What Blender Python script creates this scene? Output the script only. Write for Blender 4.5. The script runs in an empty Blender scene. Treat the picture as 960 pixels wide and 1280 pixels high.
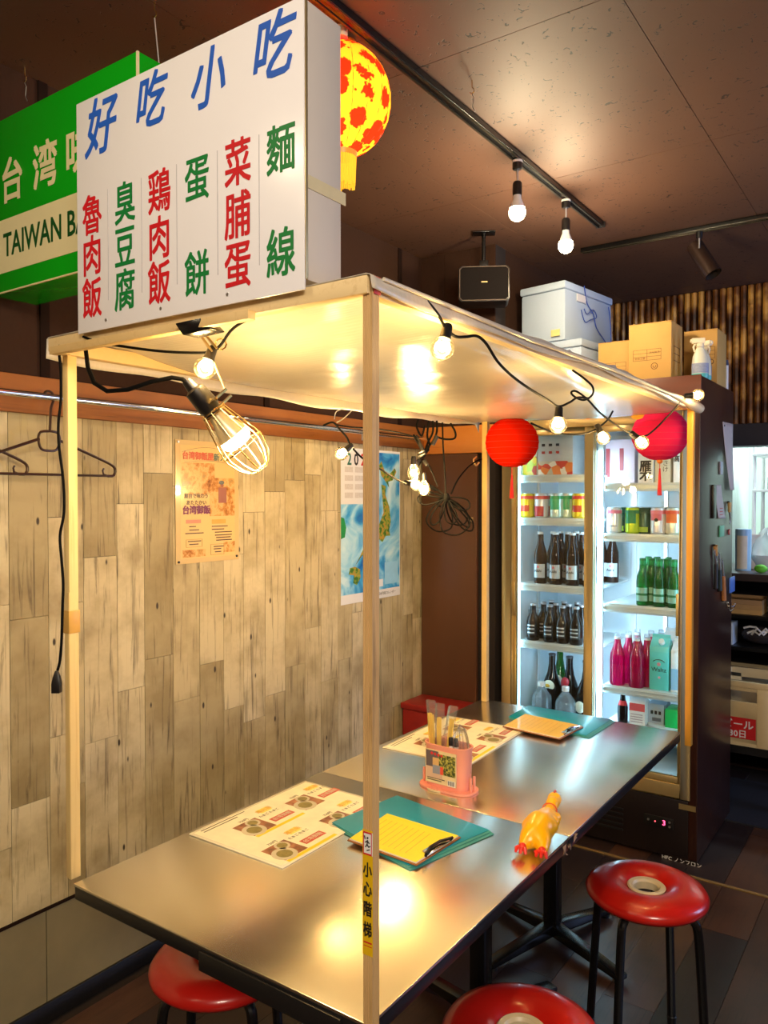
import bpy, bmesh, math, random
from mathutils import Vector, Matrix, Euler
R = math.radians
PI = math.pi
SC = bpy.context.scene
COL = SC.collection
# ------------------------------------------------------------------ camera
F = 978.0
CP = Vector((2.06, 0.0, 1.5))
YAW, PITCH = R(35.0), R(1.17)
FW = Vector((-math.sin(YAW) * math.cos(PITCH), math.cos(YAW) * math.cos(PITCH), -math.sin(PITCH)))
RT = Vector((math.cos(YAW), math.sin(YAW), 0))
UP = RT.cross(FW)
cd = bpy.data.cameras.new('camera')
cd.sensor_fit = 'VERTICAL'
cd.sensor_height = 36.0
cd.lens = F / 1280 * 36.0
cd.clip_start = 0.05
cam = bpy.data.objects.new('camera', cd)
cam.location = CP
cam.matrix_world = Matrix(((RT.x, UP.x, -FW.x, CP.x), (RT.y, UP.y, -FW.y, CP.y), (RT.z, UP.z, -FW.z, CP.z), (0, 0, 0, 1)))
COL.objects.link(cam)
SC.camera = cam

# ------------------------------------------------------------------ world, exposure, large lights
SC.view_settings.view_transform = 'Standard'
SC.view_settings.look = 'None'
SC.view_settings.gamma = 1.0
SC.view_settings.use_curve_mapping = False
SC.view_settings.exposure = EXPOSURE = 0.75
w = bpy.data.worlds.new('world')
SC.world = w
w.use_nodes = True
w.node_tree.nodes['Background'].inputs[0].default_value = (0.05, 0.045, 0.04, 1)
w.node_tree.nodes['Background'].inputs[1].default_value = 1.0
WARM = (1.0, 0.68, 0.28)
COOL = (0.72, 0.86, 1.0)

def light(name, kind, loc, energy, color, size=0.02, parent=None, aim=None, sy=None):
    l = bpy.data.lights.new(name, kind)
    l.energy = energy
    l.color = color
    if kind == 'AREA':
        l.size = size
        if sy:
            l.shape = 'RECTANGLE'
            l.size_y = sy
    else:
        l.shadow_soft_size = size
    o = bpy.data.objects.new(name, l)
    o.location = loc
    if aim is not None:
        o.rotation_euler = (Vector(aim) - Vector(loc)).to_track_quat('-Z', 'Y').to_euler()
    COL.objects.link(o)
    return o

# added fill behind the photographer, cool side light, kitchen lamp
light('dining_fill_light', 'AREA', (3.2, -0.9, 2.6), 70, (1.0, 0.87, 0.70), 0.9, aim=(0.9, 1.6, 1.0), sy=0.9)  # unseen soft fill added to brighten the closed room and the sign face
light('cool_side_light', 'AREA', (4.2, 3.9, 1.5), 30, (0.40, 0.56, 1.0), 1.0, aim=(1.2, 3.8, 2.3), sy=1.4)  # cool light added at the right for the bluish cast there
light('kitchen_lamp', 'AREA', (1.9, 5.3, 2.5), 42, (0.80, 0.95, 0.98), 1.2, aim=(1.9, 5.3, 0), sy=0.5)

# ------------------------------------------------------------------ pixel rays to real points
def ray(px, py):
    return FW + RT * ((px - 480) / F) + UP * ((640 - py) / F)
def at(px, py, x=None, y=None, z=None, d=None):
    r = ray(px, py)
    if x is not None: t = (x - CP.x) / r.x
    elif y is not None: t = (y - CP.y) / r.y
    elif z is not None: t = (z - CP.z) / r.z
    else: t = d
    return CP + r * t

# ------------------------------------------------------------------ mesh builder
class MB:
    def __init__(s): s.v, s.f, s.mi = [], [], []
    def add(s, vs, fs, m=0):
        o = len(s.v)
        s.v += [Vector(v) for v in vs]
        s.f += [tuple(i + o for i in f) for f in fs]
        s.mi += [m] * len(fs)
        return s
    def box(s, x0, x1, y0, y1, z0, z1, M=None, m=0):
        vs = [Vector((x, y, z)) for z in (z0, z1) for y in (y0, y1) for x in (x0, x1)]
        if M is not None: vs = [M @ v for v in vs]
        return s.add(vs, [(0, 2, 3, 1), (4, 5, 7, 6), (0, 1, 5, 4), (2, 6, 7, 3), (0, 4, 6, 2), (1, 3, 7, 5)], m)
    def bar(s, a, b, w, h, up=(0, 0, 1)):
        a, b = Vector(a), Vector(b)
        t = (b - a).normalized(); u = Vector(up)
        sd = t.cross(u).normalized(); u = sd.cross(t)
        vs = [p + sd * (w / 2 * i) + u * (h / 2 * j) for p in (a, b) for i, j in ((-1, -1), (1, -1), (1, 1), (-1, 1))]
        return s.add(vs, [(3, 2, 1, 0), (4, 5, 6, 7), (0, 1, 5, 4), (1, 2, 6, 5), (2, 3, 7, 6), (3, 0, 4, 7)])
    def tube(s, pts, r, n=8, caps=True, closed=False):
        pts = [Vector(p) for p in pts]
        rs = r if isinstance(r, (list, tuple)) else [r] * len(pts)
        N = len(pts); vs = []; fs = []
        T = []
        for i in range(N):
            if closed: t = pts[(i + 1) % N] - pts[i - 1]
            else: t = pts[min(i + 1, N - 1)] - pts[max(i - 1, 0)]
            if t.length < 1e-9: t = Vector((0, 0, 1))
            T.append(t.normalized())
        u = T[0].orthogonal().normalized()
        for i in range(N):
            u = (u - T[i] * u.dot(T[i]))
            if u.length < 1e-6: u = T[i].orthogonal()
            u.normalize(); q = T[i].cross(u)
            for k in range(n):
                a = 2 * PI * k / n
                vs.append(pts[i] + (u * math.cos(a) + q * math.sin(a)) * rs[i])
        for i in range(N if closed else N - 1):
            j = (i + 1) % N
            for k in range(n):
                l = (k + 1) % n
                fs.append((i * n + k, i * n + l, j * n + l, j * n + k))
        if caps and not closed:
            fs.append(tuple(range(n - 1, -1, -1)))
            fs.append(tuple((N - 1) * n + k for k in range(n)))
        return s.add(vs, fs)
    def cyl(s, a, b, r, r2=None, n=16):
        return s.tube([a, b], [r, r if r2 is None else r2], n)
    def lathe(s, prof, n=24, M=None, a0=0, a1=2 * PI):
        full = abs(a1 - a0 - 2 * PI) < 1e-6
        k = n if full else n + 1
        vs = []
        for (r, z) in prof:
            for i in range(k):
                a = a0 + (a1 - a0) * i / n
                v = Vector((r * math.cos(a), r * math.sin(a), z))
                vs.append(M @ v if M is not None else v)
        fs = []
        for j in range(len(prof) - 1):
            for i in range(n):
                l = (i + 1) % k
                fs.append((j * k + i, j * k + l, (j + 1) * k + l, (j + 1) * k + i))
        if full and tuple(prof[0]) != tuple(prof[-1]):
            if prof[0][0] > 1e-6: fs.append(tuple(range(k - 1, -1, -1)))
            if prof[-1][0] > 1e-6: fs.append(tuple((len(prof) - 1) * k + i for i in range(k)))
        return s.add(vs, fs)
    def ball(s, c, r, n=16, sc=(1, 1, 1), M=None):
        c = Vector(c)
        h = n // 2
        prof = [(math.sin(PI * i / h) * r, -math.cos(PI * i / h) * r) for i in range(h + 1)]
        prof[0] = (0, -r); prof[-1] = (0, r)
        T = Matrix.Translation(c) @ (M if M is not None else Matrix()) @ Matrix.Diagonal((*sc, 1))
        return s.lathe(prof, n, T)
    def prism(s, pts, h, M=None):
        n = len(pts)
        vs = [Vector((p[0], p[1], 0)) for p in pts] + [Vector((p[0], p[1], h)) for p in pts]
        if M is not None: vs = [M @ v for v in vs]
        fs = [tuple(range(n - 1, -1, -1)), tuple(range(n, 2 * n))] + [(i, (i + 1) % n, n + (i + 1) % n, n + i) for i in range(n)]
        return s.add(vs, fs)
    def slab(s, q, h):
        q = [Vector(p) for p in q]; u = Vector((0, 0, h)) if not isinstance(h, Vector) else h
        return s.add(q + [p + u for p in q], [(3, 2, 1, 0), (4, 5, 6, 7), (0, 1, 5, 4), (1, 2, 6, 5), (2, 3, 7, 6), (3, 0, 4, 7)])
    def grid(s, fn, nu, nv):
        vs = [fn(i / nu, j / nv) for j in range(nv + 1) for i in range(nu + 1)]
        fs = [(j * (nu + 1) + i, j * (nu + 1) + i + 1, (j + 1) * (nu + 1) + i + 1, (j + 1) * (nu + 1) + i) for j in range(nv) for i in range(nu)]
        return s.add(vs, fs)
    def mesh(s, name, mat, off=(0, 0, 0), bevel=0, ang=35):
        me = bpy.data.meshes.new(name)
        o = Vector(off)
        me.from_pydata([tuple(v - o) for v in s.v], [], s.f)
        mats = mat if isinstance(mat, (list, tuple)) else [mat]
        for m in mats: me.materials.append(m)
        if len(mats) > 1: me.polygons.foreach_set('material_index', s.mi)
        bm = bmesh.new(); bm.from_mesh(me)
        bmesh.ops.remove_doubles(bm, verts=bm.verts, dist=1e-6)
        if bevel:
            es = [e for e in bm.edges if len(e.link_faces) == 2 and e.calc_face_angle(0) > 0.6]
            bmesh.ops.bevel(bm, geom=es, offset=bevel, segments=2, affect='EDGES', profile=0.5, clamp_overlap=True)
        bmesh.ops.recalc_face_normals(bm, faces=bm.faces)
        bm.to_mesh(me); bm.free()
        me.polygons.foreach_set('use_smooth', [True] * len(me.polygons))
        me.set_sharp_from_angle(angle=R(ang))
        return me

def wloc(o):
    p = Vector((0, 0, 0))
    while o is not None:
        p += o.location; o = o.parent
    return p
def link(name, me, parent=None, loc=(0, 0, 0)):
    o = bpy.data.objects.new(name, me)
    COL.objects.link(o)
    o.parent = parent
    o.location = loc
    return o
def tag(o, label=None, cat=None, group=None, kind=None):
    if label: o['label'] = label
    if cat: o['category'] = cat
    if group: o['group'] = group
    if kind: o['kind'] = kind
    return o
def thing(name, label, cat, loc=(0, 0, 0), rz=0, group=None):
    o = link(name, None, None, loc)
    o.empty_display_size = 0.05
    o.rotation_euler = (0, 0, rz)
    return tag(o, label, cat, group)
def part(name, mb, mat, parent, w=False, bevel=0, ang=35, label=None):   # w: vertices are world coordinates
    o = link(name, mb.mesh(name, mat, wloc(parent) if w else (0, 0, 0), bevel, ang), parent)
    if label: o['label'] = label
    return o
def solo(name, mb, mat, label, cat, base, group=None, bevel=0, ang=35):  # a thing that is one mesh, vertices in world coordinates
    o = link(name, mb.mesh(name, mat, base, bevel, ang), None, base)
    return tag(o, label, cat, group)
def struct(name, mb, mat, parent=None, bevel=0, base=(0, 0, 0)):
    o = link(name, mb.mesh(name, mat, base, bevel), parent, base)
    if parent is None: o['kind'] = 'structure'
    return o
def copy_tree(o, parent=None):
    c = o.copy(); COL.objects.link(c); c.parent = parent
    for ch in list(o.children): copy_tree(ch, c)
    return c
def place(proto, first, loc, label, group=None, rz=0):
    o = proto if first else copy_tree(proto)
    o.location = loc; o.rotation_euler = (0, 0, rz)
    return tag(o, label, None, group)
def fr(o, xd, yd):
    x = Vector(xd).normalized(); z = x.cross(Vector(yd)).normalized(); y = z.cross(x)
    M = Matrix((x, y, z)).transposed().to_4x4(); M.translation = Vector(o)
    return M
def text_mesh(s, size, M, off=(0, 0, 0), extrude=0.0003, align='CENTER', shear=0, weight=0, sx=1.0, mat=None, line=1.0):
    c = bpy.data.curves.new('lettering', 'FONT')
    c.body = s; c.size = size; c.extrude = extrude; c.align_x = align; c.align_y = 'CENTER'
    c.shear = shear; c.space_line = line; c.resolution_u = 2
    o = bpy.data.objects.new('lettering', c); COL.objects.link(o)
    bpy.context.view_layer.update()
    me = bpy.data.meshes.new_from_object(o.evaluated_get(bpy.context.evaluated_depsgraph_get()))
    bpy.data.objects.remove(o); bpy.data.curves.remove(c)
    if weight:                              # bolder print: the outline repeated a hair to each side
        vs = [v.co.copy() for v in me.vertices]; fs = [tuple(p.vertices) for p in me.polygons]; q = weight * size; W_ = MB()
        for k, (dx, dy) in enumerate(((-1, -1), (1, -1), (1, 1), (-1, 1))): W_.add([v + Vector((dx * q, dy * q, 0.00006 * k)) for v in vs], fs)
        bpy.data.meshes.remove(me); me = bpy.data.meshes.new('lettering'); me.from_pydata([tuple(v) for v in W_.v], [], W_.f)
    me.transform(Matrix.Translation(-Vector(off)) @ M @ Matrix.Diagonal((sx, 1, 1, 1)))
    me.materials.clear()
    if mat: me.materials.append(mat)
    return me
def lettering(s, size, M, mat, parent, w=True, name='lettering', **k):
    me = text_mesh(s, size, M, wloc(parent) if w else (0, 0, 0), mat=mat, **k)
    return link(name, me, parent)

# ------------------------------------------------------------------ materials
def nt(name):
    m = bpy.data.materials.new(name); m.use_nodes = True
    t = m.node_tree; t.nodes.clear()
    out = t.nodes.new('ShaderNodeOutputMaterial')
    return m, t, out
def N(t, kind, **kw):
    n = t.nodes.new(kind)
    for k, v in kw.items():
        if k.startswith('i_'):
            key = k[2:]
            key = int(key) if key.isdigit() else key.replace('_', ' ')
            n.inputs[key].default_value = v
        else: setattr(n, k, v)
    return n
def c4(c): return (c[0], c[1], c[2], 1)
def srgb(r, g, b):
    f = lambda v: (v / 255 / 12.92) if v <= 10 else ((v / 255 + 0.055) / 1.055) ** 2.4
    return (f(r), f(g), f(b))
def mat(name, col, rough=0.5, metal=0.0, var=0.12, scale=30, bump=0.0, emit=None, es=1.0, spec=0.5, coat=0, aniso=0, stretch=(1, 1, 1), alpha=None, trans=0):
    m, t, out = nt(name)
    b = N(t, 'ShaderNodeBsdfPrincipled', i_Roughness=rough, i_Metallic=metal)
    b.inputs['Specular IOR Level'].default_value = spec
    b.inputs['Coat Weight'].default_value = coat
    b.inputs['Anisotropic'].default_value = aniso
    b.inputs['Transmission Weight'].default_value = trans
    tc = N(t, 'ShaderNodeNewGeometry')
    mp = N(t, 'ShaderNodeVectorMath', operation='MULTIPLY'); mp.inputs[1].default_value = stretch
    t.links.new(tc.outputs['Position'], mp.inputs[0])
    n = N(t, 'ShaderNodeTexNoise', i_Scale=scale, i_Detail=4)
    t.links.new(mp.outputs[0], n.inputs['Vector'])
    mx = N(t, 'ShaderNodeMix', data_type='RGBA')
    mx.inputs[6].default_value = c4([c * (1 - var) for c in col]); mx.inputs[7].default_value = c4([min(1, c * (1 + var)) for c in col])
    t.links.new(n.outputs['Fac'], mx.inputs[0]); t.links.new(mx.outputs[2], b.inputs['Base Color'])
    if bump:
        bp = N(t, 'ShaderNodeBump', i_Strength=bump, i_Distance=0.002)
        t.links.new(n.outputs['Fac'], bp.inputs['Height']); t.links.new(bp.outputs[0], b.inputs['Normal'])
    if emit:
        b.inputs['Emission Color'].default_value = c4(emit); b.inputs['Emission Strength'].default_value = es
    t.links.new(b.outputs[0], out.inputs[0])
    return m
def glassy(name, tint, gloss=0.9, body=None, bodyfac=0.3, rough=0.03, ior=1.45):   # thin clear shell: tinted transparency, fresnel gloss, a little body colour
    m, t, out = nt(name)
    tr = N(t, 'ShaderNodeBsdfTransparent', i_Color=c4(tint))
    last = tr
    if body:
        df = N(t, 'ShaderNodeBsdfDiffuse', i_Color=c4(body)); tl = N(t, 'ShaderNodeBsdfTranslucent', i_Color=c4(body))
        a = N(t, 'ShaderNodeMixShader', i_0=0.5); t.links.new(df.outputs[0], a.inputs[1]); t.links.new(tl.outputs[0], a.inputs[2])
        b = N(t, 'ShaderNodeMixShader', i_0=bodyfac); t.links.new(tr.outputs[0], b.inputs[1]); t.links.new(a.outputs[0], b.inputs[2]); last = b
    g = N(t, 'ShaderNodeBsdfGlossy', i_Roughness=rough); f = N(t, 'ShaderNodeFresnel', i_IOR=ior)
    k = N(t, 'ShaderNodeMath', operation='MULTIPLY'); k.inputs[1].default_value = gloss
    t.links.new(f.outputs[0], k.inputs[0])
    e = N(t, 'ShaderNodeMixShader'); t.links.new(k.outputs[0], e.inputs[0]); t.links.new(last.outputs[0], e.inputs[1]); t.links.new(g.outputs[0], e.inputs[2])
    t.links.new(e.outputs[0], out.inputs[0])
    return m
def emis(name, col, s):
    m, t, out = nt(name)
    e = N(t, 'ShaderNodeEmission', i_Color=c4(col), i_Strength=s)
    t.links.new(e.outputs[0], out.inputs[0])
    return m

def ramp(t, src, stops):
    r = N(t, 'ShaderNodeValToRGB')
    el = r.color_ramp.elements
    while len(el) < len(stops): el.new(0.5)
    for e, (p, c) in zip(el, stops): e.position = p; e.color = c4(c)
    t.links.new(src, r.inputs[0])
    return r
def plank_mat(name, tones, grain, axis='z', rough=0.6, stain=0.5, streak=True, coat=0.0, scale=1.0, gf=0.6):
    m, t, out = nt(name)
    b = N(t, 'ShaderNodeBsdfPrincipled', i_Roughness=rough)
    b.inputs['Coat Weight'].default_value = coat
    g = N(t, 'ShaderNodeNewGeometry'); oi = N(t, 'ShaderNodeObjectInfo')
    off = N(t, 'ShaderNodeVectorMath', operation='SCALE'); off.inputs[0].default_value = (7.1, 3.3, 9.7)
    t.links.new(oi.outputs['Random'], off.inputs['Scale'])
    ad = N(t, 'ShaderNodeVectorMath', operation='ADD')
    t.links.new(g.outputs['Position'], ad.inputs[0]); t.links.new(off.outputs[0], ad.inputs[1])
    st = {'z': (30, 30, 1.6), 'y': (30, 1.6, 30), 'x': (1.6, 30, 30)}[axis]
    mp = N(t, 'ShaderNodeVectorMath', operation='MULTIPLY'); mp.inputs[1].default_value = [v * scale for v in st]
    t.links.new(ad.outputs[0], mp.inputs[0])
    n1 = N(t, 'ShaderNodeTexNoise', i_Scale=2.2, i_Detail=6, i_Roughness=0.65, i_Distortion=0.6); t.links.new(mp.outputs[0], n1.inputs['Vector'])
    n2 = N(t, 'ShaderNodeTexNoise', i_Scale=5.0 * scale, i_Detail=5, i_Roughness=0.6); t.links.new(ad.outputs[0], n2.inputs['Vector'])
    base = ramp(t, oi.outputs['Random'], [(0, tones[0]), (0.5, tones[1]), (1, tones[2])])
    s2 = ramp(t, n2.outputs['Fac'], [(0.42, (0, 0, 0)), (0.68, (1, 1, 1))])
    m1 = N(t, 'ShaderNodeMix', data_type='RGBA'); t.links.new(base.outputs[0], m1.inputs[6]); m1.inputs[7].default_value = c4(tones[3])
    k = N(t, 'ShaderNodeMath', operation='MULTIPLY'); k.inputs[1].default_value = stain; t.links.new(s2.outputs[0], k.inputs[0]); t.links.new(k.outputs[0], m1.inputs[0])
    s1 = ramp(t, n1.outputs['Fac'], [(0.30, (1, 1, 1)), (0.46, (0, 0, 0))])
    m2 = N(t, 'ShaderNodeMix', data_type='RGBA'); t.links.new(m1.outputs[2], m2.inputs[6]); m2.inputs[7].default_value = c4(grain)
    k2 = N(t, 'ShaderNodeMath', operation='MULTIPLY'); k2.inputs[1].default_value = gf; t.links.new(s1.outputs[0], k2.inputs[0]); t.links.new(k2.outputs[0], m2.inputs[0])
    bp = N(t, 'ShaderNodeBump', i_Strength=0.12, i_Distance=0.002); t.links.new(n1.outputs['Fac'], bp.inputs['Height']); t.links.new(bp.outputs[0], b.inputs['Normal'])
    t.links.new(m2.outputs[2], b.inputs['Base Color']); t.links.new(b.outputs[0], out.inputs[0])
    if streak:   # small knots and nail holes
        vo = N(t, 'ShaderNodeTexVoronoi', i_Scale=9.0); sq = N(t, 'ShaderNodeVectorMath', operation='MULTIPLY'); sq.inputs[1].default_value = (1, 1.6, 0.7)
        t.links.new(ad.outputs[0], sq.inputs[0]); t.links.new(sq.outputs[0], vo.inputs['Vector'])
        kr = ramp(t, vo.outputs['Distance'], [(0.05, (1, 1, 1)), (0.085, (0, 0, 0))])
        m3 = N(t, 'ShaderNodeMix', data_type='RGBA'); t.links.new(kr.outputs[0], m3.inputs[0]); t.links.new(m2.outputs[2], m3.inputs[6]); m3.inputs[7].default_value = c4([c * 0.5 for c in grain])
        t.links.new(m3.outputs[2], b.inputs['Base Color'])
    return m

M_plank = plank_mat('weathered_plank', [srgb(212, 198, 160), srgb(194, 178, 136), srgb(166, 150, 108), srgb(122, 102, 56)], srgb(74, 58, 34), gf=0.85, stain=0.62)
M_floor = plank_mat('dark_floor_plank', [srgb(44, 34, 34), srgb(50, 38, 36), srgb(92, 60, 42), srgb(36, 30, 32)], srgb(30, 22, 20), axis='y', rough=0.32, stain=0.55, streak=False)
M_brass = mat('brass_strip', srgb(150, 120, 70), 0.5, 0.3)
M_conc = mat('grey_wainscot', srgb(130, 119, 88), 0.6, var=0.25, scale=7, bump=0.2)
M_black = mat('black_plastic', srgb(24, 23, 24), 0.35)
M_blackm = mat('black_enamel', srgb(14, 14, 15), 0.25)
M_dark = mat('dark_gap', srgb(30, 20, 16), 0.8)
M_brown = mat('brown_wallpaper', srgb(56, 36, 26), 0.9, spec=0.15, var=0.15, scale=60, bump=0.25)
M_brown_trim = mat('dark_brown_batten', srgb(34, 21, 16), 0.9, spec=0.1)
M_brown_door = mat('brown_panel', srgb(92, 58, 38), 0.35, var=0.08, scale=8)
M_orange = plank_mat('orange_pine', [srgb(150, 88, 28), srgb(142, 82, 26), srgb(132, 74, 22), srgb(164, 102, 40)], srgb(76, 34, 12), axis='y', rough=0.65, stain=0.5, streak=False, gf=0.5)
M_pine = plank_mat('pale_pine', [srgb(232, 204, 140), srgb(226, 196, 130), srgb(218, 184, 116), srgb(240, 214, 156)], srgb(196, 152, 84), axis='z', rough=0.5, stain=0.4, streak=False, gf=0.45)
M_pinex = plank_mat('pale_pine_beam', [srgb(226, 200, 150), srgb(222, 190, 132), srgb(214, 180, 120), srgb(236, 210, 160)], srgb(190, 150, 90), axis='y', rough=0.5, stain=0.4, streak=False, gf=0.4)
M_reed = plank_mat('reeded_brown_wood', [srgb(206, 168, 112), srgb(200, 162, 106), srgb(196, 158, 102), srgb(176, 138, 88)], srgb(112, 84, 50), axis='z', rough=0.5, stain=0.5, streak=False, gf=0.6)
M_chrome = mat('chrome', (0.75, 0.74, 0.72), 0.12, 1.0, var=0.03)
M_brassw = mat('brass_wire', (0.95, 0.72, 0.32), 0.2, 1.0, var=0.05)
M_white = mat('white_enamel', srgb(236, 234, 232), 0.3, var=0.03)
M_whitep = mat('white_plastic', srgb(230, 230, 228), 0.4, var=0.03)
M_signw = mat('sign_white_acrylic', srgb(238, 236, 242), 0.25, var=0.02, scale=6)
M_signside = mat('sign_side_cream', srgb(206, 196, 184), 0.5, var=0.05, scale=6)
M_blue = mat('sign_blue_ink', srgb(34, 92, 196), 0.4, var=0.03)
M_red = mat('sign_red_ink', srgb(204, 24, 34), 0.4, var=0.03)
M_green = mat('sign_green_ink', srgb(14, 124, 56), 0.4, var=0.03)
M_greens = mat('green_acrylic', srgb(12, 172, 22), 0.25, var=0.04, scale=5)
M_cream = mat('cream_ink', srgb(238, 226, 176), 0.4, var=0.03)
M_dgreen = mat('dark_green_ink', srgb(20, 84, 34), 0.4, var=0.03)
M_paper = mat('paper', srgb(232, 226, 206), 0.6, var=0.03)
M_tape = mat('tape', srgb(206, 160, 80), 0.4, var=0.1)
M_redv = mat('red_vinyl', srgb(188, 26, 18), 0.28, var=0.08, coat=0.3)
M_creamp = mat('cream_plastic', srgb(214, 196, 158), 0.4)
M_gold = mat('champagne_aluminium', srgb(205, 182, 128), 0.35, 0.75, var=0.05, stretch=(1, 1, 0.05))
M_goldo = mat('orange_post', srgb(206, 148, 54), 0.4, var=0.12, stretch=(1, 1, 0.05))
M_fwood = mat('dark_laminate', srgb(52, 26, 20), 0.33, var=0.25, scale=14, stretch=(1, 1, 0.12))
M_fblack = mat('black_laminate', srgb(28, 18, 17), 0.35, var=0.2)
M_liner = mat('white_liner', srgb(222, 234, 240), 0.35, var=0.02)
M_shelf = mat('shelf_white', srgb(206, 214, 214), 0.35, 0.2, var=0.03)
M_alu = mat('aluminium', (0.7, 0.7, 0.68), 0.3, 0.9, var=0.05)
M_card = mat('cardboard', srgb(206, 160, 86), 0.7, var=0.06, scale=20)
M_cardd = mat('cardboard_ink', srgb(120, 84, 40), 0.7)
M_styro = mat('styrofoam', srgb(176, 194, 218), 0.7, var=0.04, scale=200, bump=0.3)  # bluish tint of the cool light is put into the foam colour
M_ink = mat('black_ink', srgb(26, 24, 26), 0.5)
M_teal = glassy('teal_plastic', (0.1, 0.5, 0.5), 0.8, srgb(20, 168, 176), 0.9, rough=0.15)
M_yel = mat('yellow_paper', srgb(252, 224, 18), 0.4, var=0.04, coat=0.1)
M_yel2 = mat('amber_paper', srgb(236, 196, 56), 0.4, var=0.06, coat=0.15)
M_board = mat('brown_clipboard', srgb(150, 92, 46), 0.5)
M_pink = mat('salmon_plastic', srgb(240, 158, 138), 0.35, var=0.03)
M_chop = mat('bamboo_chopstick', srgb(250, 214, 96), 0.5, var=0.08, scale=60)
M_bag = glassy('clear_wrap', (0.97, 0.96, 0.93), 0.7, (0.95, 0.93, 0.85), 0.10, rough=0.2)
M_glass = glassy('door_glass', (0.97, 0.985, 0.985), 0.9, rough=0.01)
M_bulbglass = glassy('bulb_glass', (1.0, 0.93, 0.80), 1.0, (0.9, 0.75, 0.5), 0.03, rough=0.02)
M_fil = emis('warm_filament', (1.0, 0.74, 0.36), 14)
M_cable = mat('black_cable', srgb(7, 7, 7), 0.7, spec=0.1)
M_led = emis('warm_led_dome', (1.0, 0.86, 0.52), 22)
M_tubel = emis('cool_tube', (0.44, 0.80, 1.0), 7.5)
M_chick = mat('yellow_rubber', srgb(255, 184, 0), 0.3, var=0.03, coat=0.1)
M_chickr = mat('red_rubber', srgb(224, 44, 24), 0.35)
M_brownpl = mat('dark_brown_plastic', srgb(50, 26, 18), 0.3)
M_cardred = mat('red_box_paint', srgb(150, 26, 20), 0.45)

# brushed stainless top
def steel():
    m, t, out = nt('brushed_steel')
    b = N(t, 'ShaderNodeBsdfPrincipled', i_Metallic=1.0)
    g = N(t, 'ShaderNodeNewGeometry')
    mp = N(t, 'ShaderNodeVectorMath', operation='MULTIPLY'); mp.inputs[1].default_value = (1.2, 60, 1)
    t.links.new(g.outputs['Position'], mp.inputs[0])
    n = N(t, 'ShaderNodeTexNoise', i_Scale=16, i_Detail=3); t.links.new(mp.outputs[0], n.inputs['Vector'])
    mr = N(t, 'ShaderNodeMapRange', i_3=0.22, i_4=0.26); t.links.new(n.outputs['Fac'], mr.inputs[0]); t.links.new(mr.outputs[0], b.inputs['Roughness'])
    mx = N(t, 'ShaderNodeMix', data_type='RGBA'); mx.inputs[6].default_value = (0.82, 0.79, 0.71, 1); mx.inputs[7].default_value = (0.86, 0.83, 0.75, 1)
    t.links.new(n.outputs['Fac'], mx.inputs[0]); t.links.new(mx.outputs[2], b.inputs['Base Color'])
    t.links.new(b.outputs[0], out.inputs[0])
    return m
M_steel = steel()
def ceil_mat():
    m, t, out = nt('brown_pitted_ceiling')
    b = N(t, 'ShaderNodeBsdfPrincipled', i_Roughness=0.58)
    g = N(t, 'ShaderNodeNewGeometry')
    v = N(t, 'ShaderNodeTexNoise', i_Scale=46, i_Detail=2, i_Distortion=1.5); t.links.new(g.outputs['Position'], v.inputs['Vector'])
    r = ramp(t, v.outputs['Fac'], [(0.66, (0, 0, 0)), (0.69, (1, 1, 1))])
    n = N(t, 'ShaderNodeTexNoise', i_Scale=2.5, i_Detail=3); t.links.new(g.outputs['Position'], n.inputs['Vector'])
    a = N(t, 'ShaderNodeMix', data_type='RGBA'); a.inputs[6].default_value = c4(srgb(84, 58, 46)); a.inputs[7].default_value = c4(srgb(100, 70, 54)); t.links.new(n.outputs['Fac'], a.inputs[0])
    c = N(t, 'ShaderNodeMix', data_type='RGBA'); t.links.new(r.outputs[0], c.inputs[0]); t.links.new(a.outputs[2], c.inputs[6]); c.inputs[7].default_value = c4(srgb(34, 20, 18))
    bp = N(t, 'ShaderNodeBump', i_Strength=0.5, i_Distance=-0.004); t.links.new(r.outputs[0], bp.inputs['Height']); t.links.new(bp.outputs[0], b.inputs['Normal'])
    t.links.new(c.outputs[2], b.inputs['Base Color']); t.links.new(b.outputs[0], out.inputs[0])
    return m
M_ceil = ceil_mat()
def bamboo_mat():
    m, t, out = nt('scorched_bamboo')
    b = N(t, 'ShaderNodeBsdfPrincipled', i_Roughness=0.3)
    g = N(t, 'ShaderNodeNewGeometry'); oi = N(t, 'ShaderNodeObjectInfo')
    off = N(t, 'ShaderNodeVectorMath', operation='SCALE'); off.inputs[0].default_value = (3, 5, 11); t.links.new(oi.outputs['Random'], off.inputs['Scale'])
    ad = N(t, 'ShaderNodeVectorMath', operation='ADD'); t.links.new(g.outputs['Position'], ad.inputs[0]); t.links.new(off.outputs[0], ad.inputs[1])
    n = N(t, 'ShaderNodeTexNoise', i_Scale=7, i_Detail=3); t.links.new(ad.outputs[0], n.inputs['Vector'])
    r = ramp(t, n.outputs['Fac'], [(0.36, srgb(54, 30, 16)), (0.50, srgb(120, 72, 34)), (0.64, srgb(214, 158, 76))])
    t.links.new(r.outputs[0], b.inputs['Base Color']); t.links.new(b.outputs[0], out.inputs[0])
    return m
M_bamboo = bamboo_mat()

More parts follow.
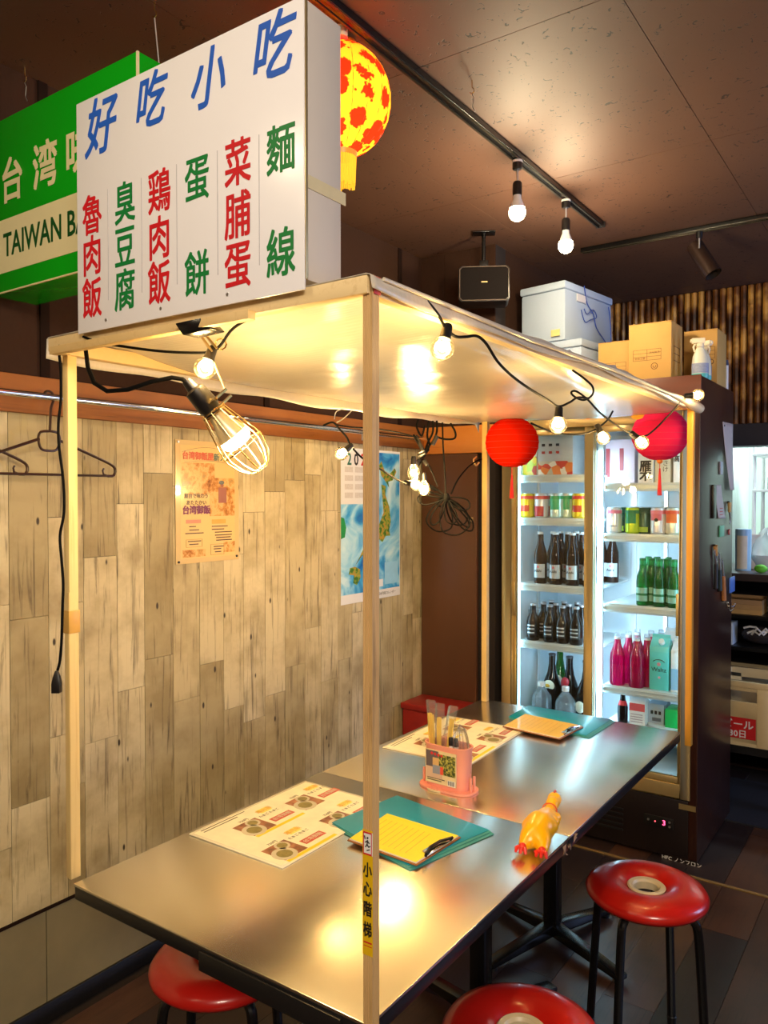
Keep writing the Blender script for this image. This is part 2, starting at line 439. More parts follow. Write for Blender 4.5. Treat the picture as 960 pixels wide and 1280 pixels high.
# ================================================================== THE ROOM
random.seed(7)
ZC = 2.66          # ceiling
YB = 3.27          # back wall
YK = 4.71          # kitchen wall
XR, YF = 4.5, -2.2
fl = struct('floor', MB().box(-0.1, XR, YF, 6.6, -0.12, -0.012), M_dark)
bx = MB().box(-0.5, 0.5, -0.5, 0.5, -0.5, 0.5).mesh('unit_piece', M_floor)
def pieces(name, me, parent, x0, x1, y0, y1, z0, z1, m=None):
    o = link(name, me, parent, ((x0 + x1) / 2, (y0 + y1) / 2, (z0 + z1) / 2)); o.scale = (x1 - x0, y1 - y0, z1 - z0); return o
for i in range(22):
    xa = 0.05 + i * 0.152
    ys = [0.5 - random.random() * 0.9]
    while ys[-1] < 3.9: ys.append(ys[-1] + 0.91)
    for a, b_ in zip(ys, ys[1:]):
        pieces('floor_plank', bx, fl, xa + 0.0008, xa + 0.1512, max(a, 0.3) + 0.0008, min(b_, 4.7) - 0.0008, -0.012, 0.0)
o = struct('floor_border', MB().box(-0.1, 3.39, YF, 0.3, -0.012, 0).box(3.395, XR, YF, 6.6, -0.012, 0).box(-0.1, 3.39, 4.7, 6.6, -0.012, 0), M_floor, fl)
struct('trim_1', MB().box(0.35, 2.6, 3.185, 3.2, 0.0005, 0.004), M_brass)

ce = struct('ceiling', MB().box(-0.1, XR, YF, 6.6, ZC + 0.012, ZC + 0.12), M_dark)
px_ = MB().box(-0.5, 0.5, -0.5, 0.5, -0.5, 0.5).mesh('ceiling_piece', M_ceil)
for i in range(-2, 4):
    for j in range(-5, 4):
        x0, y0 = 1.456 + i * 0.91, 1.81 + j * 0.91
        a, b_, c_, d_ = max(x0, -0.02), min(x0 + 0.91, XR), max(y0, YF), min(y0 + 0.91, YK)
        if b_ - a > 0.02 and d_ - c_ > 0.02:
            pieces('ceiling_panel', px_, ce, a + 0.001, b_ - 0.001, c_ + 0.001, d_ - 0.001, ZC, ZC + 0.012)

# left wall: backing, weathered planks, brown paper with battens, orange rail board, grey wainscot
wl = struct('wall_left', MB().box(-0.12, -0.008, YF, YK, 0, ZC), M_dark)
pl = MB().box(-0.5, 0.5, -0.5, 0.5, -0.5, 0.5).mesh('plank_piece', M_plank)
cols = [at(p, 700, x=0).y for p in (11, 60, 82, 104, 146, 180, 216, 249, 279, 304, 331, 356, 381, 401, 422, 440, 458, 475, 490, 503, 516)] + [YB]
while cols[0] > -0.9: cols.insert(0, cols[0] - random.choice((0.10, 0.13, 0.15)))
for i, (a, b_) in enumerate(zip(cols, cols[1:])):
    z = 0.325; st = [z]
    z += random.uniform(0.15, 0.7)
    if abs(a - at(11, 700, x=0).y) < 1e-4: z = 0.64
    while z < 1.70: st.append(z); z += random.uniform(0.5, 0.78)
    st.append(1.738)
    if st[-1] - st[-2] < 0.06: st.pop(-2)
    for s0, s1 in zip(st, st[1:]):
        t_ = random.uniform(0.0, 0.0012)
        pieces('wall_plank', pl, wl, -0.008, t_, a + 0.0009, b_ - 0.0009, s0 + 0.0007, s1 - 0.0007)
struct('plain_planking', MB().box(-0.008, 0, YF, cols[0], 0.325, 1.738), M_plank, wl)
ys = [-0.9 + k * 0.62 for k in range(8)]
yb_ = [at(55, 400, x=0).y]
while yb_[0] > -1.5: yb_.insert(0, yb_[0] - 0.9)
while yb_[-1] < 2.3: yb_.append(yb_[-1] + 0.9)
yb_.append(YB); yb_.insert(0, YF)
for a, b_ in zip(yb_, yb_[1:]):
    o = struct('wall_panel', MB().box(-0.008, 0.0, a + 0.004, b_ - 0.004, 1.80, ZC), M_brown, wl)
for a in yb_[1:-1]:
    struct('batten', MB().box(-0.008, 0.006, a - 0.014, a + 0.014, 1.80, ZC), M_brown_trim, wl, 0.001)
wp = [YF, at(58, 1160, x=0.004).y, YB]
for a, b_ in zip(wp, wp[1:]):
    struct('wainscot_panel', MB().box(-0.008, 0.004, a + 0.0015, b_ - 0.0015, 0, 0.325), M_conc, wl)
struct('wainscot_cap', MB().box(-0.008, 0.0065, YF, YB, 0.318, 0.326), M_brown_trim, wl)
struct('baseboard_left', MB().box(0.004, 0.014, YF, YB, 0, 0.055), M_black, None, 0.002)
struct('trim_2', MB().box(0.0, 0.022, YF, YB - 0.001, 1.728, 1.832), M_orange, None, 0.003)
# back wall with the brown panel
wb = struct('wall_back', MB().box(-0.12, 0.40, YB, YB + 0.1, 0, ZC), M_dark)
for a, b_, z0, z1 in ((0.0, 0.13, 1.80, ZC), (0.132, 0.27, 1.80, ZC), (0.272, 0.40, 1.80, ZC)):
    struct('wall_panel', MB().box(a, b_, YB - 0.008, YB, z0, z1), M_brown, wb)
bp_ = struct('door_1', MB().box(0.012, 0.315, YB - 0.022, YB - 0.001, 0.02, 1.70), M_brown_door, None, 0.003)
struct('door_catch', MB().box(0.285, 0.297, YB - 0.03, YB - 0.021, 1.38, 1.40).box(0.288, 0.294, YB - 0.034, YB - 0.03, 1.384, 1.40), M_gold, bp_, 0.001)
struct('trim_3', MB().box(0.022, 0.40, YB - 0.024, YB - 0.001, 1.702, 1.832), plank_mat('orange_pine_back', [srgb(204, 122, 46)] * 3 + [srgb(214, 140, 64)], srgb(140, 66, 24), axis='x', rough=0.4, stain=0.5, streak=False), None, 0.003)
struct('wall_alcove', MB().box(0.28, 0.40, YB + 0.1, YK, 0, ZC), M_brown)
struct('wall_right', MB().box(XR, XR + 0.1, YF, 6.6, 0, ZC), mat('tan_plaster', srgb(150, 120, 96), 0.8))
struct('wall_front', MB().box(-0.12, XR, YF - 0.1, YF, 0, ZC), mat('brown_plaster', srgb(120, 88, 70), 0.8))

# kitchen wall: bamboo facing over a serving hatch
wk = struct('wall_kitchen', MB().box(0.28, XR, YK, YK + 0.1, 1.90, ZC).box(0.28, 1.02, YK, YK + 0.1, 0, 1.9).box(2.7, XR, YK, YK + 0.1, 0, 1.9), M_dark)
struct('hatch_lintel', MB().box(0.95, 2.75, YK - 0.05, YK + 0.12, 1.775, 1.897), mat('slate_beam', srgb(58, 56, 66), 0.5), wk, 0.004)
def culm(seed):
    random.seed(seed)
    prof = []; z = 0.0
    nodes = sorted([random.uniform(0.08, 0.68) for _ in range(3)])
    r = 0.0165
    zs = [(0, r)]
    for n_ in nodes:
        zs += [(n_ - 0.006, r), (n_ - 0.001, r + 0.0016), (n_ + 0.001, r - 0.001), (n_ + 0.006, r)]
    zs += [(0.757, r)]
    zs = sorted(set(zs)); 
    return MB().lathe([(b_, a) for a, b_ in zs], 8).mesh('bamboo_pole', M_bamboo)
cm = [culm(k) for k in range(5)]
random.seed(3)
x = 0.42; k = 0
while x < 2.74:
    o = link('bamboo_pole', cm[k % 5], wk, (x, YK - 0.018, 1.90)); s_ = random.uniform(0.9, 1.06); o.scale = (s_, s_, 1); k += 1
    x += 0.0365 * random.uniform(0.97, 1.06)

# kitchen beyond the hatch
struct('wall_kitchen_back', MB().box(0.28, XR, 6.0, 6.1, 0, ZC), mat('pale_green_tile_wall', srgb(196, 214, 200), 0.3, var=0.05))
struct('wall_kitchen_left', MB().box(0.9, 1.0, YK + 0.1, 6.0, 0, ZC), mat('white_kitchen_wall', srgb(214, 224, 218), 0.5))
# counter unit under the hatch
cu = thing('serving_counter', 'black open-shelved serving counter under the kitchen hatch', 'counter', (1.85, 4.65, 0))
M_ctop = mat('dark_counter_top', srgb(70, 60, 60), 0.3)
part('countertop', MB().box(1.02, 2.7, 4.42, 5.05, 1.055, 1.095), M_ctop, cu, True, 0.003)
part('carcass', MB().box(1.02, 1.05, 4.5, 4.95, 0, 1.055).box(2.67, 2.7, 4.5, 4.95, 0, 1.055).box(1.05, 2.67, 4.93, 4.95, 0, 1.055), M_black, cu, True)
for z in (0.2345, 0.70, 0.87):
    part('shelf', MB().box(1.05, 2.67, 4.47, 4.93, z - 0.02, z), M_black, cu, True, 0.002)
struct('floor_mat', MB().box(1.0, 2.8, 3.84, 4.44, 0.0005, 0.008), mat('dark_blue_mat', srgb(34, 35, 44), 0.8, var=0.4, scale=150, bump=0.5)); bpy.data.objects['floor_mat'].name = 'trim_4'

def crate(name, x0, y0, z0, col, label, back=False):
    t = thing(name, label, 'crate', (x0, y0, z0))
    m_ = mat('crate_plastic', col, 0.45, var=0.06)
    W, D, H = 0.44, 0.34, 0.31
    mb = MB()
    mb.box(0, W, 0, D, 0, 0.015)
    for (a, b_, c_, d_) in ((0, W, 0, 0.012), (0, W, D - 0.012, D), (0, 0.012, 0.012, D - 0.012), (W - 0.012, W, 0.012, D - 0.012)):
        mb.box(a, b_, c_, d_, 0.0, 0.21)
        mb.box(a, b_, c_, d_, 0.262, H)
    for a in (0, W / 2 - 0.03, W - 0.06): mb.box(a, a + 0.06, -0.004, 0.012, 0.0, H); mb.box(a, a + 0.06, D - 0.012, D + 0.004, 0, H)
    for a in (0, D - 0.06): mb.box(-0.004, 0.012, a, a + 0.06, 0, H); mb.box(W - 0.012, W + 0.004, a, a + 0.06, 0, H)
    part('crate_body', mb, m_, t, False, 0.002)
    part('rim', MB().box(-0.008, W + 0.008, -0.008, 0.014, H - 0.03, H).box(-0.008, W + 0.008, D - 0.014, D + 0.008, H - 0.03, H).box(-0.008, 0.014, 0.014, D - 0.014, H - 0.03, H).box(W - 0.014, W + 0.008, 0.014, D - 0.014, H - 0.03, H), m_, t, False, 0.003)
    return t
xc = at(958, 890, y=4.49).x
c1 = crate('beer_crate', xc - 0.30, 4.36, 0.2 - 0.0, srgb(222, 202, 158), 'cream plastic beer crate with red printed label, below the counter')
c1.location.z = 0.0
c1.location = (at(945, 910, y=4.03).x - 0.186, 4.03, 0.306)
lb = part('crate_label', MB().box(0.03, 0.186, -0.0062, -0.0045, 0.035, 0.135), mat('crate_label_red', srgb(206, 28, 30), 0.5), c1, False, 0, label='red printed label')
lettering('ビール', 0.046, fr((0.108, -0.0066, 0.10), (1, 0, 0), (0, 0, 1)), M_white, lb, w=False, weight=0.02)
lettering('30日', 0.040, fr((0.108, -0.0066, 0.055), (1, 0, 0), (0, 0, 1)), M_white, lb, w=False, weight=0.02)
c0 = crate('beer_crate', 0, 0, 0, srgb(188, 168, 128), 'worn tan crate at the back, standing behind the labelled cream crate')
c0.location = (1.08, 4.50, 0.235)
st_ = solo('low_stand', MB().box(1.0, 1.62, 4.03, 4.37, 0.266, 0.304).box(1.01, 1.05, 4.04, 4.08, 0.009, 0.266).box(1.57, 1.61, 4.04, 4.08, 0.009, 0.266).box(1.01, 1.05, 4.32, 4.36, 0.009, 0.266).box(1.57, 1.61, 4.32, 4.36, 0.009, 0.266), M_black, 'low black stand carrying the labelled cream beer crate', 'stand', (1.25, 4.2, 0.008))
# things on the shelves
for k in range(3):
    M_tray = mat('tray_wood', srgb(200 - 12 * k, 156 - 10 * k, 92), 0.5)
    solo('wooden_tray', MB().box(1.12, 1.335, 4.50, 4.74, 0.871 + k * 0.026, 0.880 + k * 0.026).box(1.12, 1.335, 4.50, 4.508, 0.880 + k * 0.026, 0.896 + k * 0.026).box(1.12, 1.335, 4.732, 4.74, 0.880 + k * 0.026, 0.896 + k * 0.026).box(1.12, 1.128, 4.508, 4.732, 0.880 + k * 0.026, 0.896 + k * 0.026).box(1.327, 1.335, 4.508, 4.732, 0.880 + k * 0.026, 0.896 + k * 0.026), M_tray,
         ['wooden tray at the bottom of the stack on the counter shelf', 'wooden tray in the middle of the stack on the counter shelf', 'wooden tray at the top of the stack on the counter shelf'][k], 'tray', (1.22, 4.62, 0.871 + k * 0.026), 'wooden trays under the counter')
solo('grey_tub', MB().lathe([(0, 0.871), (0.05, 0.871), (0.058, 0.98), (0.055, 0.98), (0.047, 0.876), (0, 0.876)], 16, Matrix.Translation((1.405, 4.60, 0))), mat('grey_tub_plastic', srgb(120, 120, 130), 0.4), 'grey plastic tub beside the stacked wooden trays', 'tub', (1.405, 4.6, 0.871))
solo('white_box', MB().box(1.10, 1.195, 4.50, 4.62, 0.701, 0.82), mat('pale_blue_box', srgb(190, 206, 220), 0.5), 'pale blue box at the left of the middle counter shelf', 'box', (1.15, 4.56, 0.701), bevel=0.003)
g_ = thing('bag_of_cables', 'dark clear bag with white cords spilling out on the middle counter shelf', 'bag', (1.31, 4.58, 0.701))
part('bag', MB().ball((1.31, 4.60, 0.752), 0.07, 12, (1.35, 0.9, 0.7)), mat('dark_bag', srgb(60, 54, 56), 0.25), g_, True)
random.seed(5)
for k in range(3):
    p = [Vector((1.24 + 0.02 * k + 0.03 * i, 4.525 + random.uniform(-0.01, 0.02), 0.775 + random.uniform(-0.02, 0.03))) for i in range(6)]
    part('white_cord', MB().tube(p, 0.006, 6), M_white, g_, True)

# things seen through the hatch
ks = thing('kitchen_shelf', 'white metal shelf rack hanging in the bright kitchen', 'shelf', (1.5, 5.4, 1.3))
for z in (1.54, 1.76):
    part('shelf_board', MB().box(1.15, 2.3, 5.25, 5.6, z - 0.015, z), M_white, ks, True, 0.002)
for xx, yy in ((1.16, 5.27), (2.28, 5.27), (1.16, 5.58), (2.28, 5.58)):
    part('post', MB().cyl((xx, yy, 0.0), (xx, yy, 1.9), 0.012), M_white, ks, True)
ks.location.z = 0; 
for c_ in ks.children:
    me = c_.data
    me.transform(Matrix.Translation((0, 0, 1.3)))
def jar(x, y, z, r, h, col, lidcol, label, cat='jar', group=None, name='storage_jar'):
    t = thing(name, label, cat, (x, y, z), group=group)
    part('jar_body', MB().lathe([(0, 0), (r, 0), (r, h * 0.8), (r * 0.8, h * 0.86), (0, h * 0.86)], 14), mat('jar_' + label[:9], col, 0.25), t)
    part('lid', MB().lathe([(0, h * 0.86), (r * 0.85, h * 0.86), (r * 0.85, h), (0, h)], 14), mat('lid_' + label[:9], lidcol, 0.3), t)
jar(1.365, 5.33, 1.54, 0.045, 0.13, srgb(70, 40, 90), srgb(40, 40, 44), 'dark purple lidded jar on the lower kitchen shelf')
jar(1.48, 5.33, 1.54, 0.052, 0.14, srgb(40, 46, 60), srgb(30, 32, 36), 'black lidded jar beside the purple one on the lower kitchen shelf')
jar(1.26, 5.33, 1.54, 0.035, 0.09, srgb(150, 170, 180), srgb(60, 90, 120), 'small grey-blue jar at the left end of the lower kitchen shelf')
jar(1.66, 5.36, 1.54, 0.06, 0.15, srgb(190, 210, 215), srgb(210, 225, 230), 'pale clear tub on the lower kitchen shelf')
solo('food_pack', MB().box(1.36, 1.56, 5.3, 5.45, 1.761, 1.80), mat('blue_pack', srgb(110, 160, 210), 0.4), 'flat blue packet on the upper kitchen shelf', 'packet', (1.46, 5.37, 1.761), bevel=0.006)
solo('food_pack', MB().box(1.24, 1.33, 5.3, 5.45, 1.761, 1.81), mat('yellow_pack', srgb(220, 196, 120), 0.4), 'small yellow packet on the upper kitchen shelf', 'packet', (1.28, 5.37, 1.761), bevel=0.006)
xk = at(929, 690, y=4.62).x
cdp = thing('tall_canister', 'tall white canister with blue side band on the hatch counter', 'canister', (xk, 4.62, 1.095))
part('canister_body', MB().lathe([(0, 0), (0.04, 0), (0.042, 0.21), (0.04, 0.225), (0, 0.225)], 18), mat('canister_blue', srgb(150, 190, 220), 0.35), cdp)
part('canister_label', MB().lathe([(0.0428, 0.01), (0.0434, 0.19)], 10, None, -2.2, -0.9), mat('canister_cream', srgb(232, 218, 196), 0.4), cdp, label='cream printed side')
xk = at(941, 690, y=4.75).x
solo('paper_cup', MB().lathe([(0, 1.096), (0.032, 1.096), (0.042, 1.275), (0.045, 1.285), (0.041, 1.285), (0.03, 1.10), (0, 1.10)], 18, Matrix.Translation((xk, 4.76, 0))), mat('pale_pink_cup', srgb(232, 214, 208), 0.5), 'tall pale cup standing behind the blue and white canister', 'cup', (xk, 4.76, 1.096))
xk = at(953, 690, y=4.72).x
bw = thing('white_bowl', 'white bowl heaped with plastic bags on the hatch counter', 'bowl', (xk + 0.02, 4.76, 1.095))
part('bowl', MB().lathe([(0, 0), (0.05, 0), (0.095, 0.08), (0.09, 0.08), (0.048, 0.006), (0, 0.006)], 20), M_whitep, bw)
mbg = MB()
def _fn(u, v):
    a = 2 * PI * u; b_ = PI * 0.5 * v
    r = 0.085 * math.cos(b_) * (1 + 0.16 * math.sin(5 * a + 3 * v)); return Vector((r * math.cos(a), r * math.sin(a), 0.07 + 0.14 * math.sin(b_) * (1 + 0.15 * math.cos(4 * a))))
part('plastic_bag', mbg.grid(_fn, 30, 8), glassy('white_bag_film', (0.9, 0.95, 0.95), 0.8, (0.85, 0.9, 0.9), 0.6, rough=0.2), bw)
xk = at(951, 705, y=4.5).x
solo('green_sponge', MB().ball((xk, 4.50, 1.118), 0.03, 12, (1.1, 0.8, 0.75)), mat('green_sponge', srgb(110, 210, 60), 0.7), 'bright green scrubbing sponge on the hatch counter edge', 'sponge', (xk, 4.5, 1.095))
solo('hanging_ladle', MB().tube([(1.40, 5.28, 1.50), (1.40, 5.26, 1.46), (1.415, 5.25, 1.44), (1.44, 5.25, 1.44), (1.45, 5.25, 1.47), (1.43, 5.25, 1.49)], 0.004, 6).tube([(1.36, 5.26, 1.50), (1.35, 5.25, 1.45), (1.37, 5.25, 1.43), (1.39, 5.25, 1.45)], 0.004, 6), M_black, 'black wire hooks hanging below the kitchen shelf', 'hook', (1.4, 5.26, 1.44))

# ceiling hooks with wires
for k, (p, q) in enumerate((((13 * 1.0 + 10, 90), (20, 130)), ((196, 10), (199, 82)), ((590, 100), (592, 122)))):
    a = at(*p, z=ZC) if k != 1 else at(193, 2, z=ZC)
    a.x = max(a.x, 0.03)
    t = thing('ceiling_hook', ['small bent wire hook on the ceiling above the green sign', 'ceiling hook with hanging wire behind the white menu sign', 'small loose hook hanging from the ceiling beside the lamp track'][k], 'hook', a)
    part('screw_eye', MB().tube([(0, 0, 0), (0, 0, -0.02), (0.006, 0, -0.026), (0.006, 0, -0.034), (-0.002, 0, -0.038), (-0.006, 0, -0.032)], 0.0016, 6), M_brassw, t)
    if k == 1:
        part('wire', MB().tube([(0, 0, -0.036), (0.0, 0.01, -0.12), (0, 0.02, -0.205)], 0.0016, 6), M_alu, t)
    else:
        part('wire', MB().tube([(-0.002, 0, -0.036), (0.006, 0.0, -0.05), (0.002, 0, -0.075), (0.01, 0, -0.09)], 0.0012, 6), M_alu, t)

# ================================================================== TABLES
TX0, TX1 = 0.617, 1.372
YN, YS, YE = 0.942, 1.745, 2.737
M_steel_edge = mat('steel_edge', (0.7, 0.66, 0.58), 0.25, 1.0, var=0.05)
def table(name, label, y0, y1, ped, rz):
    t = thing(name, label, 'table', ((TX0 + TX1) / 2, (y0 + y1) / 2, 0), group='steel topped tables joined end to end')
    part('tabletop', MB().box(TX0, TX1, y0, y1, 0.694, 0.700), M_steel, t, True, 0.0015)
    part('edge_band', MB().box(TX0 + 0.002, TX1 - 0.002, y0 + 0.002, y1 - 0.002, 0.667, 0.694), M_black, t, True, 0.002)
    part('under_frame', MB().box(TX0 + 0.08, TX1 - 0.08, y0 + 0.1, y0 + 0.14, 0.63, 0.667).box(TX0 + 0.08, TX1 - 0.08, y1 - 0.14, y1 - 0.1, 0.63, 0.667), M_blackm, t, True, 0.002)
    for (cx, cy) in ped:
        p_ = part('pedestal', MB().box(cx - 0.024, cx + 0.024, cy - 0.024, cy + 0.024, 0.06, 0.667, None), M_blackm, t, True, 0.004)
        for k in range(4):
            a = rz + k * PI / 2
            d = Vector((math.cos(a), math.sin(a), 0))
            c = Vector((cx, cy, 0))
            mb = MB()
            A, B = c + d * 0.0 + Vector((0, 0, 0.072)), c + d * 0.29 + Vector((0, 0, 0.030))
            s = Vector((-d.y, d.x, 0)) * 0.021
            mb.add([A - s, A + s, B + s, B - s, A - s - Vector((0, 0, 0.042)), A + s - Vector((0, 0, 0.042)), B + s - Vector((0, 0, 0.016)), B - s - Vector((0, 0, 0.016))],
                   [(0, 1, 2, 3), (7, 6, 5, 4), (0, 4, 5, 1), (1, 5, 6, 2), (2, 6, 7, 3), (3, 7, 4, 0)])
            ft = link('foot', mb.mesh('foot', M_blackm, wloc(p_), 0.004), p_)
            pad = MB().cyl(c + d * 0.27 + Vector((0, 0, 0.0)), c + d * 0.27 + Vector((0, 0, 0.016)), 0.014)
            link('glide', pad.mesh('glide', M_black, wloc(p_), 0), p_)
    return t
t1 = table('steel_table', 'near steel-topped table with black edge carrying the front post of the stall', YN, YS - 0.002, [(0.995, 1.34)], R(20))
t2 = table('steel_table', 'far steel-topped table reaching toward the drinks fridge', YS + 0.002, YE, [(1.03, 2.46), (1.04, 1.93)], R(-20))
part('corner_bracket', MB().box(1.00, 1.32, YN - 0.004, YN + 0.002, 0.655, 0.690), M_black, t1, True, 0.001)
# chipped laminate where the two tables meet
random.seed(11)
ch = MB()
for k in range(9):
    a = Vector((TX1 + 0.001, YS + random.uniform(-0.05, 0.03), random.uniform(0.664, 0.69)))
    ch.add([a, a + Vector((0.003, random.uniform(-.014, .014), random.uniform(-.01, .01))), a + Vector((0.001, random.uniform(-.018, .018), random.uniform(-.012, .008))), a + Vector((-0.003, 0.004, 0.004))], [(0, 1, 2), (0, 2, 3), (0, 3, 1), (1, 3, 2)])
part('chipped_edge', ch, mat('chipped_board', srgb(150, 120, 96), 0.8), t1, True, label='broken splintered edge at the joint')

# ================================================================== STALL CANOPY
ZP = 1.815
stall = thing('stall_canopy', 'pale vinyl-covered wooden stall canopy on four posts around the joined tables', 'canopy', (0.995, 1.84, 0.70))
ft_l = TX1 - 0.010
front = part('post', MB(), M_reed, stall) if False else None
# front post: reeded square moulding, standing in front of the near right corner
def reeded(cx, cy, wd, z0, z1):
    n = 5; pts = []
    h = wd / 2
    pts += [(-h, h), (-h, -h)]
    for i in range(n):                      # grooves on the -y face
        a = -h + wd * i / n; b_ = -h + wd * (i + 1) / n
        if i: pts.append((a + 0.0004, -h))
        pts += [(b_ - 0.0014, -h), (b_ - 0.0007, -h + 0.0012)] if i < n - 1 else []
    pts += [(h, -h)]
    for i in range(1, n):                   # and the +x face
        b_ = -h + wd * i / n
        pts += [(h, b_ - 0.0007), (h - 0.0012, b_), (h, b_ + 0.0007)]
    pts += [(h, h)]
    return MB().prism(pts, z1 - z0, Matrix.Translation((cx, cy, z0)))
PW_ = 0.0170
FPX, FPY = at(464, 1000, y=YN - 0.012).x, YN - 0.012
part('post', reeded(FPX, FPY, PW_, 0.0, ZP + 0.005), M_reed, stall, True, ang=25, label='reeded brown front post')
lp = at(91, 700, y=YN + 0.03)
LPX, LPY = at(90.5, 900, y=YN + 0.018).x, YN + 0.018
part('post', MB().box(LPX - 0.0095, LPX + 0.0095, LPY - 0.0105, LPY + 0.0105, 0.7003, ZP), M_pine, stall, True, 0.001)
part('post', MB().box(LPX + 0.000, LPX + 0.0097, LPY - 0.012, LPY - 0.0106, 0.7003, 1.30), M_pine, stall, True, 0.0004, label='thin batten on the left post')
BLX = at(607, 700, y=YE - 0.02).x
BRX = at(859.5, 700, y=YE + 0.015).x
BRX += 0.008
part('post', MB().box(BLX - 0.011, BLX + 0.011, YE - 0.032, YE - 0.010, 0.7003, ZP), M_pine, stall, True, 0.001)
part('post', MB().box(BRX - 0.010, BRX + 0.010, YE + 0.003, YE + 0.027, 0.655, ZP), M_goldo, stall, True, 0.001, label='orange far right post')
XL, XRR = TX0 - 0.016, TX1 - 0.002
part('beam', MB().box(XL - 0.012, XRR + 0.02, YN - 0.028, YN - 0.004, ZP - 0.022, ZP + 0.004), M_pinex, stall, True, 0.001)
part('beam', MB().box(XL - 0.012, XRR + 0.02, YE - 0.004, YE + 0.02, ZP - 0.024, ZP), M_pinex, stall, True, 0.001)
part('beam', MB().box(XL - 0.012, XL + 0.012, YN - 0.003, YE - 0.005, ZP - 0.026, ZP + 0.002), M_pinex, stall, True, 0.001)
part('beam', MB().box(XRR + 0.004, XRR + 0.024, YN - 0.003, YE - 0.005, ZP - 0.024, ZP + 0.002), M_pinex, stall, True, 0.001)
part('sign_ledger', MB().box(XL + 0.02, XRR - 0.2, YN - 0.046, YN - 0.029, ZP - 0.034, ZP - 0.019), M_pinex, stall, True, 0.001)
# knot of red tape and tape bands
part('tape_band', MB().box(LPX - 0.0115, LPX + 0.0115, LPY - 0.0135, LPY + 0.0125, 1.215, 1.262), M_tape, stall, True, 0.0008, label='creased brown tape round the left post')
part('red_tape', MB().box(FPX + PW_ / 2 + 0.0005, FPX + PW_ / 2 + 0.0018, FPY - 0.006, FPY + 0.010, ZP - 0.022, ZP + 0.004), mat('red_tape', srgb(190, 40, 30), 0.5), stall, True, 0.0005, label='red tape scrap at the front post head')

def vinyl():
    m, t, out = nt('milky_vinyl_sheet')
    g = N(t, 'ShaderNodeNewGeometry')
    wv = N(t, 'ShaderNodeTexWave', i_Scale=26.0, wave_type='BANDS', bands_direction='Y'); wv.inputs['Distortion'].default_value = 0.4
    t.links.new(g.outputs['Position'], wv.inputs['Vector'])
    bp = N(t, 'ShaderNodeBump', i_Strength=0.25, i_Distance=0.001); t.links.new(wv.outputs['Fac'], bp.inputs['Height'])
    n = N(t, 'ShaderNodeTexNoise', i_Scale=4, i_Detail=3); t.links.new(g.outputs['Position'], n.inputs['Vector'])
    bp2 = N(t, 'ShaderNodeBump', i_Strength=0.5, i_Distance=0.03); t.links.new(n.outputs['Fac'], bp2.inputs['Height']); t.links.new(bp.outputs[0], bp2.inputs['Normal'])
    col = c4(srgb(238, 228, 210))
    d = N(t, 'ShaderNodeBsdfDiffuse', i_Color=col); tl = N(t, 'ShaderNodeBsdfTranslucent', i_Color=col)
    a = N(t, 'ShaderNodeMixShader', i_0=0.35); t.links.new(d.outputs[0], a.inputs[1]); t.links.new(tl.outputs[0], a.inputs[2])
    gl = N(t, 'ShaderNodeBsdfGlossy', i_Roughness=0.22); f = N(t, 'ShaderNodeFresnel', i_IOR=1.5)
    e = N(t, 'ShaderNodeMixShader'); t.links.new(f.outputs[0], e.inputs[0]); t.links.new(a.outputs[0], e.inputs[1]); t.links.new(gl.outputs[0], e.inputs[2])
    for q in (d, tl, gl): t.links.new(bp2.outputs[0], q.inputs['Normal'])
    t.links.new(e.outputs[0], out.inputs[0])
    return m
M_vinyl = vinyl()
random.seed(2)
def sheet(u, v):
    # u across (left flap .. right flap), v along
    y = YN - 0.030 + v * (YE + 0.055 - YN)
    W0, W1 = XL - 0.014, XRR + 0.027
    fl_ = 0.042 + 0.018 * math.sin(v * PI) + 0.004 * math.sin(v * 31)      # left flap drop
    fr_ = 0.022 + 0.006 * math.sin(v * 9) + 0.004 * math.sin(v * 23)
    L = fl_ + (W1 - W0) + fr_; s = u * L
    top = ZP + 0.006
    if s < fl_: x, z = W0 - 0.003 * (1 - s / fl_), top - (fl_ - s)
    elif s > L - fr_: x, z = W1 + 0.004 * (s - L + fr_) / fr_, top - (s - L + fr_)
    else:
        x = W0 + s - fl_; q = (s - fl_) / (W1 - W0)
        ed = min(1, q / 0.03) * min(1, (1 - q) / 0.10) * min(1, max(0, (v - 0.10) / 0.18)) * min(1, max(0, (1 - v) / 0.02))
        z = top - 0.033 * ed * (2 - ed) - 0.012 * (math.sin(PI * q) ** 0.6) * (math.sin(PI * min(1, max(0, v))) ** 0.5) + 0.004 * math.sin(v * 14 + q * 5) * math.sin(PI * q)
        z += 0.022 * math.exp(-((q - 0.97) / 0.05) ** 2 - ((v - 0.62) / 0.1) ** 2) + 0.012 * math.exp(-((q - 0.95) / 0.08) ** 2 - ((v - 0.36) / 0.07) ** 2)
    if v > 0.985: z -= 0.03 * ((v - 0.985) / 0.015)
    return Vector((x, y, z))
mb = MB().grid(sheet, 90, 120)
me = mb.mesh('vinyl_sheet', M_vinyl, wloc(stall), 0, 60)
sh = link('vinyl_sheet', me, stall)
so = sh.modifiers.new('s', 'SOLIDIFY'); so.thickness = 0.0009
part('rolled_hem', MB().tube([(XRR + 0.022, YE - 0.35, ZP - 0.0), (XRR + 0.030, YE - 0.12, ZP - 0.006), (XRR + 0.034, YE + 0.03, ZP - 0.014), (XRR + 0.036, YE + 0.075, ZP - 0.016)], [0.006, 0.012, 0.019, 0.017], 14), M_vinyl, stall, True)
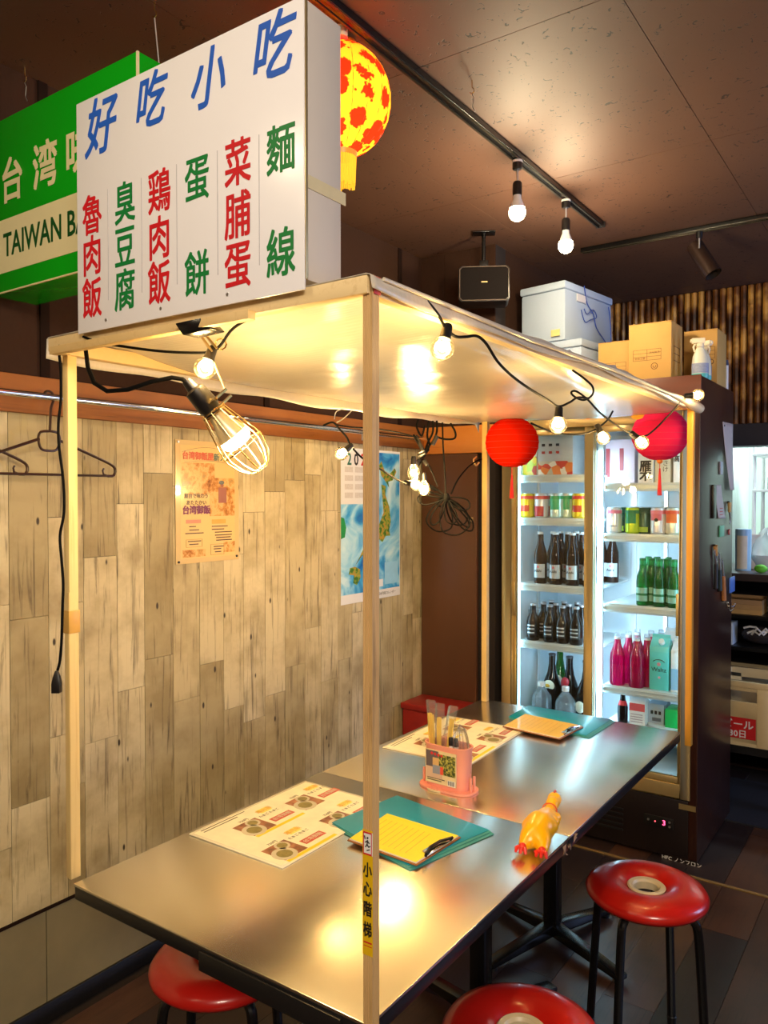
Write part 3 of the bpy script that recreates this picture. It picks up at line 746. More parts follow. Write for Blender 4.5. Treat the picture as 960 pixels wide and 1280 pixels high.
part('folded_strip', MB().tube([(XRR + 0.030, YN, ZP + 0.002), (XRR + 0.033, YN + 0.5, ZP - 0.004), (XRR + 0.034, YN + 1.0, ZP + 0.002), (XRR + 0.030, YN + 1.5, ZP - 0.003)], [0.003, 0.005, 0.006, 0.005], 8), M_vinyl, stall, True)
# small orange paper charms along the far beam
for k, (px, c_) in enumerate(((683, srgb(220, 60, 30)), (735, srgb(240, 150, 20)), (797, srgb(235, 170, 40)))):
    a = at(px, 519, y=YE + 0.03)
    solo('paper_charm', MB().prism([(0.024 * math.cos(i * PI / 4), 0.016 * math.sin(i * PI / 4)) for i in range(8)], 0.002, fr(a, (1, 0, 0), (0, 0, 1))), mat('charm_%d' % k, c_, 0.5),
         ['red paper charm under the far canopy beam near the red lantern', 'orange paper charm under the far canopy beam in the middle', 'golden paper charm under the far canopy beam beside the pink lantern'][k], 'charm', a)

# warning sticker wrapped round the front post
zA, zB = at(467, 1036, y=FPY).z, at(467, 1192, y=FPY).z
H_ = PW_ / 2
M_stick = mat('sticker_yellow', srgb(228, 184, 20), 0.35, var=0.03)
st = part('warning_sticker', MB().box(FPX - H_ - 0.0006, FPX - H_, FPY - H_ - 0.0006, FPY + H_, zB, zA).box(FPX - H_, FPX + H_ + 0.0006, FPY - H_ - 0.0006, FPY - H_, zB, zA), M_stick, stall, True, label='yellow warning sticker with a falling figure')
yy = FPY - H_ - 0.0008
xx = FPX + 0.0
def onpost(z): return fr((xx, yy, z), (1, 0, 0), (0, 0, 1))
zz = lambda py: at(467, py, y=FPY - H_).z
link('white_square', MB().box(FPX - H_ + 0.001, FPX + H_ + 0.0007, yy, yy + 0.0002, zz(1071), zz(1042)).mesh('white_square', M_white, wloc(st)), st)
zc, hh = (zz(1071) + zz(1042)) / 2, (zz(1042) - zz(1071)) / 2
fr_b = MB()
for (a, b_, c_, d_) in ((-1, 1, .86, 1), (-1, 1, -1, -.86), (-1, -.84, -.86, .86), (.84, 1, -.86, .86)):
    fr_b.box(FPX + a * 0.0078, FPX + b_ * 0.0078, yy - 0.0003, yy, zc + c_ * hh, zc + d_ * hh)
link('red_border', fr_b.mesh('red_border', M_red, wloc(st)), st)
fg = MB(); P = lambda a, b_: Vector((FPX + a * 0.0074, yy - 0.0004, zc + b_ * hh * 0.8))
fg.ball(P(0.05, 0.62), 0.0016, 10)
for seg in ((P(0.05, .4), P(-.05, -.05)), (P(0, .3), P(-.5, .1)), (P(0, .3), P(.5, .05)), (P(-.05, -.05), P(-.45, -.4)), (P(-.05, -.05), P(.3, -.35)), (P(.3, -.35), P(.7, -.2)), (P(-.1, -.75), P(.55, -.6)), (P(-.7, .8), P(-.55, .45))): fg.tube(seg, 0.0009, 6)
link('falling_figure', fg.mesh('falling_figure', M_ink, wloc(st)), st)
for ch_, py in (('小', 1091), ('心', 1115), ('階', 1140), ('梯', 1166)):
    lettering(ch_, 0.0235, onpost(zz(py)), M_ink, st, weight=0.022, sx=0.68)
for k in range(8):
    z = zz(1178 - k * 6.2)
    link('red_dot', MB().box(FPX - H_ - 0.0008, FPX - H_ - 0.0005, FPY - 0.006, FPY - 0.0045, z - 0.001, z + 0.001).mesh('red_dot', M_red, wloc(st)), st)
link('red_lines', MB().box(FPX - 0.007, FPX + 0.0075, yy, yy + 0.0002, zz(1182), zz(1180)).box(FPX - 0.007, FPX + 0.0075, yy, yy + 0.0002, zz(1186), zz(1185)).mesh('red_lines', M_red, wloc(st)), st)

# ================================================================== WHITE MENU SIGN
SY0 = 0.900
SX0, SX1 = at(96.5, 300, y=SY0).x, at(380, 200, y=SY0).x
SY1, SZ0, SZ1, SZF = at(427, 200, x=SX1).y, ZP + 0.012, at(96.5, 130, y=SY0).z, at(97, 418, y=SY0).z
sg = thing('menu_sign', 'white box sign with blue heading and red and green dish names on the stall canopy', 'sign', ((SX0 + SX1) / 2, (SY0 + SY1) / 2, SZ0))
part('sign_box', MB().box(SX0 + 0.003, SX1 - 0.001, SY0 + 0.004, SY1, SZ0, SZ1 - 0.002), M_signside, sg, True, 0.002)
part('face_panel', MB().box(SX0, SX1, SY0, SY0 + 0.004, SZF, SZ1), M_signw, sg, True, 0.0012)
part('edge_trim', MB().box(SX1 - 0.003, SX1 + 0.0012, SY0 + 0.002, SY0 + 0.008, SZ0, SZ1), M_gold, sg, True, 0.0005)
part('packing_tape', MB().box(SX1 - 0.001, SX1 + 0.0006, SY0 + 0.006, SY1 + 0.01, 1.965, 1.985), mat('clear_tape', srgb(214, 200, 160), 0.2), sg, True, label='strip of yellowed tape across the side')
part('screw', MB().cyl((0.80, SY0 - 0.001, SZF + 0.016), (0.80, SY0 + 0.001, SZF + 0.016), 0.003), M_alu, sg, True)
part('screw', MB().cyl((0.955, SY0 - 0.001, SZF + 0.016), (0.955, SY0 + 0.001, SZF + 0.016), 0.003), M_alu, sg, True)
part('screw', MB().cyl((1.12, SY0 - 0.001, SZF + 0.016), (1.12, SY0 + 0.001, SZF + 0.016), 0.003), M_alu, sg, True)
yt = SY0 - 0.0006
def onsign(px, py):
    p = at(px, py, y=yt); return fr(p, (1, 0, 0), (0, 0, 1))
for ch_, px, py, s_ in (('好', 124, 163, .130), ('吃', 186, 131, .118), ('小', 258, 103, .120), ('吃', 338, 65, .125)):
    lettering(ch_, s_ * 0.86, onsign(px, py), M_blue, sg, shear=0.22, weight=0.012, sx=0.82)
for col_, m_ in ((((115, '魯肉飯', (272, 323, 376))), M_red), (((156, '臭豆腐', (257, 312, 366))), M_green), (((199, '鶏肉飯', (243, 301, 357))), M_red),
                 (((246, '蛋餅', (227, 346))), M_green), (((297, '菜脯蛋', (207, 273, 335))), M_red), (((351, '麺線', (190, 320))), M_green)):
    px, s, pys = col_
    for c_, py in zip(s, pys):
        if c_ == '麺': c_ = '麵'
        lettering(c_, 0.079, onsign(px, py), m_, sg, weight=0.012, sx=0.78)
for px in (135, 177, 221, 272, 324):
    xx_ = at(px, 300, y=yt).x
    p0, p1 = at(px, {135: 236, 177: 222, 221: 205, 272: 188, 324: 168}[px], y=yt).z, SZ0 + 0.035
    part('column_rule', MB().box(xx_ - 0.0005, xx_ + 0.0005, yt, SY0 + 0.0005, p1, p0), mat('faint_grey', srgb(176, 172, 180), 0.5), sg, True)

# ================================================================== GREEN SIGN
GY = 1.10
gx0, gx1, gz0, gz1 = 0.035, 0.637, 2.025, 2.467
gs = thing('green_sign', 'green box sign with cream lettering hanging behind the white menu sign', 'sign', ((gx0 + gx1) / 2, GY + .06, gz0))
part('sign_box', MB().box(gx0, gx1, GY, GY + 0.125, gz0, gz1), M_greens, gs, True, 0.003)
part('corner_trim', MB().box(gx1 - 0.004, gx1 + 0.001, GY - 0.001, GY + 0.004, gz0 + 0.002, gz1 - 0.001), M_cream, gs, True)
part('corner_trim', MB().box(gx0, gx1 - 0.004, GY - 0.001, GY + 0.003, gz0 - 0.001, gz0 + 0.002), M_cream, gs, True)
zb0, zb1 = at(40, 331, y=GY).z, at(40, 262, y=GY).z
bd = part('lettering_band', MB().box(gx0 + 0.01, gx1 - 0.02, GY - 0.0012, GY, zb0, zb1), M_cream, gs, True, label='cream band with dark green words')
def ong(px, py): return fr(at(px, py, y=GY - 0.0018), (1, 0, 0), (0, 0, 1))
for c_, px, py in (('台', 15, 228), ('湾', 56, 210), ('味', 98, 192)):
    lettering(c_, 0.118, ong(px, py), M_cream, gs, weight=0.02, sx=0.9)
lettering('TAIWAN BAR', 0.084, fr(Vector((at(5, 306, y=GY).x, GY - 0.0018, (zb0 + zb1) / 2 - 0.002)), (1, 0, 0), (0, 0, 1)), M_dgreen, bd, align='LEFT', sx=0.77, weight=0.012)

# ================================================================== CLAMP LAMP under the sign
D0 = 1.40
cl = thing('cage_work_lamp', 'black-handled work lamp with brass wire cage clamped under the white sign', 'lamp', at(240, 420, d=D0))
jw = at(240, 404, y=YN - 0.03)
part('clamp', MB().slab([at(218, 404, d=1.315), at(250, 397, d=1.30), at(263, 411, d=1.30), at(228, 419, d=1.315)], Vector((0, 0.035, 0.0))), M_blackm, cl, True, 0.002)
part('clamp_arm', MB().bar(at(246, 412, d=1.37), at(265, 440, d=1.38), 0.012, 0.003).bar(at(250, 410, d=1.37), at(271, 436, d=1.38), 0.012, 0.003), mat('bronze_arm', (0.45, 0.32, 0.14), 0.3, 0.9), cl, True, 0.0008)
sp = [at(276 + 7 * math.cos(a * 0.7), 430 + 7 * math.sin(a * 0.7), d=1.385 + 0.001 * a) for a in range(22)]
part('spring', MB().tube(sp, 0.0016, 6), M_brassw, cl, True)
part('hanging_hook', MB().tube([at(266, 448, d=1.39), at(272, 465, d=1.39), at(279, 482, d=1.39), at(281, 488, d=1.39)], 0.0018, 6), mat('bronze_hook', (0.5, 0.36, 0.16), 0.3, 0.9), cl, True)
A, B = at(247, 492, d=D0), at(330, 590, d=D0 + 0.05)
AX = (B - A).normalized()
SD = AX.orthogonal().normalized()
CM = fr(A, SD, AX.cross(SD))            # local z is along the lamp
CM = Matrix((SD, AX.cross(SD), AX)).transposed().to_4x4(); CM.translation = A
part('handle', MB().lathe([(0, -0.03), (0.009, -0.03), (0.012, -0.012), (0.019, -0.008), (0.021, 0.03), (0.018, 0.036), (0.0185, 0.045), (0, 0.045)], 20, CM), M_black, cl, True)
part('bracket', MB().bar(at(262, 505, d=D0 - 0.01), at(283, 486, d=D0 - 0.01), 0.016, 0.002).bar(at(268, 514, d=D0 - 0.01), at(289, 494, d=D0 - 0.01), 0.016, 0.002), M_brassw, cl, True)
part('collar', MB().tube([CM @ Vector((0.022 * math.cos(a), 0.022 * math.sin(a), 0.040)) for a in [i * PI / 8 for i in range(16)]], 0.002, 6, closed=True).tube([CM @ Vector((0.022 * math.cos(a), 0.022 * math.sin(a), 0.046)) for a in [i * PI / 8 for i in range(16)]], 0.002, 6, closed=True), M_brassw, cl, True)
cage = MB()
LEN = 0.178
for k in range(8):
    a = k * PI / 4 + 0.2; c_, s_ = math.cos(a), math.sin(a)
    prof = [(0.022, 0.04), (0.030, 0.07), (0.041, 0.115), (0.042, 0.13), (0.034, 0.155), (0.022, 0.172), (0.012, 0.176)]
    cage.tube([CM @ Vector((r * c_, r * s_, z)) for r, z in prof], 0.00125, 6)
part('wire_cage', cage, M_brassw, cl, True)
rg = MB()
for r, z in ((0.0425, 0.122), (0.0145, 0.1755)):
    rg.tube([CM @ Vector((r * math.cos(a), r * math.sin(a), z)) for a in [i * PI / 12 for i in range(24)]], 0.0014, 6, closed=True)
part('cage_ring', rg, M_brassw, cl, True)
bl = part('bulb', MB().lathe([(0.012, 0.044), (0.016, 0.06), (0.029, 0.095), (0.029, 0.097), (0, 0.097)], 24, CM), mat('bulb_reflector', srgb(206, 190, 150), 0.3, 0.3), cl, True, label='bulb with beige neck and glowing dome')
link('glowing_dome', MB().lathe([(0.029, 0.0975), (0.0305, 0.102), (0.027, 0.112), (0.016, 0.119), (0, 0.121)], 24, CM).mesh('glowing_dome', M_led, wloc(bl)), bl)
light('cage_lamp_light', 'POINT', CM @ Vector((0, 0, 0.142)), 6.0, WARM, 0.03)
part('cord', MB().tube([at(*p, d=q) for p, q in (((104, 420), 1.575), ((107, 436), 1.55), ((110, 460), 1.50), ((118, 479), 1.46), ((134, 489), 1.43), ((160, 487), 1.41), ((190, 477), 1.40), ((215, 472), 1.40), ((228, 474), 1.40), ((238, 483), 1.40))], 0.0042, 8), M_cable, cl, True)

# ================================================================== STRING LIGHTS
def smooth(pts, n=5):
    out = []
    P_ = [pts[0]] + list(pts) + [pts[-1]]
    for i in range(1, len(P_) - 2):
        for k in range(n):
            t = k / n; a, b_, c_, d_ = P_[i - 1], P_[i], P_[i + 1], P_[i + 2]
            out.append(0.5 * ((2 * b_) + (c_ - a) * t + (2 * a - 5 * b_ + 4 * c_ - d_) * t * t + (3 * b_ - a - 3 * c_ + d_) * t ** 3))
    out.append(pts[-1]); return out
def cordp(lst): return smooth([at(px, py, d=d) for px, py, d in lst])
SL = thing('festoon_lights', 'string of round clear bulbs on black cord draped round the stall canopy', 'string lights', at(460, 400, d=1.3))
strands = [
    [(104, 421, 1.50), (125, 428, 1.48), (160, 434, 1.45), (200, 439, 1.42), (240, 441, 1.40), (262, 440, 1.39), (275, 432, 1.38), (292, 410, 1.36), (325, 392, 1.33), (370, 371, 1.30), (410, 357, 1.27), (418, 355, 1.27)],
    [(520, 366, 1.235), (535, 378, 1.25), (548, 394, 1.27), (556, 408, 1.28), (568, 420, 1.29), (582, 421, 1.31), (596, 420, 1.33), (608, 430, 1.35), (622, 452, 1.39), (640, 470, 1.46), (662, 486, 1.54), (685, 500, 1.66), (698, 508, 1.72), (712, 503, 1.76), (722, 497, 1.80), (736, 498, 1.84)],
    [(716, 463, 1.78), (730, 473, 1.82), (741, 484, 1.86), (740, 494, 1.88), (730, 500, 1.88), (720, 497, 1.86), (714, 491, 1.85), (720, 489, 1.85), (734, 499, 1.88), (750, 516, 1.95), (770, 531, 2.05), (790, 543, 2.15), (806, 545, 2.2), (818, 537, 2.28), (832, 523, 2.36), (846, 508, 2.46), (852, 496, 2.52)],
    [(664, 529, 1.95), (680, 536, 2.0), (700, 542, 2.1), (722, 543, 2.15), (738, 540, 2.18), (750, 533, 2.2), (760, 524, 2.22), (766, 514, 2.24)],
    [(404, 532, 2.25), (416, 528, 2.25), (424, 536, 2.27), (433, 546, 2.28), (438, 556, 2.29), (450, 570, 2.32), (464, 580, 2.36), (478, 588, 2.42), (492, 597, 2.5), (506, 604, 2.56), (514, 602, 2.6), (520, 588, 2.64), (528, 574, 2.68), (536, 562, 2.72)],
]
for s_ in strands: part('cord', MB().tube(cordp(s_), 0.0026 if s_ is not strands[4] else 0.003, 7), M_cable, SL, True)
part('cord', MB().tube(cordp([(421, 528, 2.25), (428, 524, 2.24), (434, 519, 2.22), (440, 513, 2.2)]), 0.0016, 6).tube(cordp([(418, 524, 2.25), (420, 515, 2.24), (428, 511, 2.22)]), 0.0014, 6), M_alu, SL, True, label='pale wire ties')
bulbs = [  # socket pixel, bulb pixel, depth, socket to bulb, watts
    ((264, 441), (256.5, 460), 1.385, 0.9), ((559, 411), (553, 435), 1.285, 1.0), ((699, 509), (697.5, 531), 1.73, 1.0), ((749, 537), (754, 547), 2.19, 0.9),
    ((791, 543), (802, 553), 2.16, 1.0), ((855, 495), (872, 494), 2.50, 0.7), ((437, 559), (427, 567), 2.28, 0.7), ((511, 604), (520, 606), 2.58, 2.6)]
for (sx_, sy_), (bx_, by_), dd, wt in bulbs:
    a, b_ = at(sx_, sy_, d=dd), at(bx_, by_, d=dd - 0.004)
    ax = (b_ - a)
    if ax.length < 0.036: ax = ax.normalized() * 0.036
    ax_n = ax.normalized(); sd = ax_n.orthogonal().normalized()
    LM = Matrix((sd, ax_n.cross(sd), ax_n)).transposed().to_4x4(); LM.translation = b_ - ax_n * 0.036
    so_ = part('socket', MB().lathe([(0, -0.006), (0.006, -0.006), (0.0085, -0.002), (0.0095, 0.016), (0.0108, 0.018), (0.0108, 0.021), (0, 0.021)], 14, LM), M_black, SL, True)
    link('globe', MB().lathe([(0.008, 0.017), (0.011, 0.020), (0.0175, 0.027), (0.0200, 0.036), (0.0188, 0.044), (0.0135, 0.0515), (0.006, 0.0555), (0, 0.056)], 20, LM).mesh('globe', M_bulbglass, wloc(so_)), so_)
    link('filament', MB().ball(LM @ Vector((0, 0, 0.034)), 0.0085, 10).mesh('filament', M_fil, wloc(so_)), so_)
    light('festoon_bulb_light', 'POINT', LM @ Vector((0, 0, 0.037)), 2.3 * wt, WARM, 0.018)

# second, brighter bulbs hanging in the cable bundle corner
for k, (px, py, dd) in enumerate(((530, 612, 2.68), (517, 592, 2.62))):
    p = at(px, py, d=dd)
    t = thing('bare_bulb', ['bright bare bulb hanging lowest beside the coiled cables', 'bright bare bulb hanging just left of the coiled cables'][k], 'bulb', p)
    part('socket', MB().lathe([(0, 0.058), (0.007, 0.058), (0.009, 0.05), (0.010, 0.030), (0, 0.030)], 14), M_black, t)
    part('globe', MB().lathe([(0.009, 0.031), (0.018, 0.018), (0.022, 0), (0.017, -0.014), (0.008, -0.0205), (0, -0.022)], 20), M_bulbglass, t)
    part('filament', MB().ball((0, 0, 0.003), 0.012, 10), M_fil, t)
    light('bare_bulb_light', 'POINT', p + Vector((0, 0, 0.003)), 4.0, WARM, 0.02)

# ------------------------------------------------------------------ loose black cords
pc = thing('extension_cord', 'black extension cord hanging down the left post to a plug', 'cord', at(76, 860, d=1.56))
part('cable', MB().tube(cordp([(88, 421, 1.575), (80, 425, 1.57), (74, 436, 1.565), (76, 465, 1.56), (76, 500, 1.56), (73, 530, 1.56), (74, 560, 1.56), (79, 600, 1.56), (80, 640, 1.56), (75, 670, 1.56), (77, 700, 1.56), (79, 730, 1.56), (78, 765, 1.56), (77, 800, 1.56), (75, 825, 1.56), (72, 838, 1.56)]), 0.0028, 7), M_cable, pc, True)
pa = at(71, 852, d=1.56)
part('plug', MB().lathe([(0, 0.022), (0.004, 0.022), (0.009, 0.008), (0.0115, -0.004), (0.0115, -0.022), (0, -0.022)], 4, Matrix.Translation(pa) @ Matrix.Rotation(PI / 4 + YAW, 4, 'Z')), M_black, pc, True, 0.001)

cb = thing('coiled_cable_bundle', 'tangled bundle of black cable tied in loops beside the brown panel', 'cable', at(540, 640, d=2.75))
random.seed(21)
K = at(558, 622, d=2.75)
def loop(end, wid, r=0.003, base=K, dz=0.0):
    e = at(*end, d=2.75 + dz); v = e - base; s_ = RT * v.dot(UP) - UP * v.dot(RT); s_ = s_.normalized() * wid
    pts = [base, base + v * 0.35 + s_ * 0.8, base + v * 0.8 + s_, e, base + v * 0.8 - s_, base + v * 0.35 - s_ * 0.7, base]
    return MB().tube(smooth(pts), r, 6)
for e, wd, dz in (((522, 624), 0.020, 0.01), ((526, 610), 0.016, -0.01), ((540, 656), 0.016, 0.0), ((546, 664), 0.045, 0.02), ((574, 668), 0.05, -0.02), ((590, 663), 0.022, 0.0), ((586, 659), 0.012, 0.02), ((587, 634), 0.020, -0.015), ((580, 655), 0.03, 0.03), ((530, 606), 0.010, 0.02), ((566, 655), 0.02, -0.03), ((548, 632), 0.012, 0.03)):
    part('cable_loop', loop(e, wd, 0.0028, K, dz), M_cable, cb, True)
part('tie', MB().ball(K, 0.012, 10, (1, 1, 1.5)), M_cable, cb, True)
for s_ in ([(557, 618, 2.75), (556, 590, 2.75), (554, 560, 2.75), (553, 528, 2.75)], [(547, 608, 2.74), (540, 590, 2.73), (533, 577, 2.72)], [(564, 617, 2.76), (572, 600, 2.8), (584, 585, 2.86), (596, 576, 2.92), (602, 574, 2.95)], [(545, 613, 2.74), (536, 609, 2.72), (528, 604, 2.7)]):
    part('cable', MB().tube(cordp(s_), 0.003, 7), M_cable, cb, True)
part('hook', MB().tube(cordp([(596, 571, 2.95), (592, 575, 2.93), (595, 582, 2.93), (599, 578, 2.94)]), 0.003, 6), M_gold, cb, True)
ub = thing('upper_cable_knot', 'knot of black cords and spare sockets hanging from the left canopy beam', 'cable', at(535, 560, d=2.72))
K2 = at(527, 572, d=2.70)
for s_ in ([(523, 524, 2.7), (521, 534, 2.7), (527, 545, 2.7), (531, 532, 2.7)], [(541, 526, 2.72), (541, 540, 2.72), (535, 553, 2.72), (530, 566, 2.7), (524, 576, 2.7)], [(546, 526, 2.72), (546, 540, 2.71), (541, 552, 2.71), (534, 560, 2.7), (529, 570, 2.7)], [(563, 529, 2.74), (569, 540, 2.74), (568, 548, 2.74), (556, 549, 2.73), (546, 546, 2.72)], [(517, 543, 2.69), (522, 552, 2.69), (527, 563, 2.7)], [(536, 526, 2.71), (534, 545, 2.71), (537, 556, 2.71), (531, 568, 2.7)]):
    part('cable', MB().tube(cordp(s_), 0.0036, 7), M_cable, ub, True)
for a, b_ in (((519, 545), (529, 563)), ((546, 545), (541, 556)), ((524, 575), (519, 582)), ((530, 575), (534, 582)), ((523, 570), (532, 566))):
    part('spare_socket', MB().cyl(at(*a, d=2.70), at(*b_, d=2.69), 0.008, 0.007, 10), M_black, ub, True, 0.001)
part('cable', MB().tube(cordp([(421, 531, 2.26), (440, 534, 2.3), (470, 536, 2.4), (500, 541, 2.55), (518, 546, 2.68)]), 0.0025, 6), M_cable, ub, True)
part('white_tie', MB().tube([K2 + Vector((0.012 * math.cos(a), 0.008 * math.sin(a), 0.018 + 0.004 * math.cos(a))) for a in [i * PI / 6 for i in range(12)]], 0.0018, 6, closed=True), M_white, ub, True)

# ================================================================== LANTERNS
def lantern(name, c, r, col, label, glow=None):
    t = thing(name, label, 'lantern', c)
    m, tt, out = nt(name + '_paper')
    d = N(tt, 'ShaderNodeBsdfDiffuse', i_Color=c4(col)); tl = N(tt, 'ShaderNodeBsdfTranslucent', i_Color=c4(col))
    a = N(tt, 'ShaderNodeMixShader', i_0=0.4); tt.links.new(d.outputs[0], a.inputs[1]); tt.links.new(tl.outputs[0], a.inputs[2]); tt.links.new(a.outputs[0], out.inputs[0])
    prof = []; n = 22
    for i in range(n + 1):
        th = R(14) + (PI - R(28)) * i / n
        rr = r * math.sin(th); z = -r * 0.96 * math.cos(th)
        prof.append((rr + (0.0012 if i % 2 else -0.0006), z))
    body = MB().lathe(prof[:], 32)
    body.f = [f for f in body.f if len(f) == 4]; body.mi = [0] * len(body.f)
    me = body.mesh('paper_shade', m, (0, 0, 0), 0, 80)
    s_ = link('paper_shade', me, t); s_.modifiers.new('s', 'SOLIDIFY').thickness = 0.0008
    rb = MB()
    for i in range(1, n, 2): rb.tube([(prof[i][0] * math.cos(k * PI / 16) * 1.001, prof[i][0] * math.sin(k * PI / 16) * 1.001, prof[i][1]) for k in range(32)], 0.0007, 4, closed=True)
    part('wire_rib', rb, mat(name + '_rib', [c_ * 0.8 for c_ in col], 0.5), t)
    zt = r * 0.93
    part('top_ring', MB().tube([(r * 0.24 * math.cos(k * PI / 8), r * 0.24 * math.sin(k * PI / 8), zt) for k in range(16)], 0.0014, 6, closed=True).tube([(-r * 0.24, 0, zt), (0, 0, zt + 0.01), (r * 0.24, 0, zt)], 0.001, 5), M_alu, t)
    return t, r
def tassel(t, r, col, bead, length, x=0, dy=0):
    if bead: part('bead', MB().lathe([(0, -r * 0.96 - 0.012), (0.006, -r * 0.96 - 0.010), (0.011, -r * 0.96 - 0.004), (0.010, -r * 0.93), (0, -r * 0.93)], 12), mat('bead_orange', srgb(228, 120, 30), 0.4), t)
    tb = MB().tube([(0, 0, -r * 0.93), (0, 0, -r * 0.96 - 0.03)], 0.0012, 5)
    random.seed(9)
    for k in range(14):
        a = k * 2 * PI / 14; q = 0.006 + 0.002 * random.random()
        tb.tube([(0.0015 * math.cos(a), 0.0015 * math.sin(a), -r * 0.96 - 0.028), (0.003 * math.cos(a), 0.003 * math.sin(a), -r * 0.96 - 0.05), (q * math.cos(a), q * math.sin(a), -r * 0.96 - length)], 0.0013, 5)
    part('tassel', tb, mat('tassel_red', srgb(208, 30, 24), 0.6), t, label='hanging red tassel')
pR = at(640, 553, d=2.93); pP = at(825, 543, d=2.80)
t, r = lantern('paper_lantern', pR, 0.0985, srgb(232, 38, 10), 'round bright red paper lantern hanging at the left of the fridge')
tassel(t, r, None, False, 0.115)
t, r = lantern('paper_lantern', pP, 0.0975, srgb(240, 48, 104), 'round pink-red paper lantern with tassel hanging before the right fridge door')
tassel(t, r, None, True, 0.125)
for p in (pR, pP):
    solo('lantern_thread', MB().cyl(p + Vector((0, 0, 0.103)), Vector((p.x, p.y, ZP + 0.002)), 0.001, None, 5), M_ink, 'black thread holding up the red lantern' if p is pR else 'black thread holding up the pink lantern', 'thread', p + Vector((0, 0, 0.103)))

# glowing flowered lantern behind the white sign
def flowers():
    m, t, out = nt('flowered_glowing_paper')
    g = N(t, 'ShaderNodeTexCoord')
    v = N(t, 'ShaderNodeTexVoronoi', i_Scale=21.0); v.inputs['Randomness'].default_value = 0.85
    n = N(t, 'ShaderNodeTexNoise', i_Scale=85, i_Detail=1); t.links.new(g.outputs['Object'], n.inputs['Vector'])
    vm = N(t, 'ShaderNodeVectorMath', operation='SCALE'); vm.inputs['Scale'].default_value = 0.022; t.links.new(n.outputs['Color'], vm.inputs[0])
    va = N(t, 'ShaderNodeVectorMath', operation='ADD'); t.links.new(g.outputs['Object'], va.inputs[0]); t.links.new(vm.outputs[0], va.inputs[1]); t.links.new(va.outputs[0], v.inputs['Vector'])
    r = ramp(t, v.outputs['Distance'], [(0.47, (0.80, 0.02, 0.005)), (0.52, (1.0, 0.38, 0.02))])
    e = N(t, 'ShaderNodeBsdfTranslucent'); t.links.new(r.outputs[0], e.inputs[0])
    d = N(t, 'ShaderNodeBsdfDiffuse'); t.links.new(r.outputs[0], d.inputs[0])
    em = N(t, 'ShaderNodeEmission', i_Strength=0.22); t.links.new(r.outputs[0], em.inputs[0])
    a = N(t, 'ShaderNodeMixShader', i_0=0.6); t.links.new(d.outputs[0], a.inputs[1]); t.links.new(e.outputs[0], a.inputs[2])
    b_ = N(t, 'ShaderNodeAddShader'); t.links.new(a.outputs[0], b_.inputs[0]); t.links.new(em.outputs[0], b_.inputs[1]); t.links.new(b_.outputs[0], out.inputs[0])
    return m
LC = at(428, 126, d=1.98)
t = thing('glowing_lantern', 'glowing yellow lantern with red flowers hanging behind the white menu sign', 'lantern', LC)
rl = 0.122; prof = []
for i in range(25):
    th = R(16) + (PI - R(32)) * i / 24
    prof.append((rl * math.sin(th) + (0.0012 if i % 2 else 0), -rl * 1.12 * math.cos(th)))
bd = MB().lathe(prof, 36); bd.f = [f for f in bd.f if len(f) == 4]; bd.mi = [0] * len(bd.f)
part('silk_shade', bd, flowers(), t, ang=80)
rb = MB()
for k in range(18):
    a = k * PI / 9; rb.tube([(r_ * math.cos(a) * 1.005, r_ * math.sin(a) * 1.005, z) for r_, z in prof[::2]], 0.0007, 4)
part('rib', rb, mat('lantern_rib_red', srgb(190, 60, 10), 0.4), t)
zb = -rl * 1.12 * math.cos(R(16))
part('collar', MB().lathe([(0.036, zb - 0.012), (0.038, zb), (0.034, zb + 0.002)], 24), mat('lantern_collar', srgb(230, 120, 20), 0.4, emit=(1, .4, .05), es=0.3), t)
part('collar', MB().lathe([(0.034, -zb), (0.038, -zb + 0.002), (0.036, -zb + 0.012)], 24), mat('lantern_collar_top', srgb(220, 110, 20), 0.4), t)
fr2 = MB(); random.seed(4)
for k in range(40):
    a = k * 2 * PI / 40; L = 0.075 + 0.015 * random.random()
    fr2.tube([(0.034 * math.cos(a), 0.034 * math.sin(a), zb - 0.008), (0.031 * math.cos(a), 0.031 * math.sin(a), zb - L)], 0.0022, 5)
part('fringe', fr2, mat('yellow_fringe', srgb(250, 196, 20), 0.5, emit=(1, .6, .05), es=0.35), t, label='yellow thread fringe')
part('bulb', MB().ball((0, 0, 0.0), 0.03, 14), M_led, t)
light('lantern_light', 'POINT', LC + Vector((0, 0, -0.045)), 1.0, (1.0, 0.7, 0.35), 0.02)
a = at(426, 28, d=1.93)
part('lamp_holder', MB().cyl((a.x - LC.x, a.y - LC.y, 0.155), (a.x - LC.x, a.y - LC.y, ZC - 0.03 - LC.z), 0.017), mat('warm_white_holder', srgb(240, 220, 180), 0.4), t)
part('cord', MB().tube([(a.x - LC.x, a.y - LC.y, 0.157), (0.0, 0, 0.13), (0, 0, 0.03)], 0.003, 6), M_white, t)

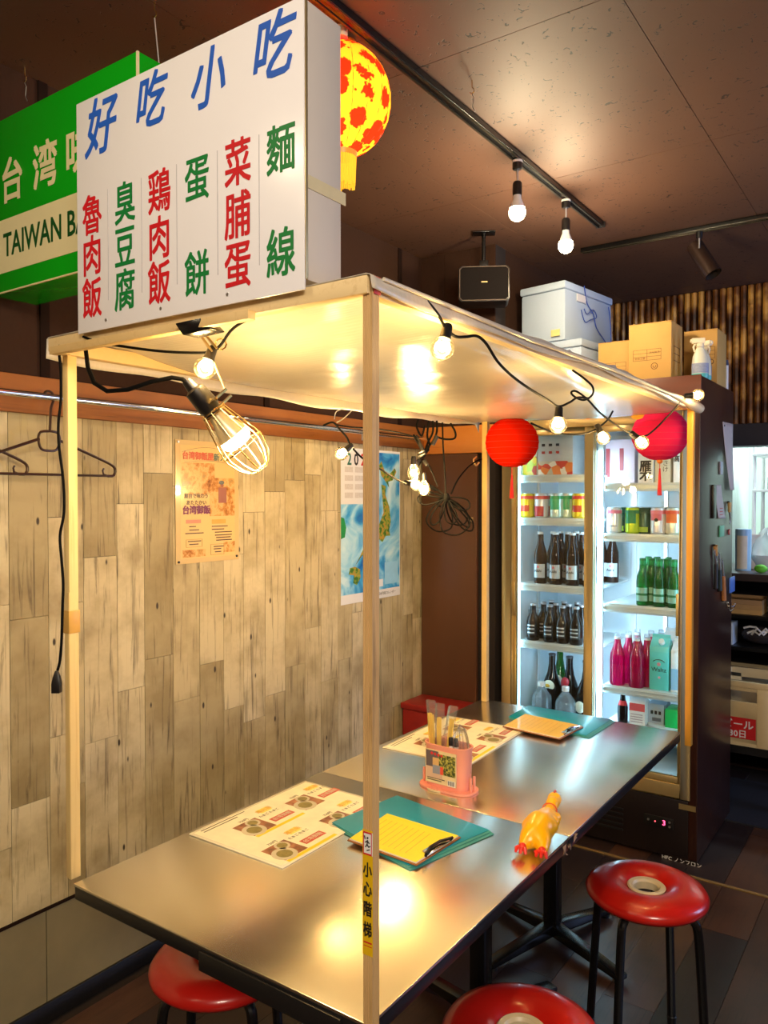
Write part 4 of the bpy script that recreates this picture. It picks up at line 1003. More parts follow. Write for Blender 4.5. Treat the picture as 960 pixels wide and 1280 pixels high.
# ================================================================== LAMP TRACKS AND CEILING LAMPS
TXX = 0.895
def track(name, a, b_, label):
    t = thing(name, label, 'track', (Vector(a) + Vector(b_)) / 2)
    part('rail', MB().bar(a, b_, 0.034, 0.020), M_blackm, t, True, 0.001)
    d = (Vector(b_) - Vector(a)).normalized(); sd = d.cross(Vector((0, 0, 1)))
    o_ = Vector((0, 0, -0.0105))
    for s_ in (-0.011, 0.011):
        part('rail_lip', MB().bar(Vector(a) + sd * s_ + o_, Vector(b_) + sd * s_ + o_, 0.007, 0.003), mat('track_lip', srgb(70, 66, 56), 0.3, 0.6), t, True)
    part('end_cap', MB().bar(b_, Vector(b_) + d * 0.012, 0.037, 0.023), M_black, t, True, 0.001)
    return t
track('lamp_track', (TXX, -1.2, ZC - 0.0105), (TXX, 3.26, ZC - 0.0105), 'long black ceiling lamp track running above the stall toward the fridge')
ty = at(850, 288, z=ZC).y
track('lamp_track', (0.70, ty, ZC - 0.0105), (3.4, ty, ZC - 0.0105), 'black ceiling lamp track crossing in front of the bamboo wall')
def track_bulb(y, label, lit=9.0, group=None):
    t = thing('track_lamp', label, 'lamp', (TXX, y, ZC - 0.022), group='bulb lamps on the ceiling track')
    part('adaptor', MB().lathe([(0, 0), (0.017, 0), (0.017, -0.028), (0.013, -0.032), (0, -0.032)], 16), M_black, t)
    part('adaptor_cap', MB().lathe([(0.0172, -0.001), (0.0176, -0.002), (0.0176, -0.008), (0.0172, -0.009)], 16), M_white, t)
    part('stem', MB().cyl((0, 0, -0.03), (0, 0, -0.075), 0.004, None, 8), M_alu, t)
    part('socket', MB().lathe([(0, -0.072), (0.012, -0.072), (0.016, -0.078), (0.016, -0.118), (0, -0.118)], 16), M_black, t)
    b_ = part('bulb', MB().lathe([(0.013, -0.118), (0.014, -0.130), (0.022, -0.150), (0.0255, -0.160), (0.0, -0.160)], 20), M_whitep, t, label='bulb with white neck')
    o_ = link('glowing_dome', MB().lathe([(0.0258, -0.1605), (0.0285, -0.172), (0.0275, -0.185), (0.020, -0.197), (0.010, -0.203), (0, -0.204)], 20).mesh('glowing_dome', M_led), b_)
    light('track_lamp_light', 'POINT', (TXX, y, ZC - 0.022 - 0.235), lit, (1.0, 0.80, 0.50), 0.03)
track_bulb(at(637, 195, z=ZC).y, 'lit bulb lamp on the ceiling track, nearer of the two in view')
track_bulb(at(705, 243, z=ZC).y, 'lit bulb lamp near the far end of the ceiling track')
track_bulb(0.0, 'added unseen bulb lamp on the ceiling track just above the photographer', 6.0)  # extra bulb out of view, added for light at the stall front
track_bulb(-0.9, 'added unseen bulb lamp on the ceiling track behind the photographer')  # extra bulb out of view, added to light the closed room
sx = at(878, 288, z=ZC).x
t = thing('track_spotlight', 'dark cylinder spotlight, unlit, tilted on the rear ceiling track', 'spotlight', (sx, ty, ZC - 0.022))
part('adaptor', MB().cyl((0, 0, 0), (0, 0, -0.028), 0.014, None, 12), M_black, t)
part('stem', MB().cyl((0, 0, -0.028), (0, 0, -0.07), 0.004, None, 8), M_alu, t)
A = at(868, 307, d=3.42) - t.location; B = at(892, 343, d=3.36) - t.location
cyl_ = MB().tube([A, B], 0.036, 20, caps=False)
part('barrel', cyl_.tube([A, A - (B - A).normalized() * 0.004], [0.036, 0.030], 20), mat('bronze_barrel', srgb(62, 46, 40), 0.3, 0.5), t)
part('reflector', MB().tube([B, B - (B - A) * 0.5, B - (B - A) * 0.6], [0.034, 0.024, 0.006], 20, caps=False), M_dark, t)

# speaker hanging from the ceiling
sc_ = at(605, 355, d=3.40)
t = thing('ceiling_speaker', 'black box loudspeaker hanging from the ceiling in the far corner', 'speaker', (sc_.x, sc_.y, sc_.z), R(30))
W2, H2 = 0.11, 0.077
def rrect(w_, h_, c_): return [(-w_ + c_, -h_), (w_ - c_, -h_), (w_, -h_ + c_), (w_, h_ - c_), (w_ - c_, h_), (-w_ + c_, h_), (-w_, h_ - c_), (-w_, -h_ + c_)]
part('cabinet', MB().prism(rrect(W2, H2, 0.012), 0.13, fr((0, 0.12, 0), (1, 0, 0), (0, 0, 1))), M_black, t, False, 0.002)
part('grille', MB().prism(rrect(W2 - 0.008, H2 - 0.008, 0.010), 0.004, fr((0, -0.0105, 0), (1, 0, 0), (0, 0, 1))), mat('grille_cloth', srgb(22, 18, 17), 0.9, var=0.4, scale=700, spec=0.1), t)
part('trim', MB().tube([(x_, -0.0135, z_) for x_, z_ in rrect(W2 - 0.005, H2 - 0.005, 0.011)], 0.0012, 5, closed=True), mat('speaker_trim', srgb(120, 104, 90), 0.4), t)
part('badge', MB().box(-0.012, 0.014, -0.0165, -0.014, 0.003, 0.008), M_gold, t)
part('bracket', MB().cyl((0, 0.05, H2), (0, 0.05, ZC - sc_.z - 0.006), 0.009, None, 10).box(-0.05, 0.05, 0.02, 0.08, ZC - sc_.z - 0.006, ZC - sc_.z - 0.0005).box(-0.02, 0.02, 0.03, 0.07, H2, H2 + 0.035), M_blackm, t, False, 0.001)

# ================================================================== CLOTHES RAIL AND HANGERS
zr = at(300, 523, x=0.065).z
t = thing('clothes_rail', 'long chrome clothes rail on the orange board above the planks', 'rail', (0.065, 1.4, zr))
part('tube', MB().cyl((0, -2.6, 0), (0, 1.82, 0), 0.0095, None, 16), M_chrome, t)
for y in (-1.3, 1.35): part('bracket', MB().box(-0.043, 0.0, y - 0.006, y + 0.006, -0.012, -0.008).box(-0.043, -0.040, y - 0.012, y + 0.012, -0.03, 0.02), M_alu, t)
def hanger(y, tilt, label, x=0.065):
    t = thing('coat_hanger', label, 'hanger', (x, y, zr - 0.0), tilt, group='brown plastic hangers on the chrome rail')
    hk = [(0.0, -0.012 + 0.0, -0.004), (0, -0.010, 0.010), (0, 0.0, 0.016), (0, 0.011, 0.009), (0, 0.013, -0.008), (0, 0.006, -0.030), (0, 0.004, -0.068), (0, 0.002, -0.095)]
    hk = [(0, a * 1.1, b_ * 1.0) for _, a, b_ in hk]
    part('hook', MB().tube(smooth([Vector(p) for p in hk], 3), 0.0036, 8), M_brownpl, t)
    dz_ = -0.022
    mid = [(0, 0.004, -0.072), (0, -0.024, -0.076), (0, -0.030, -0.098), (0, -0.022, -0.122), (0, 0.0, -0.126), (0, 0.022, -0.122), (0, 0.032, -0.098), (0, 0.026, -0.076)]
    part('centre_loop', MB().tube(smooth([Vector(p) + Vector((0, 0, dz_)) for p in mid + mid[:1]], 3)[:-1], 0.0036, 8, closed=True), M_brownpl, t)
    for s_ in (-1, 1):
        arm = [(0, s_ * 0.028, -0.095), (0, s_ * 0.10, -0.122), (0, s_ * 0.185, -0.155), (0, s_ * 0.205, -0.172), (0, s_ * 0.200, -0.190), (0, s_ * 0.18, -0.192)]
        part('arm', MB().tube(smooth([Vector(p) + Vector((0, 0, dz_)) for p in arm], 3), 0.0042, 8), M_brownpl, t)
        part('notch_hook', MB().tube([(0, s_ * 0.178, -0.213), (0, s_ * 0.166, -0.208), (0, s_ * 0.164, -0.198), (0, s_ * 0.168, -0.192)], 0.003, 6), M_brownpl, t)
    part('bar', MB().tube([(0, -0.19, -0.2135), (0, 0.19, -0.2135)], 0.0036, 8), M_brownpl, t)
yh = at(70, 500, x=0.10).y
hanger(yh, R(-3), 'dark brown coat hanger hanging full in view behind the left post')
hanger(yh - 0.26, R(4), 'dark brown coat hanger cut by the left edge of the photo')

# ================================================================== POSTER AND CALENDAR ON THE PLANKS
def on_wall(px, py, x=0.003): return at(px, py, x=x)
def wallrect(pxl, pxr, pyt, pyb):
    y0, y1 = on_wall(pxl, pyt).y, on_wall(pxr, pyt).y
    return y0, y1, on_wall(pxl, pyb).z, on_wall(pxl, pyt).z
y0, y1, z0, z1 = wallrect(219, 298, 549, 706)
PW, PH = y1 - y0, z1 - z0
po = thing('food_poster', 'laminated tan restaurant poster pinned to the plank wall', 'poster', (0.004, (y0 + y1) / 2, z0))
part('sheet', MB().box(0.0016, 0.0030, y0, y1, z0, z1), mat('poster_margin', srgb(214, 186, 132), 0.18, var=0.03, coat=0.6), po, True)
def pbox(u0, u1, v0, v1, m_, name='printed_block', t_=0.0002, lvl=1):
    return part(name, MB().box(0.0030, 0.0030 + t_ * lvl, y0 + u0 * PW, y0 + u1 * PW, z0 + v0 * PH, z0 + v1 * PH), m_, po, True)
m, tt, out = nt('poster_print')          # faded print: town lane drawing as blotches of ink
b = N(tt, 'ShaderNodeBsdfPrincipled', i_Roughness=0.2); g = N(tt, 'ShaderNodeNewGeometry')
n = N(tt, 'ShaderNodeTexNoise', i_Scale=16, i_Detail=9, i_Distortion=0.15, i_Roughness=0.7); tt.links.new(g.outputs['Position'], n.inputs['Vector'])
r_ = ramp(tt, n.outputs['Fac'], [(0.34, srgb(120, 70, 30)), (0.44, srgb(196, 134, 66)), (0.52, srgb(224, 186, 122)), (0.60, srgb(200, 150, 80)), (0.70, srgb(140, 130, 96))])
tt.links.new(r_.outputs[0], b.inputs['Base Color']); tt.links.new(b.outputs[0], out.inputs[0]); M_pprint = m
M_tan = mat('poster_tan', srgb(226, 192, 128), 0.2, var=0.05, scale=12)
pbox(0.07, 0.93, 0.04, 0.96, M_tan, 'printed_ground')
pbox(0.09, 0.60, 0.56, 0.82, M_pprint, 'printed_street', lvl=2)
pbox(0.52, 0.93, 0.38, 0.70, M_pprint, 'printed_food_stall', lvl=3)
pbox(0.10, 0.45, 0.05, 0.11, M_pprint, 'printed_vignette', lvl=2); pbox(0.74, 0.93, 0.07, 0.16, M_pprint, 'printed_vignette', lvl=2)
pbox(0.15, 0.38, 0.325, 0.355, mat('poster_pink', srgb(222, 130, 96), 0.4), 'printed_tab', lvl=2); pbox(0.55, 0.78, 0.315, 0.352, mat('poster_gold', srgb(214, 160, 60), 0.4), 'printed_tab', lvl=2)
M_pb, M_pr, M_pp = mat('poster_brown', srgb(70, 44, 30), 0.4), mat('poster_orange', srgb(202, 84, 28), 0.4), mat('poster_purple', srgb(112, 14, 70), 0.4)
def ptext(s, u, v, size, m_, **k): lettering(s, size, fr((0.0042, y0 + u * PW, z0 + v * PH), (0, 1, 0), (0, 0, 1)), m_, po, extrude=0.0001, **k)
def pline(u, v, wd, m_=None): pbox(u, u + wd, v, v + 0.008, m_ or M_pb, 'printed_line', lvl=5)
ptext('台湾御飯屋', 0.34, 0.872, 0.028, M_pr, weight=0.03)
ptext('新メ', 0.68, 0.868, 0.028, mat('poster_teal', srgb(70, 100, 84), 0.4), weight=0.02)
ptext('屋台で味わう', 0.31, 0.547, 0.018, M_pb, weight=0.02); ptext('あたたかい', 0.31, 0.492, 0.018, M_pb, weight=0.02); ptext('台湾御飯', 0.31, 0.43, 0.031, M_pp, weight=0.04)
arc = MB().tube([(0.0036, y0 + (0.1 + 0.8 * i / 14) * PW, z0 + (0.905 + 0.045 * math.sin(PI * i / 14)) * PH) for i in range(15)], 0.0006, 4).tube([(0.0036, y0 + (0.13 + 0.74 * i / 14) * PW, z0 + (0.82 + 0.02 * math.sin(PI * i / 14)) * PH) for i in range(15)], 0.0006, 4)
part('printed_arc', arc, M_pb, po, True)
for u, v, wd in ((0.20, 0.295, 0.1), (0.20, 0.267, 0.15), (0.14, 0.24, 0.28), (0.55, 0.29, 0.26), (0.55, 0.265, 0.2), (0.60, 0.24, 0.28), (0.60, 0.215, 0.28), (0.62, 0.195, 0.24), (0.62, 0.172, 0.26), (0.18, 0.175, 0.2), (0.20, 0.15, 0.14), (0.58, 0.12, 0.16), (0.58, 0.10, 0.12), (0.60, 0.075, 0.1)): pline(u, v, wd)
for u0, u1, v0, v1 in ((0.15, 0.40, 0.13, 0.195), (0.53, 0.75, 0.055, 0.145)):
    fb = MB()
    for a in ((u0, u1, v0, v0 + .003), (u0, u1, v1 - .003, v1), (u0, u0 + .006, v0, v1), (u1 - .006, u1, v0, v1)): fb.box(0.003, 0.0038, y0 + a[0] * PW, y0 + a[1] * PW, z0 + a[2] * PH, z0 + a[3] * PH)
    part('printed_frame', fb, mat('poster_frame', srgb(170, 130, 60), 0.4), po, True)
pf = MB().ball((0.003, y0 + 0.72 * PW, z0 + 0.640 * PH), 0.010, 12, (0.1, 1, 1)).box(0.003, 0.0042, y0 + 0.66 * PW, y0 + 0.79 * PW, z0 + 0.49 * PH, z0 + 0.62 * PH)
part('printed_vendor', pf, mat('vendor_brown', srgb(150, 84, 62), 0.4), po, True)
part('printed_cap', MB().ball((0.004, y0 + 0.71 * PW, z0 + 0.662 * PH), 0.012, 12, (0.1, 1.1, .6)), mat('vendor_cap', srgb(96, 100, 96), 0.4), po, True)
for u, v in ((0.04, 0.982), (0.96, 0.982), (0.04, 0.018), (0.96, 0.03)): part('pin', MB().cyl((0.003, y0 + u * PW, z0 + v * PH), (0.0065, y0 + u * PW, z0 + v * PH), 0.004, None, 10), M_ink if v < .5 else M_alu, po, True)

y0, y1, z0, z1 = wallrect(426, 500, 558, 757)
z1 = on_wall(426, 559).z
PW, PH = y1 - y0, z1 - z0
po = thing('map_calendar', 'tall wall calendar with a map of Japan beside the corner', 'calendar', (0.004, (y0 + y1) / 2, z0))
part('sheet', MB().box(0.0016, 0.0030, y0, y1, z0, z1), mat('calendar_white', srgb(226, 224, 220), 0.4, var=0.02), po, True)
m, tt, out = nt('map_sea')
b = N(tt, 'ShaderNodeBsdfPrincipled', i_Roughness=0.3); g = N(tt, 'ShaderNodeNewGeometry')
n = N(tt, 'ShaderNodeTexNoise', i_Scale=5.5, i_Detail=5, i_Distortion=1.2); tt.links.new(g.outputs['Position'], n.inputs['Vector'])
r_ = ramp(tt, n.outputs['Fac'], [(0.36, srgb(18, 100, 180)), (0.47, srgb(60, 160, 215)), (0.58, srgb(150, 208, 232)), (0.7, srgb(206, 232, 240))])
tt.links.new(r_.outputs[0], b.inputs['Base Color']); tt.links.new(b.outputs[0], out.inputs[0])
part('sea_print', MB().box(0.003, 0.0032, y0 + 0.0 * PW, y1 - 0.01 * PW, z0 + 0.06 * PH, z0 + 0.64 * PH).box(0.003, 0.0032, y0 + 0.5 * PW, y1 - 0.01 * PW, z0 + 0.64 * PH, z0 + 0.985 * PH), m, po, True)
m, tt, out = nt('map_land')
b = N(tt, 'ShaderNodeBsdfPrincipled', i_Roughness=0.3); g = N(tt, 'ShaderNodeNewGeometry')
n = N(tt, 'ShaderNodeTexNoise', i_Scale=60, i_Detail=3); tt.links.new(g.outputs['Position'], n.inputs['Vector'])
r_ = ramp(tt, n.outputs['Fac'], [(0.40, srgb(60, 110, 40)), (0.50, srgb(140, 160, 60)), (0.60, srgb(186, 140, 60))])
tt.links.new(r_.outputs[0], b.inputs['Base Color']); tt.links.new(b.outputs[0], out.inputs[0]); M_land = m
def isl(pts, name='island_print', m_=None):
    part(name, MB().prism([(y0 + u * PW, z0 + v * PH) for u, v in pts], 0.0003, fr((0.0032, 0, 0), (0, 1, 0), (0, 0, 1))), m_ or M_land, po, True)
isl([(0.66, .93), (0.72, .86), (0.80, .84), (0.90, .885), (0.93, .86), (0.86, .80), (0.78, .79), (0.80, .75), (0.72, .80), (0.66, .83), (0.62, .90)])                     # northern island
isl([(0.66, .77), (0.74, .76), (0.73, .70), (0.80, .62), (0.83, .52), (0.80, .46), (0.82, .42), (0.74, .42), (0.68, .38), (0.62, .40), (0.54, .36), (0.44, .36), (0.36, .31), (0.26, .27), (0.22, .24), (0.30, .30), (0.42, .40), (0.54, .44), (0.62, .50), (0.70, .58), (0.68, .68)])  # main island
isl([(0.34, .25), (0.44, .275), (0.50, .30), (0.52, .265), (0.44, .235), (0.38, .22)])
isl([(0.14, .23), (0.22, .235), (0.30, .215), (0.31, .16), (0.25, .115), (0.19, .13), (0.20, .18), (0.12, .19)])
isl([(0.0, .56), (0.05, .55), (0.08, .49), (0.06, .43), (0.0, .42)], 'peninsula_print', mat('map_green', srgb(30, 140, 70), 0.4))
part('inset_map', MB().box(0.0032, 0.0036, y0 + 0.72 * PW, y0 + 0.96 * PW, z0 + 0.09 * PH, z0 + 0.24 * PH), mat('inset_blue', srgb(150, 205, 235), 0.4), po, True)
part('legend_box', MB().box(0.0032, 0.0036, y0 + 0.60 * PW, y0 + 0.69 * PW, z0 + 0.08 * PH, z0 + 0.13 * PH), M_white, po, True)
for c_, u, m_ in (('2', 0.13, mat('cal_green', srgb(50, 110, 90), 0.4)), ('0', 0.24, M_ink), ('2', 0.35, M_red), ('4', 0.46, M_blue)):
    lettering(c_, 0.072, fr((0.0036, y0 + u * PW, z0 + 0.925 * PH), (0, 1, 0), (0, 0, 1)), m_, po, extrude=0.0001, weight=0.02, sx=0.9)
for i in range(4):
    for j in range(3):
        part('month_grid', MB().box(0.003, 0.0033, y0 + (0.06 + 0.16 * j) * PW, y0 + (0.19 + 0.16 * j) * PW, z0 + (0.68 + 0.055 * i) * PH, z0 + (0.715 + 0.055 * i) * PH), mat('grid_grey', srgb(206, 200, 192), 0.5, var=0.2, scale=180), po, True)
lettering('日本列島カレンダー', 0.016, fr((0.0036, y0 + 0.76 * PW, z0 + 0.03 * PH), (0, 1, 0), (0, 0, 1)), M_ink, po, extrude=0.0001)

# red box in the far corner
t = thing('red_box', 'low red painted box standing in the far corner below the brown panel', 'box', (0.19, 3.13, 0))
part('box_body', MB().box(0.03, 0.34, 3.05, 3.235, 0.0, 0.50), M_cardred, t, True, 0.006)
part('lid', MB().box(0.022, 0.348, 3.043, 3.24, 0.501, 0.53), M_cardred, t, True, 0.006)

# ================================================================== STOOLS
def make_stool():
    t = thing('round_stool', 'x', 'stool')
    prof = [(0.046, 0.428), (0.10, 0.422), (0.148, 0.424), (0.157, 0.434), (0.158, 0.443), (0.150, 0.455), (0.128, 0.466), (0.10, 0.470), (0.07, 0.465), (0.050, 0.452), (0.046, 0.444), (0.046, 0.428)]
    part('seat', MB().lathe(prof, 48), M_redv, t, ang=70)
    part('centre_ring', MB().lathe([(0.034, 0.430), (0.0455, 0.430), (0.0465, 0.450), (0.050, 0.4545), (0.046, 0.458), (0.036, 0.456), (0.032, 0.450), (0.034, 0.430)], 32), M_creamp, t)
    for k in range(4):
        a = k * PI / 2 + PI / 4
        c_, s_ = math.cos(a), math.sin(a)
        pts = smooth([Vector((r_ * c_, r_ * s_, z)) for r_, z in ((0.05, 0.418), (0.10, 0.416), (0.128, 0.405), (0.140, 0.375), (0.150, 0.25), (0.165, 0.008))], 4)
        l = part('leg', MB().tube(pts, 0.0115, 10), M_blackm, t)
        link('rubber_foot', MB().lathe([(0, 0), (0.013, 0), (0.014, 0.022), (0.0125, 0.024), (0, 0.024)], 12, Matrix.Translation((0.165 * c_, 0.165 * s_, 0.0))).mesh('rubber_foot', M_black), l)
    part('under_ring', MB().tube([(0.09 * math.cos(k * PI / 12), 0.09 * math.sin(k * PI / 12), 0.4165) for k in range(24)], 0.005, 6, closed=True), M_blackm, t)
    return t
ps = make_stool()
sp_ = [at(808, 1107, z=0.455), at(652, 1287, z=0.455), at(276, 1196, z=0.455), None]
place(ps, True, (sp_[0].x, sp_[0].y, 0), 'red vinyl ring-seat stool standing right of the tables, whole in view', 'red ring-seat stools', R(36))
place(ps, False, (sp_[1].x, sp_[1].y, 0), 'red vinyl ring-seat stool cut by the bottom edge of the photo', 'red ring-seat stools', R(40))
place(ps, False, (sp_[2].x, sp_[2].y, 0), 'red vinyl ring-seat stool tucked under the near table on the wall side', 'red ring-seat stools', R(30))

# ================================================================== THINGS ON THE TABLES
ZT = 0.7006
def quad(pts, z, th): return MB().slab([(p[0], p[1], z) for p in pts], th)
M_lam = mat('laminated_paper', srgb(240, 232, 206), 0.25, var=0.02, coat=0.5)
M_photo = None
m, tt, out = nt('food_photo_print')
b = N(tt, 'ShaderNodeBsdfPrincipled', i_Roughness=0.3); g = N(tt, 'ShaderNodeNewGeometry')
n = N(tt, 'ShaderNodeTexNoise', i_Scale=45, i_Detail=4); tt.links.new(g.outputs['Position'], n.inputs['Vector'])
r_ = ramp(tt, n.outputs['Fac'], [(0.36, srgb(120, 74, 48)), (0.5, srgb(160, 100, 66)), (0.66, srgb(186, 134, 96))])
tt.links.new(r_.outputs[0], b.inputs['Base Color']); tt.links.new(b.outputs[0], out.inputs[0]); M_photo = m
M_bowlp = mat('printed_bowl', srgb(206, 196, 170), 0.3, var=0.06, scale=60); M_foodp = mat('printed_food', srgb(138, 126, 70), 0.4, var=0.4, scale=120)
M_redp, M_yelp, M_orp, M_txt = mat('menu_red', srgb(196, 84, 62), 0.4), mat('menu_yellow', srgb(246, 214, 30), 0.4), mat('menu_orange', srgb(236, 176, 60), 0.4), mat('menu_text', srgb(80, 70, 54), 0.5)
def menu(o, xd, yd, W, H, label, rz=0):
    o = Vector(o); t = thing('laminated_menu', label, 'menu', (o.x, o.y, ZT), rz, group='laminated menus on the tables')
    part('sheet', MB().box(0, W, 0, H, 0, 0.0022), M_lam, t, False, 0.0006)
    part('margin', MB().box(0.008, W - 0.008, 0.008, H - 0.008, 0.0022, 0.0024), mat('menu_paper', srgb(246, 238, 208), 0.4), t)
    def rect(u0, u1, v0, v1, m_, name, lv=1): part(name, MB().box(u0 * W, u1 * W, v0 * H, v1 * H, 0.0024, 0.0024 + 0.00012 * lv), m_, t)
    F_ = fr
    for (u, v, yel) in ((0.04, 0.12, 1), (0.52, 0.0, 1), (0.04, 0.56, 0), (0.52, 0.48, 0)):
        v += 0.05
        # one dish block; text runs along the long side (local y)
        rect(u + 0.17, u + 0.42, v + 0.02, v + 0.20, M_photo, 'dish_photo', 1)
        cx, cy = (u + 0.34) * W, (v + 0.075) * H
        part('printed_bowl', MB().lathe([(0, 0.0028), (0.030, 0.0028), (0.030, 0.0024)], 20, Matrix.Translation((cx, cy, 0))), M_bowlp, t)
        part('printed_food', MB().lathe([(0, 0.0030), (0.019, 0.0030), (0.019, 0.0028)], 14, Matrix.Translation((cx, cy, 0))), M_foodp, t)
        cx, cy = (u + 0.23) * W, (v + 0.14) * H
        part('printed_bowl', MB().lathe([(0, 0.0028), (0.019, 0.0028), (0.019, 0.0024)], 20, Matrix.Translation((cx, cy, 0))), M_bowlp, t)
        part('printed_food', MB().lathe([(0, 0.0030), (0.013, 0.0030), (0.013, 0.0028)], 14, Matrix.Translation((cx, cy, 0))), M_foodp, t)
        rect(u + 0.29, u + 0.37, v + 0.23, v + 0.40, M_redp, 'price_strip')
        lettering('台湾御飯', 0.016, F_(((u + 0.33) * W, (v + 0.315) * H, 0.0027), (0, 1, 0), (-1, 0, 0)), M_lam, t, w=False, extrude=0.0001)
        rect(u + 0.08, u + 0.16, v + 0.27, v + 0.36, mat('menu_pale_yellow', srgb(250, 228, 120), 0.4), 'name_patch')
        lettering('鶏肉飯', 0.017, F_(((u + 0.12) * W, (v + 0.315) * H, 0.0027), (0, 1, 0), (-1, 0, 0)), M_orp, t, w=False, extrude=0.0001)
        lettering('たまご たまご', 0.011, F_(((u + 0.20) * W, (v + 0.30) * H, 0.0027), (0, 1, 0), (-1, 0, 0)), M_txt, t, w=False, extrude=0.0001)
        lettering('750円', 0.012, F_(((u + 0.14) * W, (v + 0.13) * H, 0.0027), (0, 1, 0), (-1, 0, 0)), M_txt, t, w=False, extrude=0.0001)
        if yel: rect(u + 0.425, u + 0.46, v + 0.02, v + 0.42, M_yelp, 'yellow_rule')
    for k in range(2): rect(0.04 + 0.035 * k, 0.052 + 0.035 * k, 0.06, 0.40 - 0.08 * k, M_txt, 'small_print')
    return t
menu((0.632, 1.236, 0), None, None, 0.297, 0.42, 'laminated menu with dish photos on the near table beside the teal folder', R(0))
menu((0.640, 2.020, 0), None, None, 0.305, 0.43, 'laminated menu with dish photos lying behind the chopstick caddy on the far table', R(1.5))

def folder(q, label, ztop, n=3):
    c = sum((Vector((p[0], p[1], 0)) for p in q), Vector()) / 4
    t = thing('teal_folder', label, 'folder', (c.x, c.y, ZT), group='teal plastic folders')
    for k in range(n):
        s_ = 1 - 0.012 * k; off = Vector((-0.006 * k, 0.004 * k, 0))
        part('cover' if k else 'back_cover', quad([((Vector((p[0], p[1], 0)) - c) * s_ + c + off) for p in q], ZT + 0.0018 * k, 0.0014), M_tealo if k == n - 1 else M_paperw, t, True, 0.0004)
    return t
M_tealo = mat('teal_cover', srgb(8, 150, 186), 0.3, var=0.05, scale=8, coat=0.2); M_paperw = mat('teal_cover_under', srgb(60, 150, 150), 0.35)
folder([(0.880, 1.465), (1.158, 1.385), (1.222, 1.652), (0.914, 1.705)], 'teal plastic folder under the bright yellow clipboard on the near table', 0)
folder([(0.826, 2.545), (1.144, 2.488), (1.150, 2.728), (0.822, 2.728)], 'teal plastic folder under the amber clipboard near the fridge', 0)
def clipboard(q, z, m_, board, label, clip):
    c = sum((Vector((p[0], p[1], 0)) for p in q), Vector()) / 4
    t = thing('clipboard', label, 'clipboard', (c.x, c.y, z), group='order clipboards')
    V = [Vector((p[0], p[1], 0)) for p in q]
    part('board', quad(V, z, 0.003), board, t, True, 0.0008)
    I = [c + (v - c) * 0.96 for v in V]
    part('paper_stack', quad(I, z + 0.003, 0.003), M_paper, t, True, 0.0004)
    part('order_sheet', quad([c + (v - c) * 0.95 for v in V], z + 0.0062, 0.0006), m_, t, True, label='yellow order sheet')
    # V[1]..V[2] is the clip edge
    a, b_ = V[1], V[2]; mid = (a + b_) / 2; along = (b_ - a).normalized(); inn = (c - mid).normalized()
    zz_ = Vector((0, 0, z + 0.0075))
    part('clip_plate', MB().slab([mid + along * -0.045 + zz_, mid + along * 0.045 + zz_, mid + along * 0.038 + inn * 0.022 + zz_, mid - along * 0.038 + inn * 0.022 + zz_], 0.0022), M_chrome, t, True, 0.0006, label='chrome clip')
    zr_ = Vector((0, 0, z + 0.014))
    part('clip_lever', MB().tube([mid - along * 0.048 + zz_ + inn * 0.004, mid - along * 0.052 + zr_, mid + inn * 0.012 - along * 0.02 + zr_, mid + inn * 0.012 + along * 0.02 + zr_, mid + along * 0.052 + zr_, mid + along * 0.048 + zz_ + inn * 0.004], 0.0035, 8), M_blackm if clip else M_chrome, t, True)
    # ruled lines of the order sheet
    ln = MB(); ex, ey = (I[3] - I[0]), (I[1] - I[0])
    for k in range(9):
        p0 = I[0] + ex * 0.12 + ey * (0.1 + 0.085 * k); p1 = p0 + ex * 0.7; w_ = ey.normalized() * 0.0006
        ln.slab([p0 - w_ + Vector((0, 0, z + 0.0068)), p1 - w_ + Vector((0, 0, z + 0.0068)), p1 + w_ + Vector((0, 0, z + 0.0068)), p0 + w_ + Vector((0, 0, z + 0.0068))], 0.0002)
    part('ruled_lines', ln, mat('sheet_line', srgb(206, 160, 40), 0.5), t, True)
    return t
clipboard([(0.968, 1.412), (1.165, 1.400), (1.175, 1.575), (0.958, 1.585)], ZT + 0.0062, M_yel, M_board, 'clipboard with bright yellow sheet on the near teal folder', 1)
clipboard([(0.862, 2.420), (1.078, 2.400), (1.092, 2.575), (0.860, 2.600)], ZT + 0.0062, M_yel2, M_board, 'clipboard with amber sheet on the far teal folder', 0)

# chopstick caddy
CX, CY = 0.985, 1.852
cc = at(561, 985, z=0.70); CX, CY = cc.x, cc.y
t = thing('chopstick_caddy', 'pink plastic caddy with picture label holding chopsticks and pens', 'caddy', (CX, CY, ZT), R(-2))
def oval(w_, d_, n=40, p=3.2):
    pts = []
    for i in range(n):
        a = 2 * PI * i / n; c_, s_ = math.cos(a), math.sin(a)
        pts.append((w_ * math.copysign(abs(c_) ** (2 / p), c_), d_ * math.copysign(abs(s_) ** (2 / p), s_)))
    return pts
def ovals(rings):       # loft of ovals
    vs, fs = [], []; n = 40
    for (w_, d_, z) in rings: vs += [(x_, y_, z) for x_, y_ in oval(w_, d_)]
    for j in range(len(rings) - 1):
        for i in range(n): k = (i + 1) % n; fs.append((j * n + i, j * n + k, (j + 1) * n + k, (j + 1) * n + i))
    fs.append(tuple(range(n - 1, -1, -1))); fs.append(tuple((len(rings) - 1) * n + i for i in range(n)))
    return MB().add(vs, fs)
part('base_tray', ovals([(0.082, 0.043, 0), (0.084, 0.045, 0.003), (0.084, 0.045, 0.007), (0.080, 0.041, 0.007)]), M_pink, t)
